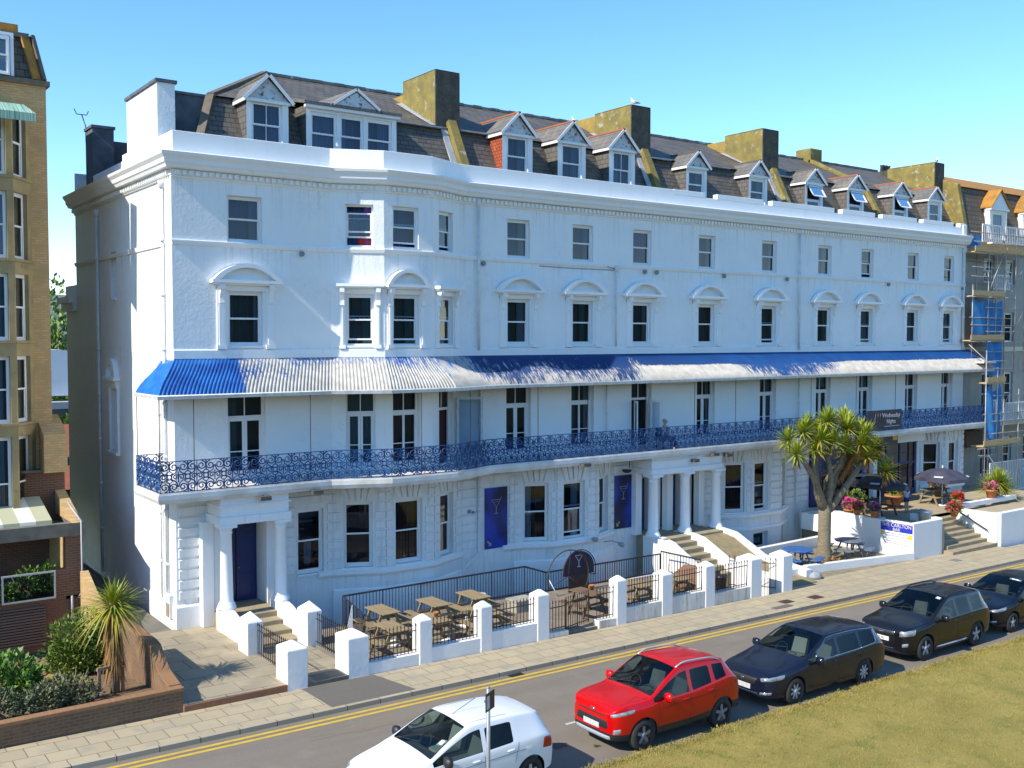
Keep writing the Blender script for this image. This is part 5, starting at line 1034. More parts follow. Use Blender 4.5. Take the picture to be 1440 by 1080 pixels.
for i,(x,y,r,l) in enumerate(TB): picnic(x,y,zf(x),l,r,mWood if i<6 else mWoodD if i==6 else mWood)
mTerra=M('terracotta',(.48,.17,.05),.8,(.38,.13,.04),5); 
def pot(x,y,z,r,h,label,fl=None,cat='flower pot',group=None,mt=None,n=90,fr=None,lz=.0,size=.09):
    t=thing('flower_pot' if fl else 'small_pot',label,cat,(x,y,z),group); b=MB(); b.lathe([(r*.68,0),(r*.95,h*.78),(r*1.06,h*.8),(r*1.06,h),(r*.9,h),(r*.85,h*.9)],(x,y,z),16); b.obj('pot',mt or mTerra,t)
    b=MB(); b.lathe([(r*.84,h*.86),(r*.84,h*.88)],(x,y,z),12); b.obj('compost',mSoil,t)
    if fl:
        rr2=random.Random(int(x*100)); q=fr or r*1.3
        g_=MB(); leaves(g_,x,y,z+h+q*.5+lz,q,q,q*.7,n,size,rr2); g_.obj('foliage',mLfB if fl!='dark' else mLf,t,fix=False)
        if isinstance(fl,tuple): k=MB(); leaves(k,x,y,z+h+q*.7+lz,q*1.05,q*1.05,q*.65,n,size*.8,rr2,asp=1.1); k.obj('blossom',[fl[0],fl[1]],t,fix=False)
    return t
pot(5.85,-5.2,zf(5.8)+.755,.075,.15,'small orange pot on the picnic table behind the third pier'); pot(11.85,-5.15,zf(11.6)+.755,.085,.17,'small orange pot on the dark table behind the patio gate')
for x,y,l in ((4.8,-4.75,'round white parasol base under the tables behind the second and third piers'),(6.1,-5.5,'round white parasol base behind the railing between the third and fourth piers'),(7.5,-4.3,'round white parasol base between the back and front tables'),(8.0,-5.7,'round white parasol base behind the railing left of the fifth pier')):
    b=MB(); b.lathe([(.27,0),(.27,.06),(.2,.1),(.05,.12),(.035,.32)],(x,y,zf(x)+.004),20); tag(b.obj('umbrella_stand',M('white_base',(.7,.7,.68),.6)),l,'parasol base','white parasol bases')
b=MB(); b.box(9.75,-3.9,zf(10),10.5,-3.3,zf(10)+.34); b.box(9.72,-3.93,zf(10)+.342,10.53,-3.27,zf(10)+.39); tag(b.obj('storage_box',M('pale_box',(.38,.36,.29),.8,(.3,.28,.22),4)),'pale low storage box on the patio left of the gate','box')
b=MB(); b.lathe([(.15,0),(.19,.45),(.21,.46),(.21,.5),(.17,.5)],(9.1,-2.7,zf(9)),14); tag(b.obj('white_planter',mPipe),'white planter at the foot of the long black railing','planter')
# hoop sign
t=thing('hoop_sign','iron wheel hoops with a round-topped cocktail board by the black railing','sign',(13.0,-2.7,zf(13)))
def hoop(cx,cz,r,y,a0,a1,rad=.02):
    b=MB(); b.tube([(cx+r*math.cos(a0+(a1-a0)*i/28),y,cz+r*math.sin(a0+(a1-a0)*i/28)) for i in range(29)],rad,6)
    for k in (.0,.5,1): a=a0+(a1-a0)*k; b.tube([(cx,y,cz),(cx+r*math.cos(a),y,cz+r*math.sin(a))],.012,5)
    return b
hoop(12.82,.55,.93,-2.75,-.6,3.5).obj('hoop',mRust,t); hoop(13.5,.62,.75,-2.55,-.3,3.3).obj('hoop',mRust,t)
b=MB(); n=18; pl=[(13.45+.68*math.cos(math.pi*i/n),-2.6,.72+.62*math.sin(math.pi*i/n)) for i in range(n+1)]; b.prism(pl+[(12.77,-2.6,.5),(14.13,-2.6,.5)],(0,.05,0)); b.obj('board',M('dark_blue_board',(.010,.012,.035),.4),t)
b=MB(); 
for s in (-1,1): b.add([(13.42+s*.17-.015,-2.61,1.2),(13.42+s*.17+.015,-2.61,1.2),(13.435,-2.61,.98),(13.405,-2.61,.98)],[(0,1,2,3)])
b.box(13.25,-2.612,1.19,13.6,-2.608,1.21); b.box(13.41,-2.612,.8,13.43,-2.608,.99); b.box(13.34,-2.612,.78,13.5,-2.608,.8); b.obj('cocktail_mark',M('glass_mark',(.4,.42,.5),.5),t,fix=False)
b=MB(); b.box(12.95,-2.62,-.2,13.85,-2.58,.5); b.obj('menu_panel',mIronB,t); b=MB(); b.tube([(11.95,-2.75,.55),(12.3,-2.9,-.15)],.018,5); b.obj('stay',mPipe,t)
t=thing('cellar_hatch','sloping brown cellar hatch behind the railing left of the ramp gate','hatch',(17.2,-4.9,zf(17))); b=MB(); b.prism([(16.7,-5.2,-.2),(17.9,-5.2,-.2),(17.9,-5.2,.5),(17.3,-5.2,.62),(16.7,-5.2,.35)],(0,1.2,0)); b.obj('hatch',M('brown_hatch',(.24,.11,.06),.8,(.17,.10,.06),3),t); b=MB(); b.lathe([(.16,0),(.22,.5),(.24,.52),(.24,.58)],(17.5,-5.6,-.1),12); tag(b.obj('dustbin',mIronB),'black bin standing in front of the brown cellar hatch','bin')
# ------------------------------------------------------------------ courtyard and raised terrace
block('courtyard',20.3,28.95,-5.9,-2.0,-.0,.5,mCourt)
b=MB(); b.prism([(22.9,-5.15,-.6),(28.95,-5.92,-.7),(28.95,-5.68,-.7),(22.95,-4.9,-.6)],(0,0,.62)); tag(b.obj('courtyard_wall',mPier,bevel=.015),'low white wall along the pavement in front of the tree courtyard','wall')
b=MB(); b.box(20.25,-5.45,-.6,22.55,-5.15,.1); tag(b.obj('courtyard_wall',mPier,bevel=.015),'short low white wall beside the tall right-hand pier','wall')
b=MB(); b.prism([(20.4,-2.1,-1.6),(28.95,-1.75,-1.6),(28.95,-1.5,-1.6),(20.4,-1.85,-1.6)],(0,0,1.66)); tag(b.obj('courtyard_wall',mPier,bevel=.015),'low white wall between the tree courtyard and the basement windows','wall')
b=MB(); b.lathe([(.3,0),(.34,.1),(.2,.24),(.05,.26)],(22.5,-5.75,gz(22.5)),9); tag(b.obj('rubble_sack',M('pale_sack',(.38,.40,.42),.8,(.25,.26,.27),5,20,.8)),'pale lumpy sack at the end of the low courtyard wall','sack')
mTabB=M('blue_table_paint',(.03,.10,.30),.5,(.05,.14,.36),4); mTabG=M('grey_blue_table_paint',(.10,.13,.18),.6,(.16,.19,.23),4)
def octable(x,y,z,rz,mt,label):
    t=thing('octagonal_table',label,'garden table',(0,0,0),'round garden tables in the courtyard'); b=MB(); b.lathe([(.62,.70),(.64,.715),(.64,.735),(.62,.75)],(0,0,0),8,sm=False); b.obj('tabletop',mt,t)
    for k in range(4):
        a=k*math.pi/2; c,s=math.cos(a),math.sin(a); b=MB(); q=lambda u,v,z_:(u*c-v*s,u*s+v*c,z_)
        b.add([q(u,v,z_) for z_ in (.42,.46) for u,v in ((.72,-.42),(1.0,-.42),(1.0,.42),(.72,.42))],[(0,3,2,1),(4,5,6,7),(0,1,5,4),(1,2,6,5),(2,3,7,6),(3,0,4,7)]); b.obj('seat',mt,t)
        b=MB(); b.tube([q(.3,0,.7),q(.62,0,0)],.035,4); b.tube([q(.3,0,.38),q(.98,0,.41)],.03,4); b.tube([q(.86,.0,.42),q(.7,0,.12)],.03,4); b.obj('leg',mt,t)
    t.location=(x,y,z); t.rotation_euler=(0,0,rz); return t
octable(23.55,-4.15,gz(23.5)+.0,.4,mTabB,'bright blue octagonal picnic table left of the tree trunk'); octable(27.0,-4.1,gz(26)+.0,.4,mTabG,'dull grey blue octagonal picnic table right of the tree trunk')
mTerr=M('terrace_paving',(.42,.34,.22),.9,(.34,.28,.18),1.5,14,.4)
b=MB(); b.prism([(28.97,-1.2,-.9),(28.97,-5.83,-.9),(31.3,-5.83,-.9),(31.5,-4.1,-.9),(34.8,-4.1,-.9),(34.8,-6.3,-.9),(44,-6.3,-.9),(44,0,-.9),(28.97,0,-.9)],(0,0,1.75)); tag(b.obj('terrace_floor',mTerr),kind='structure')
tw=thing('terrace_wall','tall white terrace wall with a painted sign and rounded corner, left of the stone steps','wall',(29,-5,-.4))
b=MB(); b.box(28.9,-5.55,-1,29.2,-1.75,1.13); cpt=[(28.9,-5.55),(28.9,-5.88),(30.9,-5.88)]+[(30.9+.55*math.sin(a),-5.33-.55*math.cos(a)) for a in [i*math.pi/12 for i in range(1,7)]]+[(31.45,-4.2),(31.2,-4.2),(31.2,-5.3),(30.9,-5.6),(29.2,-5.6)]
b.prism([(x,y,-1) for x,y in cpt],(0,0,2.13)); b.obj('masonry',mPier,tw,bevel=.02)
b=MB(); b.box(23.5,-1.74,-.3,28.9,-1.5,.0) if 0 else None
def text(body,size,fr_origin,ux,uz,mt,name,parent,al='CENTER',ex=.002,sx=1):
    c=bpy.data.curves.new(name,'FONT'); c.body=body; c.size=size; c.align_x=al; c.align_y='CENTER'; c.extrude=ex; o=bpy.data.objects.new(name,c); COL.objects.link(o)
    dg=bpy.context.evaluated_depsgraph_get(); me=bpy.data.meshes.new_from_object(o.evaluated_get(dg)); bpy.data.objects.remove(o)
    me.materials.clear(); me.materials.append(mt); ux=Vector(ux).normalized(); uz=Vector(uz).normalized(); n=ux.cross(uz)
    m=Matrix((ux*sx,uz,n)).transposed().to_4x4(); m.translation=Vector(fr_origin); me.transform(m)
    off=Vector((0,0,0)); q=parent
    while q: off+=q.location; q=q.parent
    me.transform(Matrix.Translation(-off)); p=bpy.data.objects.new(name,me); COL.objects.link(p); p.parent=parent; return p
# painted sign on the end of the terrace wall (faces left)
b=MB(); b.box(28.885,-5.84,.70,28.9,-4.32,1.06); b.obj('sign_band',M('royal_blue',(.015,.035,.40),.5),tw)
mCream=M('cream_letter',(.75,.62,.40),.6); mInk=M('grey_ink',(.34,.34,.38),.7); mYl=M('yellow_badge',(.75,.48,.03),.5)
text('THE CARLTON',.21,(28.88,-5.08,.955),(0,-1,0),(0,0,1),mCream,'sign_lettering',tw); text('BAR',.19,(28.88,-5.08,.78),(0,-1,0),(0,0,1),mCream,'sign_lettering',tw)
b=MB(); r2=random.Random(2)
for k,(yy,L) in enumerate(((.60,.95),(.50,1.0),(.38,1.25),(.27,1.1),(.18,1.2))):
    s=-5.08+L/2
    while s>-5.08-L/2:
        w_=r2.uniform(.05,.16); b.box(28.893,s-w_,yy-.02,28.9,s,yy+.02+.01*(k<2)); s-=w_+.035
b.obj('painted_lines',mInk,tw); MB().box(28.89,-4.48,.50,28.9,-4.32,.66).obj('badge',mYl,tw); MB().box(28.89,-5.82,.44,28.9,-5.64,.64).obj('badge',mYl,tw)
b=MB(); 
for i in range(8):
    x0=31.45; y0=-6.2+.30*i; z=-.42+.16*(i+1); b.box(x0 if i else 31.2,y0-(.1 if i==0 else 0),-.9,34.75 if i else 35.0,-4.0,z)
tag(b.obj('terrace_steps',mStep,bevel=.02),'broad worn stone steps rising from the pavement to the terrace','steps')
tw2=thing('planter_wall','white rendered wall with rounded corner to the right of the stone steps','wall',(35,-6,-.4)); b=MB()
pl=[(34.65,-4.1)]+[(34.65,-6.0),(34.72,-6.25),(34.95,-6.38)]+[(46,-6.38),(46,-6.1),(35.1,-6.1),(34.95,-5.9),(34.95,-4.1)]; b.prism([(x,y,-1) for x,y in pl],(0,0,2.05)); b.prism([(34.95,-4.4,1.0),(34.95,-4.1,1.0),(40,-4.1,1.0),(40,-4.4,1.0)],(0,0,.2)); b.obj('masonry',mPier,tw2,bevel=.02)
b=MB(); b.tube([(34.55,-4.2,1.15),(34.5,-5.0,.75),(34.5,-6.0,.28)],.025,6); tag(b.obj('handrail',mIronB),'dark sloping handrail beside the stone steps','handrail')
b=MB(); b.box(28.4,-1.72,.2,30.2,-.5,.95); b.box(28.4,-1.75,.95,30.2,-.5,1.05) if 0 else None; tag(b.obj('bridge_wall',mPier),'white parapet linking the terrace to the bar front beside the blue panel','wall')
# things on the terrace
z=.855
def parasol(x,y,z,h,r,label,droop,mt,tilt=0):
    t=thing('parasol',label,'parasol',(x,y,z),'parasols on the terrace'); b=MB(); b.tube([(x,y,z),(x,y,z+h+.1)],.03,8); b.lathe([(.25,0),(.25,.07),(.05,.1)],(x,y,z),12); b.obj('pole',mPipe,t)
    b=MB(); n=8; vs=[(x,y,z+h)]
    for ring,(rr_,dz) in enumerate(((.5,.14*droop),(1.0,.42*droop),(1.0,.42*droop+.16))):
        for k in range(n): a=2*math.pi*k/n; vs.append((x+r*rr_*math.cos(a),y+r*rr_*math.sin(a),z+h-dz-(.05 if k%2 and ring else 0)+tilt*r*rr_*math.cos(a)))
    fs=[(0,1+k,1+(k+1)%n) for k in range(n)]
    for q in (0,1): fs+= [(1+q*n+k,1+(q+1)*n+k,1+(q+1)*n+(k+1)%n,1+q*n+(k+1)%n) for k in range(n)]
    b.add(vs,fs); b.obj('canopy',mt,t,fix=False)
    for k in range(0,n,2):
        b=MB(); a=2*math.pi*(k+.5)/n; rr_=r*.86; p=Vector((x+rr_*math.cos(a),y+rr_*math.sin(a),z+h-.36*droop+tilt*rr_*math.cos(a)+.02)); tg=Vector((-math.sin(a),math.cos(a),0)); rd=Vector((math.cos(a),math.sin(a),-.5)).normalized()
        b.add([p-tg*.2-rd*.07,p+tg*.2-rd*.07,p+tg*.2+rd*.07,p-tg*.2+rd*.07],[(0,1,2,3)]); b.obj('printed_patch',mPrint,t,fix=False)
mPrint=M('pale_print',(.5,.5,.52),.7); mBlk=M('black_canvas',(.014,.015,.022),.6); mNavy=M('faded_navy_canvas',(.035,.035,.06),.7,(.06,.06,.085),2)
parasol(30.3,-3.3,z,1.98,1.25,'black drooping parasol in front of the bar windows',.95,mBlk,-.05); parasol(35.9,-2.9,z,1.85,1.3,'faded dark parasol over the wooden terrace table',1.0,mNavy)
picnic(36.1,-2.4,z,'wooden picnic table under the faded parasol on the terrace',1.5,mWood,'picnic tables on the terrace',1.5); picnic(31.2,-2.7,z,'dark brown picnic table under the black parasol on the terrace',1.55,mWoodD,'picnic tables on the terrace',1.5)
mPk=M('pink_petal',(.65,.05,.25),.6); mRd=M('red_petal',(.6,.02,.03),.6); mPu=M('violet_petal',(.18,.06,.42),.6); mWt=M('pale_petal',(.6,.55,.6),.6); mDkR=M('maroon_petal',(.16,.02,.06),.6)
PT=[(29.05,-3.0,1.13,.19,.24,'terracotta pot of red and pink flowers on the terrace wall behind the tree',(mRd,mPk),.3),(29.05,-3.9,1.13,.21,.3,'terracotta pot of violet flowers on the terrace wall',(mPu,mPk),.3),(29.5,-2.3,z,.26,.4,'pot of bright pink flowers behind the terrace wall',(mPk,mPk),.42),
    (31.0,-1.6,z,.34,.55,'large terracotta tub with a tall green bush left of the black parasol','dark',.52),(33.3,-2.0,z,.4,.66,'large orange tub with spiky green foliage beside the girl','dark',.42),(34.9,-1.0,z,.22,.3,'terracotta pot of red geraniums near the bar corner',(mRd,mRd),.28),(35.4,-.9,z,.24,.34,'terracotta pot of scarlet flowers against the white bar wall',(mRd,mRd),.26),
    (34.8,-4.35,1.06,.25,.4,'terracotta pot of red flowers at the top of the stone steps',(mRd,mRd),.3),(38.0,-4.2,1.2,.27,.42,'terracotta pot of pink flowers on the white wall near the right edge',(mPk,mPk),.32),(37.6,-1.6,z,.3,.5,'pot of dark maroon leaves beside the terrace table',(mDkR,mDkR),.5),(33.6,-4.9,z,.2,.25,'low pot of dark trailing leaves with red flowers by the terrace corner',(mRd,mDkR),.4)]
for x,y,zz,r,h,l,fl,fr in PT: pot(x,y,zz,r,h,l,fl,group='flower pots on the terrace',n=220,fr=fr*.72,size=.14)
for x,y,l in ((30.6,-2.7,'small orange cup on the dark terrace table'),(36.0,-2.5,'small orange cup on the wooden terrace table')): pot(x,y,z+.755,.06,.13,l)
t=thing('grey_bin','pale blue grey planter tub just behind the rounded terrace corner','tub',(31.1,-5.2,z)); b=MB(); b.lathe([(.22,0),(.28,.45),(.31,.46),(.31,.5),(.26,.5)],(31.1,-5.0,z),14); b.obj('tub',M('blue_grey_tub',(.22,.29,.36),.5),t)
# banner and wall signs
t=thing('banner','dark banner with white lettering Wednesday Nights hung on the balcony railing','banner',(33.4,-1.4,5)); b=MB(); b.box(32.0,-1.40,4.56,34.75,-1.37,5.5); b.obj('cloth',M('banner_cloth',(.035,.028,.04),.6),t)
text('Wednesday',.30,(33.9,-1.405,5.23),(1,0,0),(0,0,1),M('banner_letter',(.6,.6,.62),.6),'banner_lettering',t); text('Nights',.28,(33.9,-1.405,4.93),(1,0,0),(0,0,1),M('banner_letter_b',(.6,.6,.62),.6),'banner_lettering',t)
b=MB(); b.box(33.35,-1.405,4.70,34.55,-1.4,4.73); b.obj('underline',M('banner_line',(.4,.4,.42),.6),t)
b=MB()
for k in range(3): b.tube([(32.55+.2*k,-1.405,4.85),(32.65+.2*k,-1.405,5.35),(32.78+.2*k,-1.405,4.9)],.012,4)
b.obj('banner_art',M('banner_grey',(.25,.24,.27),.6),t)
t=thing('wall_sign','dark fascia sign with a yellow square badge above the bar window','sign',(35.2,-.4,3.9)); b=MB(); b.box(33.9,-.40,3.62,36.0,-.35,4.28); b.obj('board',M('sign_board',(.04,.04,.05),.5),t); b=MB(); b.box(35.55,-.41,3.85,35.95,-.401,4.22); b.obj('badge',mYl,t); b=MB(); b.box(33.9,-.42,4.281,36.0,-.34,4.33); b.obj('lamp_strip',M('cream_strip',(.6,.48,.25),.6),t)
# ------------------------------------------------------------------ person figures
mSkin=M('skin',(.48,.27,.17),.55); mHair=M('dark_hair',(.025,.015,.012),.6); mShirt=M('pale_blue_top',(.45,.50,.68),.8,(.38,.43,.62),6); mShort=M('navy_shorts',(.03,.04,.12),.8); mGrey=M('grey_hair',(.33,.30,.27),.7); mPinkS=M('pale_shirt',(.40,.38,.45),.8)
def skin(name,verts,edges,rad,mt,parent,sub=2):
    me=bpy.data.meshes.new(name); me.from_pydata(verts,edges,[]); o=bpy.data.objects.new(name,me); COL.objects.link(o); o.parent=parent
    k=o.modifiers.new('skin','SKIN')
    for v,r in zip(me.skin_vertices[0].data,rad): v.radius=(r,r) if not isinstance(r,tuple) else r
    me.skin_vertices[0].data[0].use_root=True; s=o.modifiers.new('sub','SUBSURF'); s.levels=s.render_levels=sub
    me.materials.append(mt); k.use_smooth_shade=True; return o
def person(loc,rz,label,hs,sit=False,hair=mHair,top=mShirt,bot=mShort,longhair=True):
    t=thing('person',label,'person',loc,None,rz); k=hs
    V=[(0,0,.95),(0,0,1.12),(0,.01,1.28),(0,.015,1.40),(0,0,1.50),(0,-.02,1.60),(0,-.015,1.70),
       (-.09,0,.90),(-.10,-.02,.5),(-.10,.03,.09),(-.10,-.12,.03),(.09,0,.90),(.10,.03,.5),(.10,.08,.09),(.10,-.07,.03),
       (-.16,.01,1.38),(-.23,.02,1.12),(-.22,-.06,.88),(-.22,-.09,.80),(.16,.01,1.38),(.23,.02,1.12),(.22,-.06,.88),(.22,-.09,.80)]
    Eg=[(0,1),(1,2),(2,3),(3,4),(4,5),(5,6),(0,7),(7,8),(8,9),(9,10),(0,11),(11,12),(12,13),(13,14),(3,15),(15,16),(16,17),(17,18),(3,19),(19,20),(20,21),(21,22)]
    Rd=[(.13,.10),(.115,.085),(.13,.09),(.10,.075),.05,.085,.075,.085,.06,.04,.035,.085,.06,.04,.035,.05,.04,.032,.035,.05,.04,.032,.035]
    if sit:
        for i,(a,b_,c) in {8:(-.11,-.42,.9),9:(-.11,-.44,.5),10:(-.11,-.55,.46),12:(.11,-.42,.9),13:(.11,-.44,.5),14:(.11,-.55,.46)}.items(): V[i]=(a,b_,c)
        V=[(x,y,z-.46) for x,y,z in V]
    V=[(x*k,y*k,z*k) for x,y,z in V]; Rd=[tuple(a*k for a in r) if isinstance(r,tuple) else r*k for r in Rd]
    skin('body',V,Eg,Rd,mSkin,t)
    dz=-.46 if sit else 0
    def P3(l): return [(x*k,y*k,(z+dz)*k) for x,y,z in l]
    skin('shirt',P3([(0,0,.93),(0,0,1.12),(0,.01,1.28),(0,.012,1.41),(-.155,.01,1.37),(-.20,.015,1.22),(.155,.01,1.37),(.20,.015,1.22)]),[(0,1),(1,2),(2,3),(3,4),(4,5),(3,6),(6,7)],[tuple(a*k for a in q) for q in ((.16,.12),(.14,.105),(.15,.108),(.105,.085),(.068,.068),(.06,.06),(.068,.068),(.06,.06))],top,t)
    if not sit: skin('shorts',P3([(0,0,.96),(-.09,0,.9),(-.1,-.01,.66),(.09,0,.9),(.1,.01,.66)]),[(0,1),(1,2),(0,3),(3,4)],[tuple(a*k for a in q) for q in ((.145,.112),(.10,.10),(.088,.088),(.10,.10),(.088,.088))],bot,t)
    else: skin('trousers',P3([(0,0,.93),(-.09,0,.9),(-.11,-.42,.9),(-.11,-.44,.55),(.09,0,.9),(.11,-.42,.9),(.11,-.44,.55)]),[(0,1),(1,2),(2,3),(0,4),(4,5),(5,6)],[tuple(a*k for a in q) for q in ((.145,.112),(.10,.10),(.08,.08),(.06,.06),(.10,.10),(.08,.08),(.06,.06))],bot,t)
    hv=[(0,.01,1.74),(0,.045,1.66),(0,.06,1.55)]+([(0,.085,1.42),(0,.09,1.3)] if longhair else []); hr=[(.085,.08),(.10,.085),(.085,.06)]+([(.10,.05),(.085,.035)] if longhair else [])
    skin('hair',P3(hv),[(i,i+1) for i in range(len(hv)-1)],[tuple(a*k for a in q) for q in hr],hair,t)
    for s in (-1,1):                                     # five fingers per hand, ears, eyes
        hand=[P3([(s*.22,-.09,.80)])[0]]; vs=[hand[0]]; es=[]; rs=[.03*k]
        for f,(dx,dy,l) in enumerate(((-.02,-.05,.05),(.0,-.03,.085),(.0,-.01,.095),(.0,.01,.085),(.0,.03,.07))):
            a=len(vs); vs+= [(hand[0][0]+s*dx*k,hand[0][1]+dy*k,hand[0][2]-.03*k),(hand[0][0]+s*dx*k,hand[0][1]+dy*k-.01*k,hand[0][2]-(.03+l*.6)*k),(hand[0][0]-s*.012*k,hand[0][1]+dy*k-.015*k,hand[0][2]-(.03+l)*k)]; es+= [(0,a),(a,a+1),(a+1,a+2)]; rs+= [.011*k,.009*k,.008*k]
        skin('hand',vs,es,rs,mSkin,t,1)
        b=MB(); b.lathe([(.004,-.02),(.02,-.01),(.02,.01),(.004,.02)],(s*.09*k,.0,(1.63+dz)*k),8); o=b.obj('ear',mSkin,None); o.parent=t
        b=MB(); b.lathe([(.003,-.01),(.012,0),(.003,.01)],(s*.035*k,-.095*k,(1.645+dz)*k),8); o=b.obj('eye',mHair,None); o.parent=t
    b=MB(); b.tube(P3([(0,-.09,1.64),(0,-.12,1.60),(0,-.095,1.59)]),[.008*k,.016*k,.008*k],6); o=b.obj('nose',mSkin,None); o.parent=t
    b=MB(); b.tube(P3([(-.028,-.088,1.555),(0,-.098,1.552),(.028,-.088,1.555)]),.007*k,5); o=b.obj('mouth',mRed,None); o.parent=t
    return t
person((32.65,-3.1,.855),R(165),'long-haired girl in pale blue top and navy shorts standing on the terrace',.74)
person((19.35,-.85,4.52),R(20),'grey-haired person sitting behind the blue balcony railing above the central portico',.92,True,mGrey,mPinkS,mShort,False)
b=MB(); b.box(19.1,-1.0,4.86,19.6,-.55,4.92); 
for x,y in ((19.13,-.97),(19.57,-.97),(19.13,-.58),(19.57,-.58)): b.box(x-.02,y-.02,4.5,x+.02,y+.02,4.86)
b.box(19.1,-.6,4.92,19.6,-.56,5.3); tag(b.obj('balcony_chair',mIronB),'dark chair on the balcony under the seated person','chair')
# ------------------------------------------------------------------ cars
from mathutils.bvhtree import BVHTree
def paint(name,c,metal=0,rough=.28,c2=None,coat=.32,spec=.3):
    m=M(name,c,rough,c2,3,coat=coat,metal=metal,spec=spec); return m
mTyre=M('tyre_rubber',(.022,.021,.020),.85,(.035,.033,.03),6); mAlloy=M('alloy_rim',(.40,.42,.45),.3,metal=.2); mAlloyD=M('dark_alloy',(.20,.20,.21),.4); mChrome=M('chrome',(.62,.63,.65),.15,metal=1)
mTrimB=M('black_plastic',(.018,.018,.02),.5); mArch=M('wheel_well',(.006,.006,.007),.9); mSeat=M('grey_seat',(.16,.155,.145),.8,(.10,.10,.10),4); mSeatL=M('pale_seat',(.32,.31,.27),.8); mLampR=M('red_lamp',(.33,.002,.004),.2,coat=.3); mLampC=M('clear_lamp',(.55,.58,.6),.12,(.20,.23,.26),9,metal=.5,coat=1); mPlateW=M('number_plate',(.72,.72,.70),.5); mPlatePx=M('number_plate_blank',(.62,.61,.60),.5,(.42,.42,.42),12); mPlInk=M('plate_ink',(.02,.02,.02),.6); mAmber=M('amber_lamp',(.6,.18,.02),.2)
NR=12
def car(name,label,X,yn,spec):
    L,Wd=spec['L'],spec['W']/2; st=spec['st']; body=spec['paint']
    vs=[];rings=[]
    for (x,zb,w,zs,zt,wr,cr) in st:   # x, underside, half-width, belt height, top-of-side height, half-width at roof edge, crown
        w*=Wd; wr*=Wd; zm=zb+(zs-zb)*.5; h=zt-zs; q=lambda u:(w*.965+(wr-w*.965)*u)
        r=[(0,zb),(w*.8,zb),(w*.955,zb+.05),(w*.985,zb+(zs-zb)*.3),(w,zb+(zs-zb)*.62),(w*.985,zs-.035),(q(.06),zs+h*.06),(q(.82),zs+h*.82),(wr,zt),(wr*.92,zt+cr*.35),(wr*.42,zt+cr*.9),(0,zt+cr)]
        a=len(vs); vs+= [(x,-y,z) for y,z in r]+[(x,y,z) for y,z in r[1:-1]]; rings.append(a)
    n=len(st); idx=lambda i,j,s: rings[i]+(j if s<0 or j in (0,NR-1) else NR-1+j)
    fs=[];mi=[]; glass_=spec['glass']
    for i in range(n-1):
        for j in range(NR-1):
            for s in (-1,1):
                f=[idx(i,j,s),idx(i+1,j,s),idx(i+1,j+1,s),idx(i,j+1,s)]; fs.append(f if s<0 else f[::-1]); m=0
                if j==6 and i in glass_['side']: m=1
                if j>=9 and i in glass_['front']+glass_['rear']: m=1
                if j<=spec.get('clad',0): m=2
                if j<=1: m=2
                mi.append(m)
    for i in (0,n-1):
        for j in range(NR-1):
            f=[idx(i,j,-1),idx(i,j+1,-1),idx(i,j+1,1),idx(i,j,1)]; f=[k for k in dict.fromkeys(f)]; fs.append(f if i==0 else f[::-1]); mi.append(2 if j<=spec.get('fclad',1) else 0)
    me=bpy.data.meshes.new(name); me.from_pydata(vs,[],fs); 
    for m in (body,mCarGlass,mTrimB,mArch): me.materials.append(m)
    me.polygons.foreach_set('material_index',mi); o=bpy.data.objects.new(name,me); COL.objects.link(o)
    bm=bmesh.new(); bm.from_mesh(me); bmesh.ops.recalc_face_normals(bm,faces=bm.faces)
    cl=bm.edges.layers.float.new('crease_edge')
    for e in bm.edges:
        if len(e.link_faces)==2 and e.link_faces[0].material_index!=e.link_faces[1].material_index: e[cl]=1.0
    cv=bm.verts.layers.float.new('crease_vert')
    for v in bm.verts:
        es=[e for e in v.link_edges if e[cl]>.5]
        if len(es)==2:
            a_,b_=[(e.other_vert(v).co-v.co).normalized() for e in es]
            if a_.dot(b_)>-.8: v[cv]=.75
    bm.to_mesh(me); bm.free()
    sd=o.modifiers.new('s','SUBSURF'); sd.levels=sd.render_levels=3
    cut=MB(); rw=spec['rw']
    for wx in spec['wheels']: cut.lathe([(rw+.055,-Wd-.2),(rw+.055,-Wd+.26),(.01,-Wd+.261)],(wx,0,rw),40,3,axis='y'); cut.lathe([(.01,Wd-.261),(rw+.055,Wd-.26),(rw+.055,Wd+.2)],(wx,0,rw),40,3,axis='y')
    co=cut.obj('cut',[body,mCarGlass,mTrimB,mArch]); bo=o.modifiers.new('b','BOOLEAN'); bo.object=co; bo.operation='DIFFERENCE'; bo.solver='EXACT'
    dg=bpy.context.evaluated_depsgraph_get(); ev=bpy.data.meshes.new_from_object(o.evaluated_get(dg)); bpy.data.objects.remove(o); bpy.data.objects.remove(co)
    bm=bmesh.new(); bm.from_mesh(ev); bvh=BVHTree.FromBMesh(bm)
    t=thing(name,label,'car',(0,0,0),'cars parked along the grass verge')
    def part(nm,pred,mats):
        b2=bm.copy(); bmesh.ops.delete(b2,geom=[f for f in b2.faces if not pred(f)],context='FACES')
        m2=bpy.data.meshes.new(nm); b2.to_mesh(m2); b2.free()
        for m in mats: m2.materials.append(m)
        m2.polygons.foreach_set('use_smooth',[True]*len(m2.polygons)); q=bpy.data.objects.new(nm,m2); COL.objects.link(q); q.parent=t
        m2.set_sharp_from_angle(angle=R(50)); return q
    bodyo=part('body',lambda f:f.material_index!=1,[body,mCarGlass,mTrimB,mArch])
    xg=(st[glass_['front'][-1]+1][0],); xr=st[glass_['rear'][0]][0] if glass_['rear'] else L
    part('windscreen',lambda f:f.material_index==1 and f.calc_center_median().x<xg[0]+.02 and abs(f.normal.y)<.62,[mCarGlass]*3)
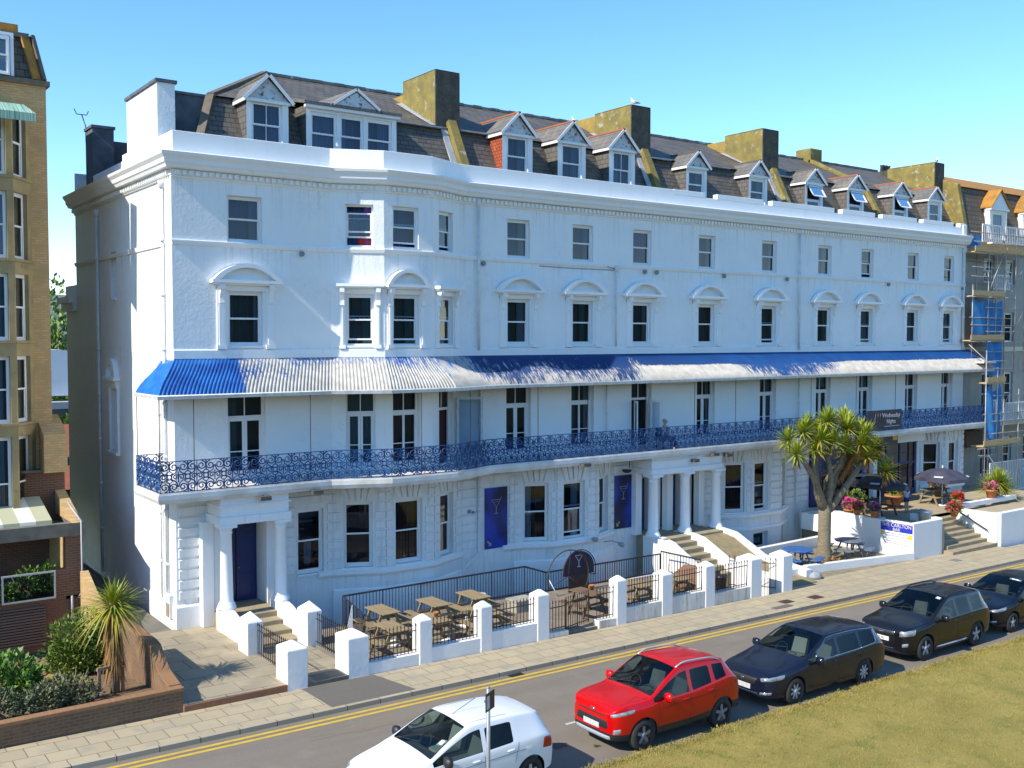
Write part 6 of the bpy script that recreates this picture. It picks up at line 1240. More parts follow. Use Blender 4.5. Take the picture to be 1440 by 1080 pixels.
    if glass_['rear']: part('rear_window',lambda f:f.material_index==1 and f.calc_center_median().x>xr-.02 and abs(f.normal.y)<.62,[mCarGlass]*3)
    for s in (-1,1): part('side_window',lambda f:f.material_index==1 and f.normal.y*s>=.62,[mCarGlassD]*3)
    bm.free()
    def hit(p,d):
        r=bvh.ray_cast(Vector(p)-Vector(d).normalized()*3,Vector(d).normalized()); return r[0],r[1]
    def patch(nm,c,d,mt,off=.006,nu=8,nv=4,parent=None):
        """panel with four corners a,b,c,d laid onto the bodywork by projection along d"""
        a,b,e,f=[Vector(k) for k in c]; g=MB(); ok=True; pts=[]
        for i in range(nu+1):
            for j in range(nv+1):
                u,v=i/nu,j/nv; p=(a*(1-u)+b*u)*(1-v)+(f*(1-u)+e*u)*v; h,nn=hit(p,d)
                if h is None: h,nn=p,-Vector(d).normalized()
                edge=i in (0,nu) or j in (0,nv); pts.append(h+nn*(off if not edge else -.004))
        g.add(pts,[(i*(nv+1)+j,(i+1)*(nv+1)+j,(i+1)*(nv+1)+j+1,i*(nv+1)+j+1) for i in range(nu) for j in range(nv)],0,True); return g.obj(nm,mt,parent or t)
    def seam(pts,d=(0,1,0),r=.004,mt=mArch,nm='door_seam',s=-1):
        g=MB(); q=[]
        for i in range(len(pts)-1):
            for k in range(7):
                p=Vector(pts[i]).lerp(Vector(pts[i+1]),k/6); h,nn=hit(p,d)
                if h is not None: q.append(h+nn*.0005)
        if len(q)>2: g.tube(q,r,4); return g.obj(nm,mt,t)
    zbelt=spec['belt']
    for s in (-1,1):
        y=s*2; d=(0,-s,0)
        for pl in spec['seams']: seam([(x,y,z) for x,z in pl],d)
        for (x,z) in spec['handles']: patch('door_handle',[(x,y,z),(x+.2,y,z+.005),(x+.2,y,z+.04),(x,y,z+.035)],d,spec.get('hmat',body),.028,6,3)
        for nm,c,dd,mt,off in spec['patches']:
            patch(nm,[(p[0],p[1]*s,p[2]) for p in c],(dd[0],dd[1]*s,dd[2]),mt,off)
        mx,mz=spec['mirror']; g=MB(); w=Wd*.98
        g.lathe([(.01,-.10),(.07,-.09),(.105,-.04),(.11,.02),(.09,.09),(.02,.11)],(mx,s*(w+.12),mz),10); g.v=[(mx+(a-mx)*.75,s*(w+.12)+(b_-s*(w+.12))*1.25,c) for a,b_,c in g.v]; g.tube([(mx+.05,s*(w-.08),mz-.09),(mx,s*(w+.06),mz-.05)],.03,6); g.obj('wing_mirror',spec.get('mmat',body),t)
        if 'rail' in spec:
            x0,x1,zr,yr,mt=spec['rail']; g=MB(); q=[]
            for k in range(15):
                u=k/14; x=x0+(x1-x0)*u; h,nn=hit((x,s*yr,3),(0,0,-1)); q.append((x,s*yr,(h.z if h else zr)+.055*min(1,6*u,6*(1-u))))
            g.tube(q,.021,6); g.obj('roof_rail',mt,t)
        if 'chromeline' in spec:
            seam([(x,y,z) for x,z in spec['chromeline']],d,.011,mChrome,'window_trim')
    for nm,c,dd,mt,off in spec['centre']: patch(nm,c,dd,mt,off,12,5)
    for s in (-1,1):
        seam([(.16,s*.60,3),(st[4][0]+.05,s*(Wd*.80),3)],(0,0,-1),.004,mArch,'bonnet_seam'); seam([(st[7][0]+.1,s*Wd*.63,3),(st[11][0],s*Wd*.62,3)],(0,0,-1),.005,mArch,'roof_seam')
        for pl in spec['seams'][:1]: seam([(pl[0][0]+.1,s*2,zbelt-.17),(st[11][0]+.3,s*2,zbelt-.10)],(0,-s,0),.0045,mArch,'body_crease')
    seam([(.14,-.6,3),(.09,0,3),(.14,.6,3)],(0,0,-1),.004,mArch,'bonnet_seam')
    # number plate
    px,pz=spec['plate']; h,nn=hit((px,0,pz),(1,0,0)); hx=(h.x if h else 0)-.012
    g=MB(); g.box(hx-.012,-.26,pz-.058,hx+.03,.26,pz+.058); pl=g.obj('number_plate',mPlateW if spec.get('reg') else mPlatePx,t,bevel=.004)
    if spec.get('reg'): text(spec['reg'],.095,(hx-.014,0,pz-.002),(0,-1,0),(0,0,1),mPlInk,'plate_lettering',pl,sx=.78)
    # wheels
    for wx in spec['wheels']:
        for s in (-1,1):
            yo=s*(Wd-.035); wt=.215; g=MB(); g.lathe([(rw-.11,-wt/2),(rw-.02,-wt/2),(rw,-wt/2+.03),(rw,wt/2-.03),(rw-.02,wt/2),(rw-.11,wt/2)],(wx,yo-s*wt/2,rw),40,axis='y',cap=False); ty=g.obj('wheel',mTyre,t)
            g=MB(); rr_=rw-.105; g.lathe([(rr_+.005,-.02),(rr_,.0),(rr_-.03,.0),(rr_-.035,-.05),(.02,-.06)] if s>0 else [(rr_+.005,.02),(rr_,.0),(rr_-.03,.0),(rr_-.035,.05),(.02,.06)],(wx,yo-s*.002,rw),32,1,axis='y')
            ns=spec.get('spokes',5)
            for k in range(ns):
                a=2*math.pi*k/ns+.3; c,sn=math.cos(a),math.sin(a); ww=.032 if ns>6 else .045
                def Q(r,tt,yy): return (wx+r*c-tt*sn,yo+s*yy,rw+r*sn+tt*c)
                g.add([Q(.03,-ww*.8,-.005),Q(rr_-.015,-ww*.75,-.02),Q(rr_-.015,ww*.75,-.02),Q(.03,ww*.8,-.005),Q(.03,-ww,-.045),Q(rr_-.015,-ww,-.06),Q(rr_-.015,ww,-.06),Q(.03,ww,-.045)],[(0,1,2,3),(0,4,5,1),(2,6,7,3)])
            g.lathe([(.055,-.03),(.055,.0),(.03,.006)] if s>0 else [(.055,.03),(.055,0),(.03,-.006)],(wx,yo,rw),14,axis='y'); g.obj('rim',[spec.get('rim',mAlloy),mArch],ty)
    # cabin
    x0,x1=spec['cabin']; g=MB(); w=Wd*.86; zf_=zbelt-.28; g.box(x0,-w,.3,x1,w,zf_); g.box(x0,-Wd*.9,.35,x0+.55,Wd*.9,zbelt-.06); g.box(x0+.5,-Wd*.93,zf_-.1,x1,-Wd*.90,zbelt-.05); g.box(x0+.5,Wd*.90,zf_-.1,x1,Wd*.93,zbelt-.05); g.obj('cabin_lining',M('cabin_'+name,(.07,.072,.072),.8),t)
    sm=spec.get('seat',mSeat)
    for sx in (x0+1.25,x0+2.1):
        for s in (-1,1):
            g=MB(); y=s*Wd*.42; g.prism([(sx,y-.23,zf_-.05),(sx+.2,y-.2,zbelt+.28),(sx+.2,y+.2,zbelt+.28),(sx,y+.23,zf_-.05)],(.12,0,.02)); g.box(sx+.2,y-.12,zbelt+.30,sx+.29,y+.12,zbelt+.46); g.box(sx-.48,y-.23,zf_-.02,sx+.05,y+.23,zf_+.08); g.obj('seat',sm,t,bevel=.03)
    g=MB(); sy=Wd*.42; g.tube([(x0+.62+.08*math.cos(a),sy+.18*math.sin(a),zbelt+.02+.16*math.cos(a)) for a in [i*math.pi/8 for i in range(17)]],.016,6); g.obj('steering_wheel',mTrimB,t)
    if 'roofant' in spec: ax,az=spec['roofant']; h,nn=hit((ax,0,3),(0,0,-1)); g=MB(); g.tube([h,h+Vector((.55,0,.22))],.006,5); g.obj('aerial',mTrimB,t)
    # wipers
    g=MB(); wf=glass_['front']
    for yy in (.45,-.15):
        q=[]
        for k in range(6):
            u=k/5; p=Vector((st[wf[0]][0]+.04+.1*u,yy-.55*u,3)); h,nn=hit(p,(0,0,-1))
            if h is not None: q.append(h+nn*.015)
        if len(q)>2: g.tube(q,.009,4)
    if g.v: g.obj('wiper',mTrimB,t)
    for nm,c,dd,mt in spec.get('stick',[]): patch(nm,c,dd,mt,.004,3,3)
    t.location=(X,yn+Wd,gz(X)-.108); t.rotation_euler=(0,math.atan(SL),0); return t
def hatch(L,W,Hh,f,wb,hood,cowl,rf,bp,rs,tail,belt,nose=.8,crown=.05,wr=.74,rtop=None):
    """stations of a five-door hatchback/estate body"""
    rtop=rtop or Hh-.06
    return [(0,.30,.62,nose-.22,nose-.12,.60,.02),(.04,.24,.76,nose-.10,nose+.0,.74,.03),(.22,.2,.92,nose-.02,nose+.09,.86,.05),(f,.19,.985,hood-.09,hood-.0,.9,.06),(cowl-.14,.19,1,belt-.03,belt+.07,.90,.05),(cowl,.19,1,belt-.0,belt+.10,.89,.05),
      ((cowl*.5+rf*.5),.19,1,belt+.005,(belt+.10+Hh-.09)/2+.03,.83,crown),(rf,.19,1,belt+.01,Hh-.085,.77,crown),(rf+.16,.19,1,belt+.015,Hh-.06,.755,crown),(bp,.19,1,belt+.02,Hh-.05,.75,crown),(bp+.1,.19,1,belt+.02,Hh-.05,.75,crown)]+rs+tail
# --- white hatchback
Lw=4.05
def std(L,W,H,belt,pt,**k): return dict(L=L,W=W,paint=pt,belt=belt,**k)
pW=paint('white_car_paint',(.74,.75,.77)); pR=paint('red_car_paint',(.50,.001,.002),coat=.45); pK=paint('black_car_paint',(.004,.005,.010),rough=.2); pB=paint('navy_black_car_paint',(.007,.009,.022),rough=.2); pG=paint('charcoal_car_paint',(.008,.008,.010),rough=.22)
stW=hatch(Lw,1.75,1.54,.82,2.59,.92,1.12,1.95,2.25,[(2.98,.19,1,.99,1.48,.745,.05),(3.12,.19,1,1.0,1.475,.74,.05),(3.55,.2,.99,1.02,1.44,.70,.04)],[(3.74,.22,.975,1.03,1.40,.67,.03),(3.97,.26,.93,.98,1.05,.70,.03),(4.03,.30,.86,.82,.9,.70,.02),(4.05,.36,.74,.66,.74,.62,.02)],.93,.72)
car('white_hatchback','white five-door hatchback behind the grey signpost, one red tail lamp showing','X' and -1.02,-14.42,std(Lw,1.75,1.54,.93,pW,st=stW,glass=dict(side=[5,6,7,8,10],front=[5,6],rear=[14]),wheels=(.82,3.41),rw=.31,seams=[[(1.25,.9),(1.2,.35)],[(2.28,1.0),(2.25,.3)],[(3.1,1.0),(3.0,.62)],[(1.22,.33),(2.9,.31)]],handles=[(1.98,.82),(2.8,.86)],hmat=pW,mirror=(1.35,1.02),mmat=mTrimB,patches=[('tail_lamp',[(3.7,.87,.74),(4.0,.80,.70),(3.97,.80,1.0),(3.75,.86,.98)],(-.55,-.83,0),mLampR,.012),('fuel_flap',[(3.25,2,.73),(3.47,2,.73),(3.47,2,.9),(3.25,2,.9)],(0,-1,0),pW,.003),('headlight',[(.08,.55,.62),(.42,.82,.68),(.45,.80,.82),(.1,.5,.76)],(.7,-.7,-.1),mLampC,.01)],centre=[('grille',[(0,.42,.5),(0,-.42,.5),(0,-.4,.66),(0,.4,.66)],(1,0,0),mTrimB,.008)],plate=(0,.4),cabin=(1.05,3.6),seat=mSeatL,roofant=(2.05,1.5),stick=[('paper_sticker',[(1.42,-.62,3),(1.56,-.62,3),(1.52,-.48,3),(1.38,-.48,3)],(0,0,-1),mPlateW)]))
# --- red small suv
stR=hatch(4.1,1.77,1.66,.82,2.52,1.05,1.1,1.92,2.2,[(2.92,.22,1,1.10,1.585,.74,.05),(3.04,.22,1,1.12,1.575,.735,.05),(3.42,.24,.985,1.17,1.53,.70,.04)],[(3.55,.26,.975,1.19,1.50,.67,.03),(3.80,.3,.94,1.14,1.20,.73,.03),(3.93,.34,.89,.95,1.05,.73,.02),(3.98,.42,.79,.78,.88,.67,.02)],1.0,.94)
stR=[(x,zb+.04,w,zs,zt,wr,c) for x,zb,w,zs,zt,wr,c in stR]
car('red_suv','bright red compact SUV with silver roof rails parked by the verge','X' and 4.78,-14.33,std(4.1,1.77,1.66,1.03,pR,st=stR,clad=2,fclad=2,glass=dict(side=[5,6,7,8,10,12],front=[5,6],rear=[14]),wheels=(.80,3.28),rw=.345,seams=[[(1.22,.98),(1.2,.45)],[(2.22,1.08),(2.2,.42)],[(3.05,1.1),(2.98,.75)],[(1.2,.42),(2.9,.42)]],handles=[(1.95,.90),(2.75,.96)],mirror=(1.4,1.1),rim=mAlloyD,spokes=5,rail=(1.95,3.4,1.6,.62,mAlloy),
  patches=[('headlight',[(.05,.56,.80),(.50,.86,.87),(.52,.86,.97),(.06,.50,.87)],(.75,-.66,-.1),mLampC,.012),('fog_lamp',[(.1,.62,.44),(.2,.76,.46),(.2,.76,.58),(.1,.62,.56)],(.85,-.5,0),mLampC,.012),('tail_lamp',[(3.78,.9,.95),(3.93,.8,.95),(3.91,.8,1.15),(3.8,.88,1.15)],(-.6,-.8,0),mLampR,.01)],
  centre=[('grille',[(0,.56,.52),(0,-.56,.52),(0,-.52,.72),(0,.52,.72)],(1,0,0),mTrimB,.012),('upper_grille',[(0,.46,.80),(0,-.46,.80),(0,-.46,.83),(0,.46,.83)],(1,0,0),mTrimB,.01),('skid_plate',[(0,.62,.30),(0,-.62,.30),(0,-.6,.40),(0,.6,.40)],(1,0,0),mAlloy,.02),('badge',[(0,.07,.85),(0,-.07,.85),(0,-.07,.90),(0,.07,.90)],(1,0,0),mChrome,.014)],plate=(0,.56),cabin=(1.02,3.6),stick=[('sun_visor',[(1.80,-.6,3),(1.88,-.6,3),(1.88,-.22,3),(1.80,-.22,3)],(0,0,-1),mSeatL)],roofant=None) if 0 else std(4.1,1.77,1.66,1.03,pR,st=stR,clad=2,fclad=2,glass=dict(side=[5,6,7,8,10,12],front=[5,6],rear=[14]),wheels=(.80,3.28),rw=.345,seams=[[(1.22,.98),(1.2,.45)],[(2.22,1.08),(2.2,.42)],[(3.05,1.1),(2.98,.75)],[(1.2,.42),(2.9,.42)]],handles=[(1.95,.90),(2.75,.96)],mirror=(1.4,1.1),rim=mAlloyD,spokes=5,rail=(1.95,3.4,1.6,.62,mAlloy),
  patches=[('headlight',[(.05,.56,.80),(.50,.86,.87),(.52,.86,.97),(.06,.50,.87)],(.75,-.66,-.1),mLampC,.012),('fog_lamp',[(.1,.62,.44),(.2,.76,.46),(.2,.76,.58),(.1,.62,.56)],(.85,-.5,0),mLampC,.012),('tail_lamp',[(3.78,.9,.95),(3.93,.8,.95),(3.91,.8,1.15),(3.8,.88,1.15)],(-.6,-.8,0),mLampR,.01)],
  centre=[('grille',[(0,.56,.52),(0,-.56,.52),(0,-.52,.72),(0,.52,.72)],(1,0,0),mTrimB,.012),('upper_grille',[(0,.46,.80),(0,-.46,.80),(0,-.46,.83),(0,.46,.83)],(1,0,0),mTrimB,.01),('skid_plate',[(0,.62,.30),(0,-.62,.30),(0,-.6,.40),(0,.6,.40)],(1,0,0),mAlloy,.02),('badge',[(0,.07,.85),(0,-.07,.85),(0,-.07,.90),(0,.07,.90)],(1,0,0),mChrome,.014)],plate=(0,.56),cabin=(1.02,3.6)))
# --- black estate
stV=hatch(4.8,1.87,1.53,.95,2.8,.92,1.42,2.32,2.62,[(3.55,.19,1,.99,1.48,.735,.045),(3.65,.19,1,1.0,1.478,.735,.045),(4.25,.2,.99,1.03,1.44,.72,.04)],[(4.42,.22,.98,1.03,1.41,.70,.03),(4.68,.26,.95,.96,1.06,.74,.03),(4.76,.30,.9,.82,.9,.72,.02),(4.8,.36,.8,.66,.75,.62,.02)],.93,.74)
car('black_estate','long black estate car with a chrome window line, between the red and the charcoal SUV','X' and 9.78,-14.33,std(4.8,1.87,1.53,.93,pB,st=stV,glass=dict(side=[5,6,7,8,10,12],front=[5,6],rear=[14]),wheels=(.96,3.76),rw=.335,seams=[[(1.5,.9),(1.48,.36)],[(2.64,1.0),(2.62,.32)],[(3.6,1.0),(3.45,.62)],[(1.48,.33),(3.3,.33)]],handles=[(2.35,.84),(3.3,.88)],mirror=(1.72,1.0),spokes=8,seat=mSeatL,
  chromeline=[(1.75,.955),(2.6,.975),(3.6,1.0),(4.28,1.05),(4.32,1.38),(3.6,1.45),(2.6,1.455),(2.3,1.42),(1.75,1.05)],
  patches=[('headlight',[(.06,.50,.64),(.55,.88,.70),(.58,.88,.82),(.08,.46,.74)],(.75,-.66,-.1),mLampC,.012),('fog_lamp',[(.06,.50,.33),(.2,.78,.35),(.2,.78,.43),(.06,.50,.40)],(.85,-.5,0),mLampC,.012),('tail_lamp',[(4.6,.92,.8),(4.76,.8,.8),(4.7,.78,1.2),(4.55,.86,1.2)],(-.6,-.8,0),mLampR,.01)],
  centre=[('grille',[(0,.40,.55),(0,-.40,.55),(0,-.46,.72),(0,.46,.72)],(1,0,0),mTrimB,.012),('badge',[(0,.05,.61),(0,-.05,.61),(0,-.05,.67),(0,.05,.67)],(1,0,0),mChrome,.02),('lower_trim',[(0,.5,.33),(0,-.5,.33),(0,-.5,.36),(0,.5,.36)],(1,0,0),mChrome,.012)],plate=(0,.47),cabin=(1.35,4.3)))
# --- charcoal suv
stK=hatch(4.4,1.86,1.68,.86,2.66,1.03,1.3,2.12,2.42,[(3.15,.24,1,1.08,1.63,.76,.05),(3.28,.24,1,1.08,1.625,.76,.05),(3.85,.26,.99,1.09,1.6,.74,.04)],[(4.02,.28,.985,1.09,1.57,.72,.03),(4.27,.32,.95,1.05,1.16,.75,.03),(4.36,.36,.9,.9,1.0,.74,.02),(4.4,.42,.8,.75,.85,.66,.02)],1.04,.9)
car('charcoal_suv','charcoal black SUV with a readable white number plate, behind the black estate','X' and 15.95,-14.08,std(4.4,1.86,1.68,1.04,pG,st=stK,glass=dict(side=[5,6,7,8,10,12],front=[5,6],rear=[14]),wheels=(.86,3.52),rw=.36,seams=[[(1.42,.98),(1.4,.45)],[(2.44,1.08),(2.42,.42)],[(3.22,1.1),(3.15,.75)]],handles=[(2.15,.94),(3.0,.97)],mirror=(1.6,1.12),spokes=5,rail=(2.2,3.8,1.6,.66,mTrimB),reg='S57 KES',
  patches=[('headlight',[(.06,.52,.72),(.40,.86,.78),(.42,.86,.95),(.08,.50,.90)],(.75,-.66,-.1),mLampC,.015),('fog_lamp',[(.08,.62,.45),(.2,.76,.47),(.2,.76,.58),(.08,.62,.56)],(.85,-.5,0),mLampC,.012),('side_step',[(1.35,2,.30),(3.0,2,.30),(3.0,2,.35),(1.35,2,.35)],(0,-1,0),mAlloy,.03),('tail_lamp',[(4.15,.92,.95),(4.35,.8,.95),(4.3,.78,1.25),(4.12,.86,1.25)],(-.6,-.8,0),mLampR,.01)],
  centre=[('grille',[(0,.44,.74),(0,-.44,.74),(0,-.42,.84),(0,.42,.84)],(1,0,0),mTrimB,.014),('grille_bar',[(0,.44,.83),(0,-.44,.83),(0,-.44,.86),(0,.44,.86)],(1,0,0),mChrome,.02),('badge',[(0,.1,.77),(0,-.1,.77),(0,-.1,.82),(0,.1,.82)],(1,0,0),mChrome,.02),('lower_trim',[(0,.42,.36),(0,-.42,.36),(0,-.42,.39),(0,.42,.39)],(1,0,0),mChrome,.014)],plate=(0,.62),cabin=(1.22,3.9),stick=[('windscreen_sticker',[(1.98,-.60,3),(2.08,-.60,3),(2.08,-.44,3),(1.98,-.44,3)],(0,0,-1),mPlateW)]))
g=None
# --- dark hatch at the right edge
stF=hatch(4.35,1.84,1.5,.88,2.64,.93,1.22,2.1,2.4,[(3.15,.19,1,.99,1.45,.74,.05),(3.28,.19,1,1.0,1.445,.74,.05),(3.7,.2,.99,1.02,1.42,.70,.04)],[(3.9,.22,.975,1.03,1.38,.67,.03),(4.22,.26,.93,.98,1.05,.70,.03),(4.31,.30,.86,.82,.9,.70,.02),(4.35,.36,.74,.66,.74,.62,.02)],.94,.75)
car('dark_hatchback','dark navy hatchback with a chrome grille bar, last of the row behind the charcoal SUV','X' and 20.95,-13.95,std(4.35,1.84,1.5,.94,pK,st=stF,glass=dict(side=[5,6,7,8,10],front=[5,6],rear=[14]),wheels=(.88,3.52),rw=.32,seams=[[(1.3,.9),(1.28,.36)],[(2.42,1.0),(2.4,.32)]],handles=[(2.1,.84),(3.0,.88)],mirror=(1.5,1.02),reg='AK06 HXM',
  patches=[('headlight',[(.08,.52,.66),(.52,.86,.74),(.54,.86,.86),(.1,.50,.76)],(.75,-.66,-.1),mLampC,.012),('indicator',[(.06,.44,.68),(.1,.53,.68),(.1,.53,.76),(.06,.44,.76)],(.85,-.5,0),mAmber,.012),('fog_lamp',[(.08,.55,.36),(.2,.72,.38),(.2,.72,.46),(.08,.55,.44)],(.85,-.5,0),mLampC,.012)],
  centre=[('grille',[(0,.45,.66),(0,-.45,.66),(0,-.42,.74),(0,.42,.74)],(1,0,0),mTrimB,.01),('grille_bar',[(0,.45,.735),(0,-.45,.735),(0,-.45,.76),(0,.45,.76)],(1,0,0),mChrome,.018),('lower_trim',[(0,.4,.36),(0,-.4,.36),(0,-.4,.385),(0,.4,.385)],(1,0,0),mChrome,.012)],plate=(0,.5),cabin=(1.15,3.8),stick=[('sun_visor',[(2.0,-.5,3),(2.08,-.5,3),(2.08,-.12,3),(2.0,-.12,3)],(0,0,-1),mPlateW)]))
# ------------------------------------------------------------------ signpost in the foreground
t=thing('signpost','tall grey post with a small parking plate seen edge-on, in front of the white hatchback','signpost',(.55,-15.55,0)); x,y=.55,-15.55
b=MB(); b.tube([(x,y,-.3),(x,y,2.62)],.036,12); b.lathe([(.038,0),(.03,.02),(.005,.03)],(x,y,2.62),12); b.obj('post',M('galvanised_post',(.34,.35,.35),.45,(.26,.27,.28),6,metal=.3),t)
b=MB(); fr=Fr((x-.16,y-.06),(x+.14,y+.10)); b.fbox(fr,0,.34,.05,.062,2.22,2.55); b.obj('plate_back',mIronB,t); b=MB(); b.fbox(fr,.02,.14,.063,.066,2.26,2.50); b.obj('sign_face',mPlatePx,t); b=MB(); b.fbox(fr,.1,.24,-.03,.05,2.36,2.40); b.obj('clamp',mAlloyD,t)
# ------------------------------------------------------------------ neighbouring building and scaffold on the right
mCreamW=stucco('grey_cream_render',(.36,.335,.28),(.30,.28,.24),(.20,.185,.16),2,(.5,.75)); mCreamL=stucco('cream_render',(.66,.60,.46),(.6,.54,.42),(.4,.36,.28),2,(.6,.85))
NB=thing('neighbouring_building','cream neighbouring terrace house behind scaffolding with a brown mansard and orange lichen roof','house',(50,5,0))
w=MB(); fn=Fr((43.1,.35),(60,.35)); WN=[(45.0,46.1),(47.3,48.3),(49.6,50.6),(52,53)]; ops=[]
for z0,z1 in ((1.2,3.3),(4.6,7.0),(8.7,10.4),(12.0,13.4)):
    for a,c in WN: ops.append((a-43.1,c-43.1,z0,z1))
wall(w,fn,0,16.9,-1.5,14.4,ops,rec=.2); w.quad((42.55,.35,-1.5),(43.1,.35,-1.5),(43.1,.35,14.4),(42.55,.35,14.4)); w.quad((60,.35,-1.5),(60,12,-1.5),(60,12,15),(60,.35,15)); w.quad((42.6,12,-1.5),(60,12,-1.5),(60,12,15),(42.6,12,15)); w.obj('wall',mCreamW,NB,fix=False)
for a,c,z0,z1 in ops: window(fn,a,c,z0,z1,rec=.12,parent=NB,sill=False)
w=MB(); w.sweep([(42.6,.35),(60,.35)],[(-.02,13.9),(.1,13.95),(.3,14.2),(.35,14.4),(-.02,14.45)]); w.sweep([(42.6,.35),(60,.35)],[(-.02,8.2),(.1,8.2),(.1,8.45),(-.02,8.45)]); w.box(42.9,-1.2,4.2,60,.35,4.4); w.box(42.7,-1.6,-1.2,60,.3,.55); w.obj('moulding',mCreamL,NB)
w=MB(); w.box(42.62,-.2,3.0,44.2,.34,3.9); w.obj('brown_fascia',M('brown_fascia',(.10,.075,.055),.8),NB)
w=MB(); w.add([(43.5,.5,14.4),(60,.5,14.4),(60,1.15,17.35),(43.5,1.15,17.35)],[(0,1,2,3)]); w.obj('mansard',mTileB,NB,fix=False)
w=MB(); w.add([(43.4,1.02,17.3),(60,1.02,17.3),(60,4.2,18.55),(43.4,4.2,18.55)],[(0,1,2,3)]); w.add([(43.4,4.2,18.55),(60,4.2,18.55),(60,10,16),(43.4,10,16)],[(0,1,2,3)]); w.obj('roof',mOrange,NB,fix=False)
w=MB(); w.prism([(43.35,y,z) for y,z in ((.45,14.4),(1.05,17.42),(4.2,18.68),(9,16.5),(9,14.4))],(.3,0,0)); w.obj('gable_wall',mLich,NB)
def mdormer(xc,label=None):
    o=MB(); f=Fr((xc-.75,.42),(xc+.75,.42)); wall(o,f,0,1.5,14.4,16.15,[(.2,1.3,14.5,16.0)],rec=.08)
    for x in (xc-.75,xc+.75): o.add([(x,.42,14.4),(x,.42,16.2),(x,1.1,16.2),(x,.6,14.4)],[(0,1,2,3)])
    for s in (-1,1): o.prism([(xc+s*.75,.40,14.4),(xc+s*.95,.40,16.2),(xc+s*.75,.40,16.2)],(0,.3,0))
    o.add([(xc-.95,.3,16.2),(xc+.95,.3,16.2),(xc,.3,17.15)],[(0,1,2)]); o.box(xc-.98,.28,16.1,xc+.98,.6,16.22); d=o.obj('dormer',mFrame,NB,fix=False); window(f,.2,1.3,14.5,16.0,rec=.05,parent=d,curt=[(0,.45,mCurtB),(.55,1,mCurtB)],sill=False)
    r=MB()
    for s in (-1,1): a=[(xc,.22,17.22),(xc+s*1.02,.22,16.2),(xc+s*1.02,1.0,16.2),(xc,1.6,17.22)]; r.add(a+[(p[0],p[1],p[2]+.07) for p in a],[(0,1,2,3),(4,5,6,7),(0,1,5,4),(1,2,6,5),(2,3,7,6)])
    r.obj('dormer_roof',mOrange,d)
mdormer(46.5); mdormer(50.1)
mWR=M('white_rail',(.75,.74,.72),.5)
def balus(x0,x1,y,z0,z1,label):
    b=MB(); n=int((x1-x0)/.17)
    for i in range(n+1): x=x0+(x1-x0)*i/n; b.box(x-.025,y-.02,z0,x+.025,y+.02,z1)
    b.box(x0,y-.035,z1,x1,y+.035,z1+.06); b.box(x0,y-.03,z0+.06,x1,y+.03,z0+.11); b.obj('balustrade',mWR,NB)
balus(43.9,45.9,-.15,14.15,15.1,''); balus(46.3,49,-.15,14.15,15.1,''); balus(45.2,46.9,-.1,11.6,12.4,''); balus(42.65,44.1,-1.45,4.42,5.6,''); balus(44.2,50,-1.45,4.42,5.4,''); balus(42.7,50,-1.5,.6,2.25,'')
sc=thing('scaffold','tube scaffold with timber toe boards in front of the cream neighbouring house','scaffold',(44,-1,0))
mTube=M('galvanised_tube',(.40,.40,.39),.5,(.28,.25,.22),3,metal=.4); mBoard=M('scaffold_board',(.55,.40,.20),.8,(.42,.29,.14),3,scale=(1,4,4))
P_=[(42.25,-.6,7.6,11.8),(43.8,-.6,7,14.6),(45.5,-.6,7,15.6),(47.6,-.6,7,15.6),(41.75,-1.72,-.6,8.3),(43.55,-1.7,-.6,7.2),(45.1,-1.7,-.6,6.2),(46.8,-1.7,-.6,6.2),(42.3,.1,7,13.9),(45.5,.1,7,14),(43.55,-.6,-.6,7),(48.4,-1.7,-.6,6.2),(44.6,-.6,9,13.7),(46.6,-.6,7,15),(42.9,-1.7,2.8,7.4),(44.4,-1.0,-.6,6.6),(42.3,-.05,8.6,11.4),(43.8,.1,8,13.6)]
for x,y,z0,z1 in P_: b=MB(); b.tube([(x,y,z0),(x,y,z1)],.03,7); b.obj('pole',mTube,sc)
b=MB()
for z,y,x0,x1 in ((14.6,-.6,42.0,48),(13.2,.1,42.4,47.5),(12.0,.1,42.3,47.5),(10.6,-.6,43.5,48),(9.3,-.6,43.6,48.4),(8.2,-.6,43.6,47),(5.9,-1.7,42.5,47),(3.9,-1.7,42,47.5),(2.0,-1.7,41.7,43.0),(14.1,-.6,42.3,48.5),(12.75,-.6,42.2,46.2),(12.25,-.6,42.1,46.2),(11.15,-.6,41.9,47),(10.05,-.6,42,46.2),(9.65,-.6,42.1,46.6),(8.75,-.6,42,48),(7.75,-1.7,41.6,44.0),(7.35,-1.7,41.6,44.4),(6.55,-1.7,41.5,44.2),(4.95,-1.7,41.6,46),(4.55,-1.7,41.7,46.5),(3.15,-1.7,41.1,47),(2.8,-1.7,41.2,42.6),(13.5,-.6,42.4,48.5)): b.tube([(x0,y,z),(x1,y,z-.03)],.026,6)
for a,c in (((41.9,-.65,8.6),(42.9,-1.7,7.2)),((44.0,-.62,11.7),(45.3,-.62,13.6)),((42.1,-1.75,2.75),(44.3,-1.75,.9)),((43.55,-1.65,5),(44.6,-1.65,6.6)),((46.2,-.6,9),(48,-.6,11)),((46.2,-.6,11.5),(48,-.6,13.5))): b.tube([a,c],.026,6)
for x,y in ((42.25,-.6),(43.8,-.6),(45.5,-.6)):
    for z in (8.75,11.15): b.tube([(x,y-.2,z),(x,.2,z)],.026,6)
b.obj('ledger',mTube,sc)
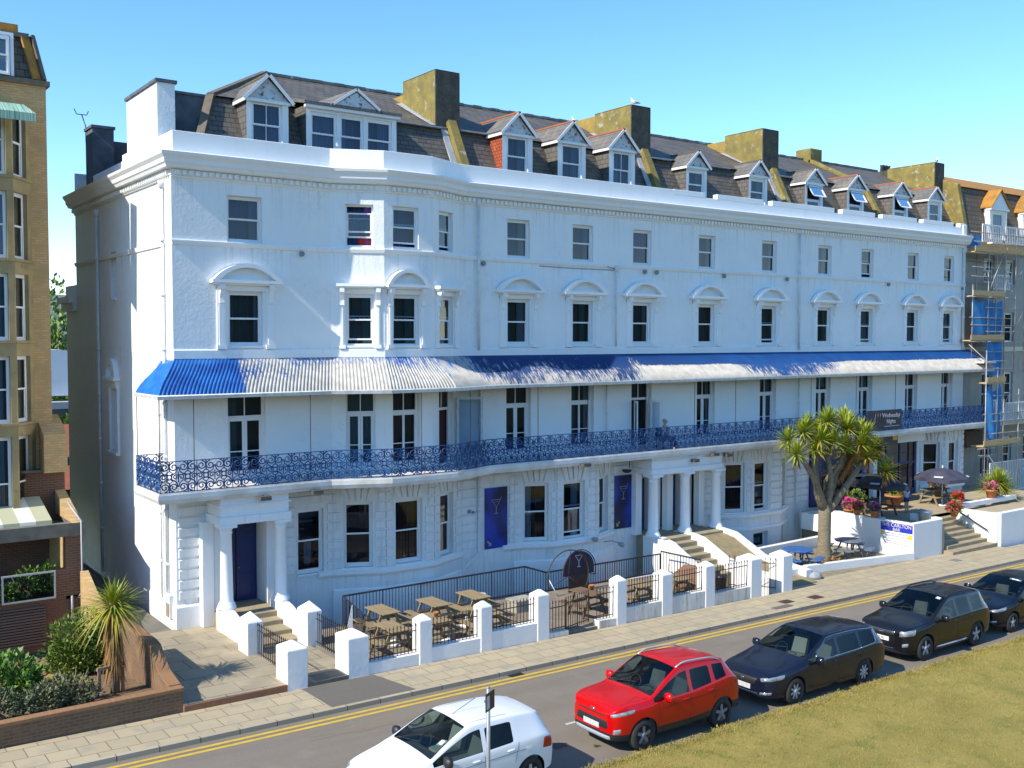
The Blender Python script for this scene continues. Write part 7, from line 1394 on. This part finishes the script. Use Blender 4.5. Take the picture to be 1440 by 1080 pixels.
for x0,x1,y,z in ((42.35,45.5,-.66,13.72),(45.6,48.8,-.66,13.74),(42.25,45.4,-.66,11.36),(42.1,45.4,-.66,8.98),(41.8,43.65,-1.77,6.75),(41.6,45.3,-1.77,3.42)): MB().box(x0,y,z-.13,x1,y+.04,z+.14).obj('toe_board',mBoard,sc); MB().box(x0,y+.05,z-.2,x1,y+.75,z-.14).obj('deck_board',mBoard,sc)
mPB=M('pale_board',(.66,.6,.48),.8); MB().box(43.4,-1.0,14.0,45.2,-.7,14.08).obj('loose_board',mPB,sc); MB().box(41.9,-1.5,7.62,43.1,-1.0,7.7).obj('loose_board',mPB,sc)
mNet=M('blue_debris_netting',(.04,.24,.52),.8,(.025,.16,.42),2,60,.4,.01)
def net(x0,x1,y,z0,z1,label,sag=.15):
    b=MB(); nx,nz=16,10; vs=[]
    for i in range(nx+1):
        for j in range(nz+1): u,v=i/nx,j/nz; x=x0+(x1-x0)*u; vs.append((x,y+.07*math.sin(u*9+v*3),z0+(z1-z0)*v-sag*v*math.sin(math.pi*u*2 if x1-x0>2 else math.pi*u)**2))
    b.add(vs,[(i*(nz+1)+j,(i+1)*(nz+1)+j,(i+1)*(nz+1)+j+1,i*(nz+1)+j+1) for i in range(nx) for j in range(nz)],0,True)
    tag(b.obj('debris_netting',mNet,fix=False),label,'netting','blue netting on the scaffold')
net(42.5,45.4,-.48,9.15,11.0,'blue debris netting sheet sagging on the second-floor scaffold lift'); net(43.9,45.45,-.48,6.9,8.85,'blue netting strip level with the end of the striped peeling canopy',0); net(42.3,43.6,-1.5,3.6,6.4,'blue netting behind the white rail below the canopy end',.3); net(42.4,43.4,-.3,13.85,14.5,'small blue tarpaulin at the top scaffold lift beside the parapet',.1)
# ------------------------------------------------------------------ distance seen through the gap on the left, plus an unseen ridge behind the camera
hl=MB(); n=60; vs=[]
for i in range(n+1):
    x=-900+2600*i/n; h=74+26*math.sin(x*.004+1)+12*math.sin(x*.013)
    vs+= [(x,900,-10),(x,1300,h*.55),(x,1700,h),(x,2600,h*.8)]
hl.add(vs,[(i*4+j,(i+1)*4+j,(i+1)*4+j+1,i*4+j+1) for i in range(n) for j in range(3)],0,True); h2=MB(); vs=[]
for i in range(41): x=-1500+75*i; vs+= [(x,-420,-6),(x,-480,48+5*math.sin(i*.9)+3*math.sin(i*2.3)),(x,-700,50)]
h2.add(vs,[(i*3+j,(i+1)*3+j,(i+1)*3+j+1,i*3+j+1) for i in range(40) for j in range(2)],0,True); tag(h2.obj('unseen_ridge',M('unseen_ridge_green',(.03,.05,.035),1,(.05,.075,.045),.03),fix=False),kind='structure')  # ridge added out of view to darken sky reflections in the windows
tag(hl.obj('hills',M('wooded_hill',(.10,.14,.10),1,(.15,.18,.13),.006,c3=(.22,.24,.20),vs3=.03,p3=(.55,.7))),kind='structure')
ht=thing('white_house','white gabled house with a flat grey canopy seen through the gap','house',(12,62,0)); b=MB(); b.box(8.8,60,4.2,9.9,66,8.0); b.prism([(9.9,60,4.2),(12.5,60,4.2),(12.5,60,6.8),(10.9,60,7.8),(9.9,60,8.0)],(0,6,0)); b.obj('wall',mWhite,ht)
b=MB(); b.box(8.6,58.5,3.2,12.6,60,3.75); b.obj('canopy',M('grey_canopy',(.4,.41,.42),.7),ht); b=MB(); b.box(8,61,-3,13,66,3.2); b.obj('lower_wall',mGreyR,ht)
rh=thing('red_roof_house','low house with a red tiled roof seen through the gap behind the brick flats','house',(9,50,0)); b=MB(); b.add([(2,38,-.6),(14,38,-.6),(14,50,2.6),(2,50,2.6)],[(0,1,2,3)]); b.obj('roof',M('red_roof_tile',(.30,.085,.04),.9,(.24,.07,.035),1.5),rh,fix=False); b=MB(); b.box(2,38.3,-3,14,56,-.6); b.obj('wall',mBrR,rh); b=MB(); b.box(4.4,42,.2,6.6,43,1.0); b.obj('dark_lean_to',M('blue_slate',(.05,.06,.09),.8),rh)
rr=random.Random(4)
def fartree(x,y,z,h,r,label,mt,size=.5,n=1600):
    t=thing('tree',label,'tree',(x,y,z),'trees seen through the gap'); b=MB()
    for k in range(4): leaves(b,x+rr.uniform(-.5,.5)*r,y+rr.uniform(-.4,.4)*r,z+h*(.5+.12*k),r*(.8-.1*k),r*(.8-.1*k),h*.26,n//4,size,rr)
    b.obj('crown',mt,t,fix=False); b=MB(); b.tube([(x,y,z-1),(x,y,z+h*.5)],[.3,.15],7); b.obj('trunk',mBark,t)
fartree(15,75,-4,15,4.5,'dark green tree above the white gabled house',mLf,.6,2600); fartree(12.6,80,-4,17,3.2,'tall dark tree against the hill beside the brick flats',mLf,.6,1800); fartree(9.6,57,-3,5.2,2.0,'low bush under the canopy of the white house',mLf,.4,1200)
t=thing('yellow_bush','yellow flowering bush below the white house','bush',(10.6,56,1)); b=MB(); leaves(b,10.55,56,2.6,.5,.5,.5,260,.25,rr); b.obj('blossom',[M('yellow_petal',(.55,.42,.05),.8)]*2,t,fix=False); b=MB(); b.tube([(10.55,56,-2),(10.55,56,2.4)],.05,5); b.obj('stem',mBark,t)
b=MB(); b.box(-2,16,-.5,3,16.3,2.0); tag(b.obj('yard_wall',M('green_grey_wall',(.13,.16,.13),.9,(.10,.12,.10),2)),'grey green wall at the end of the side alley','wall')
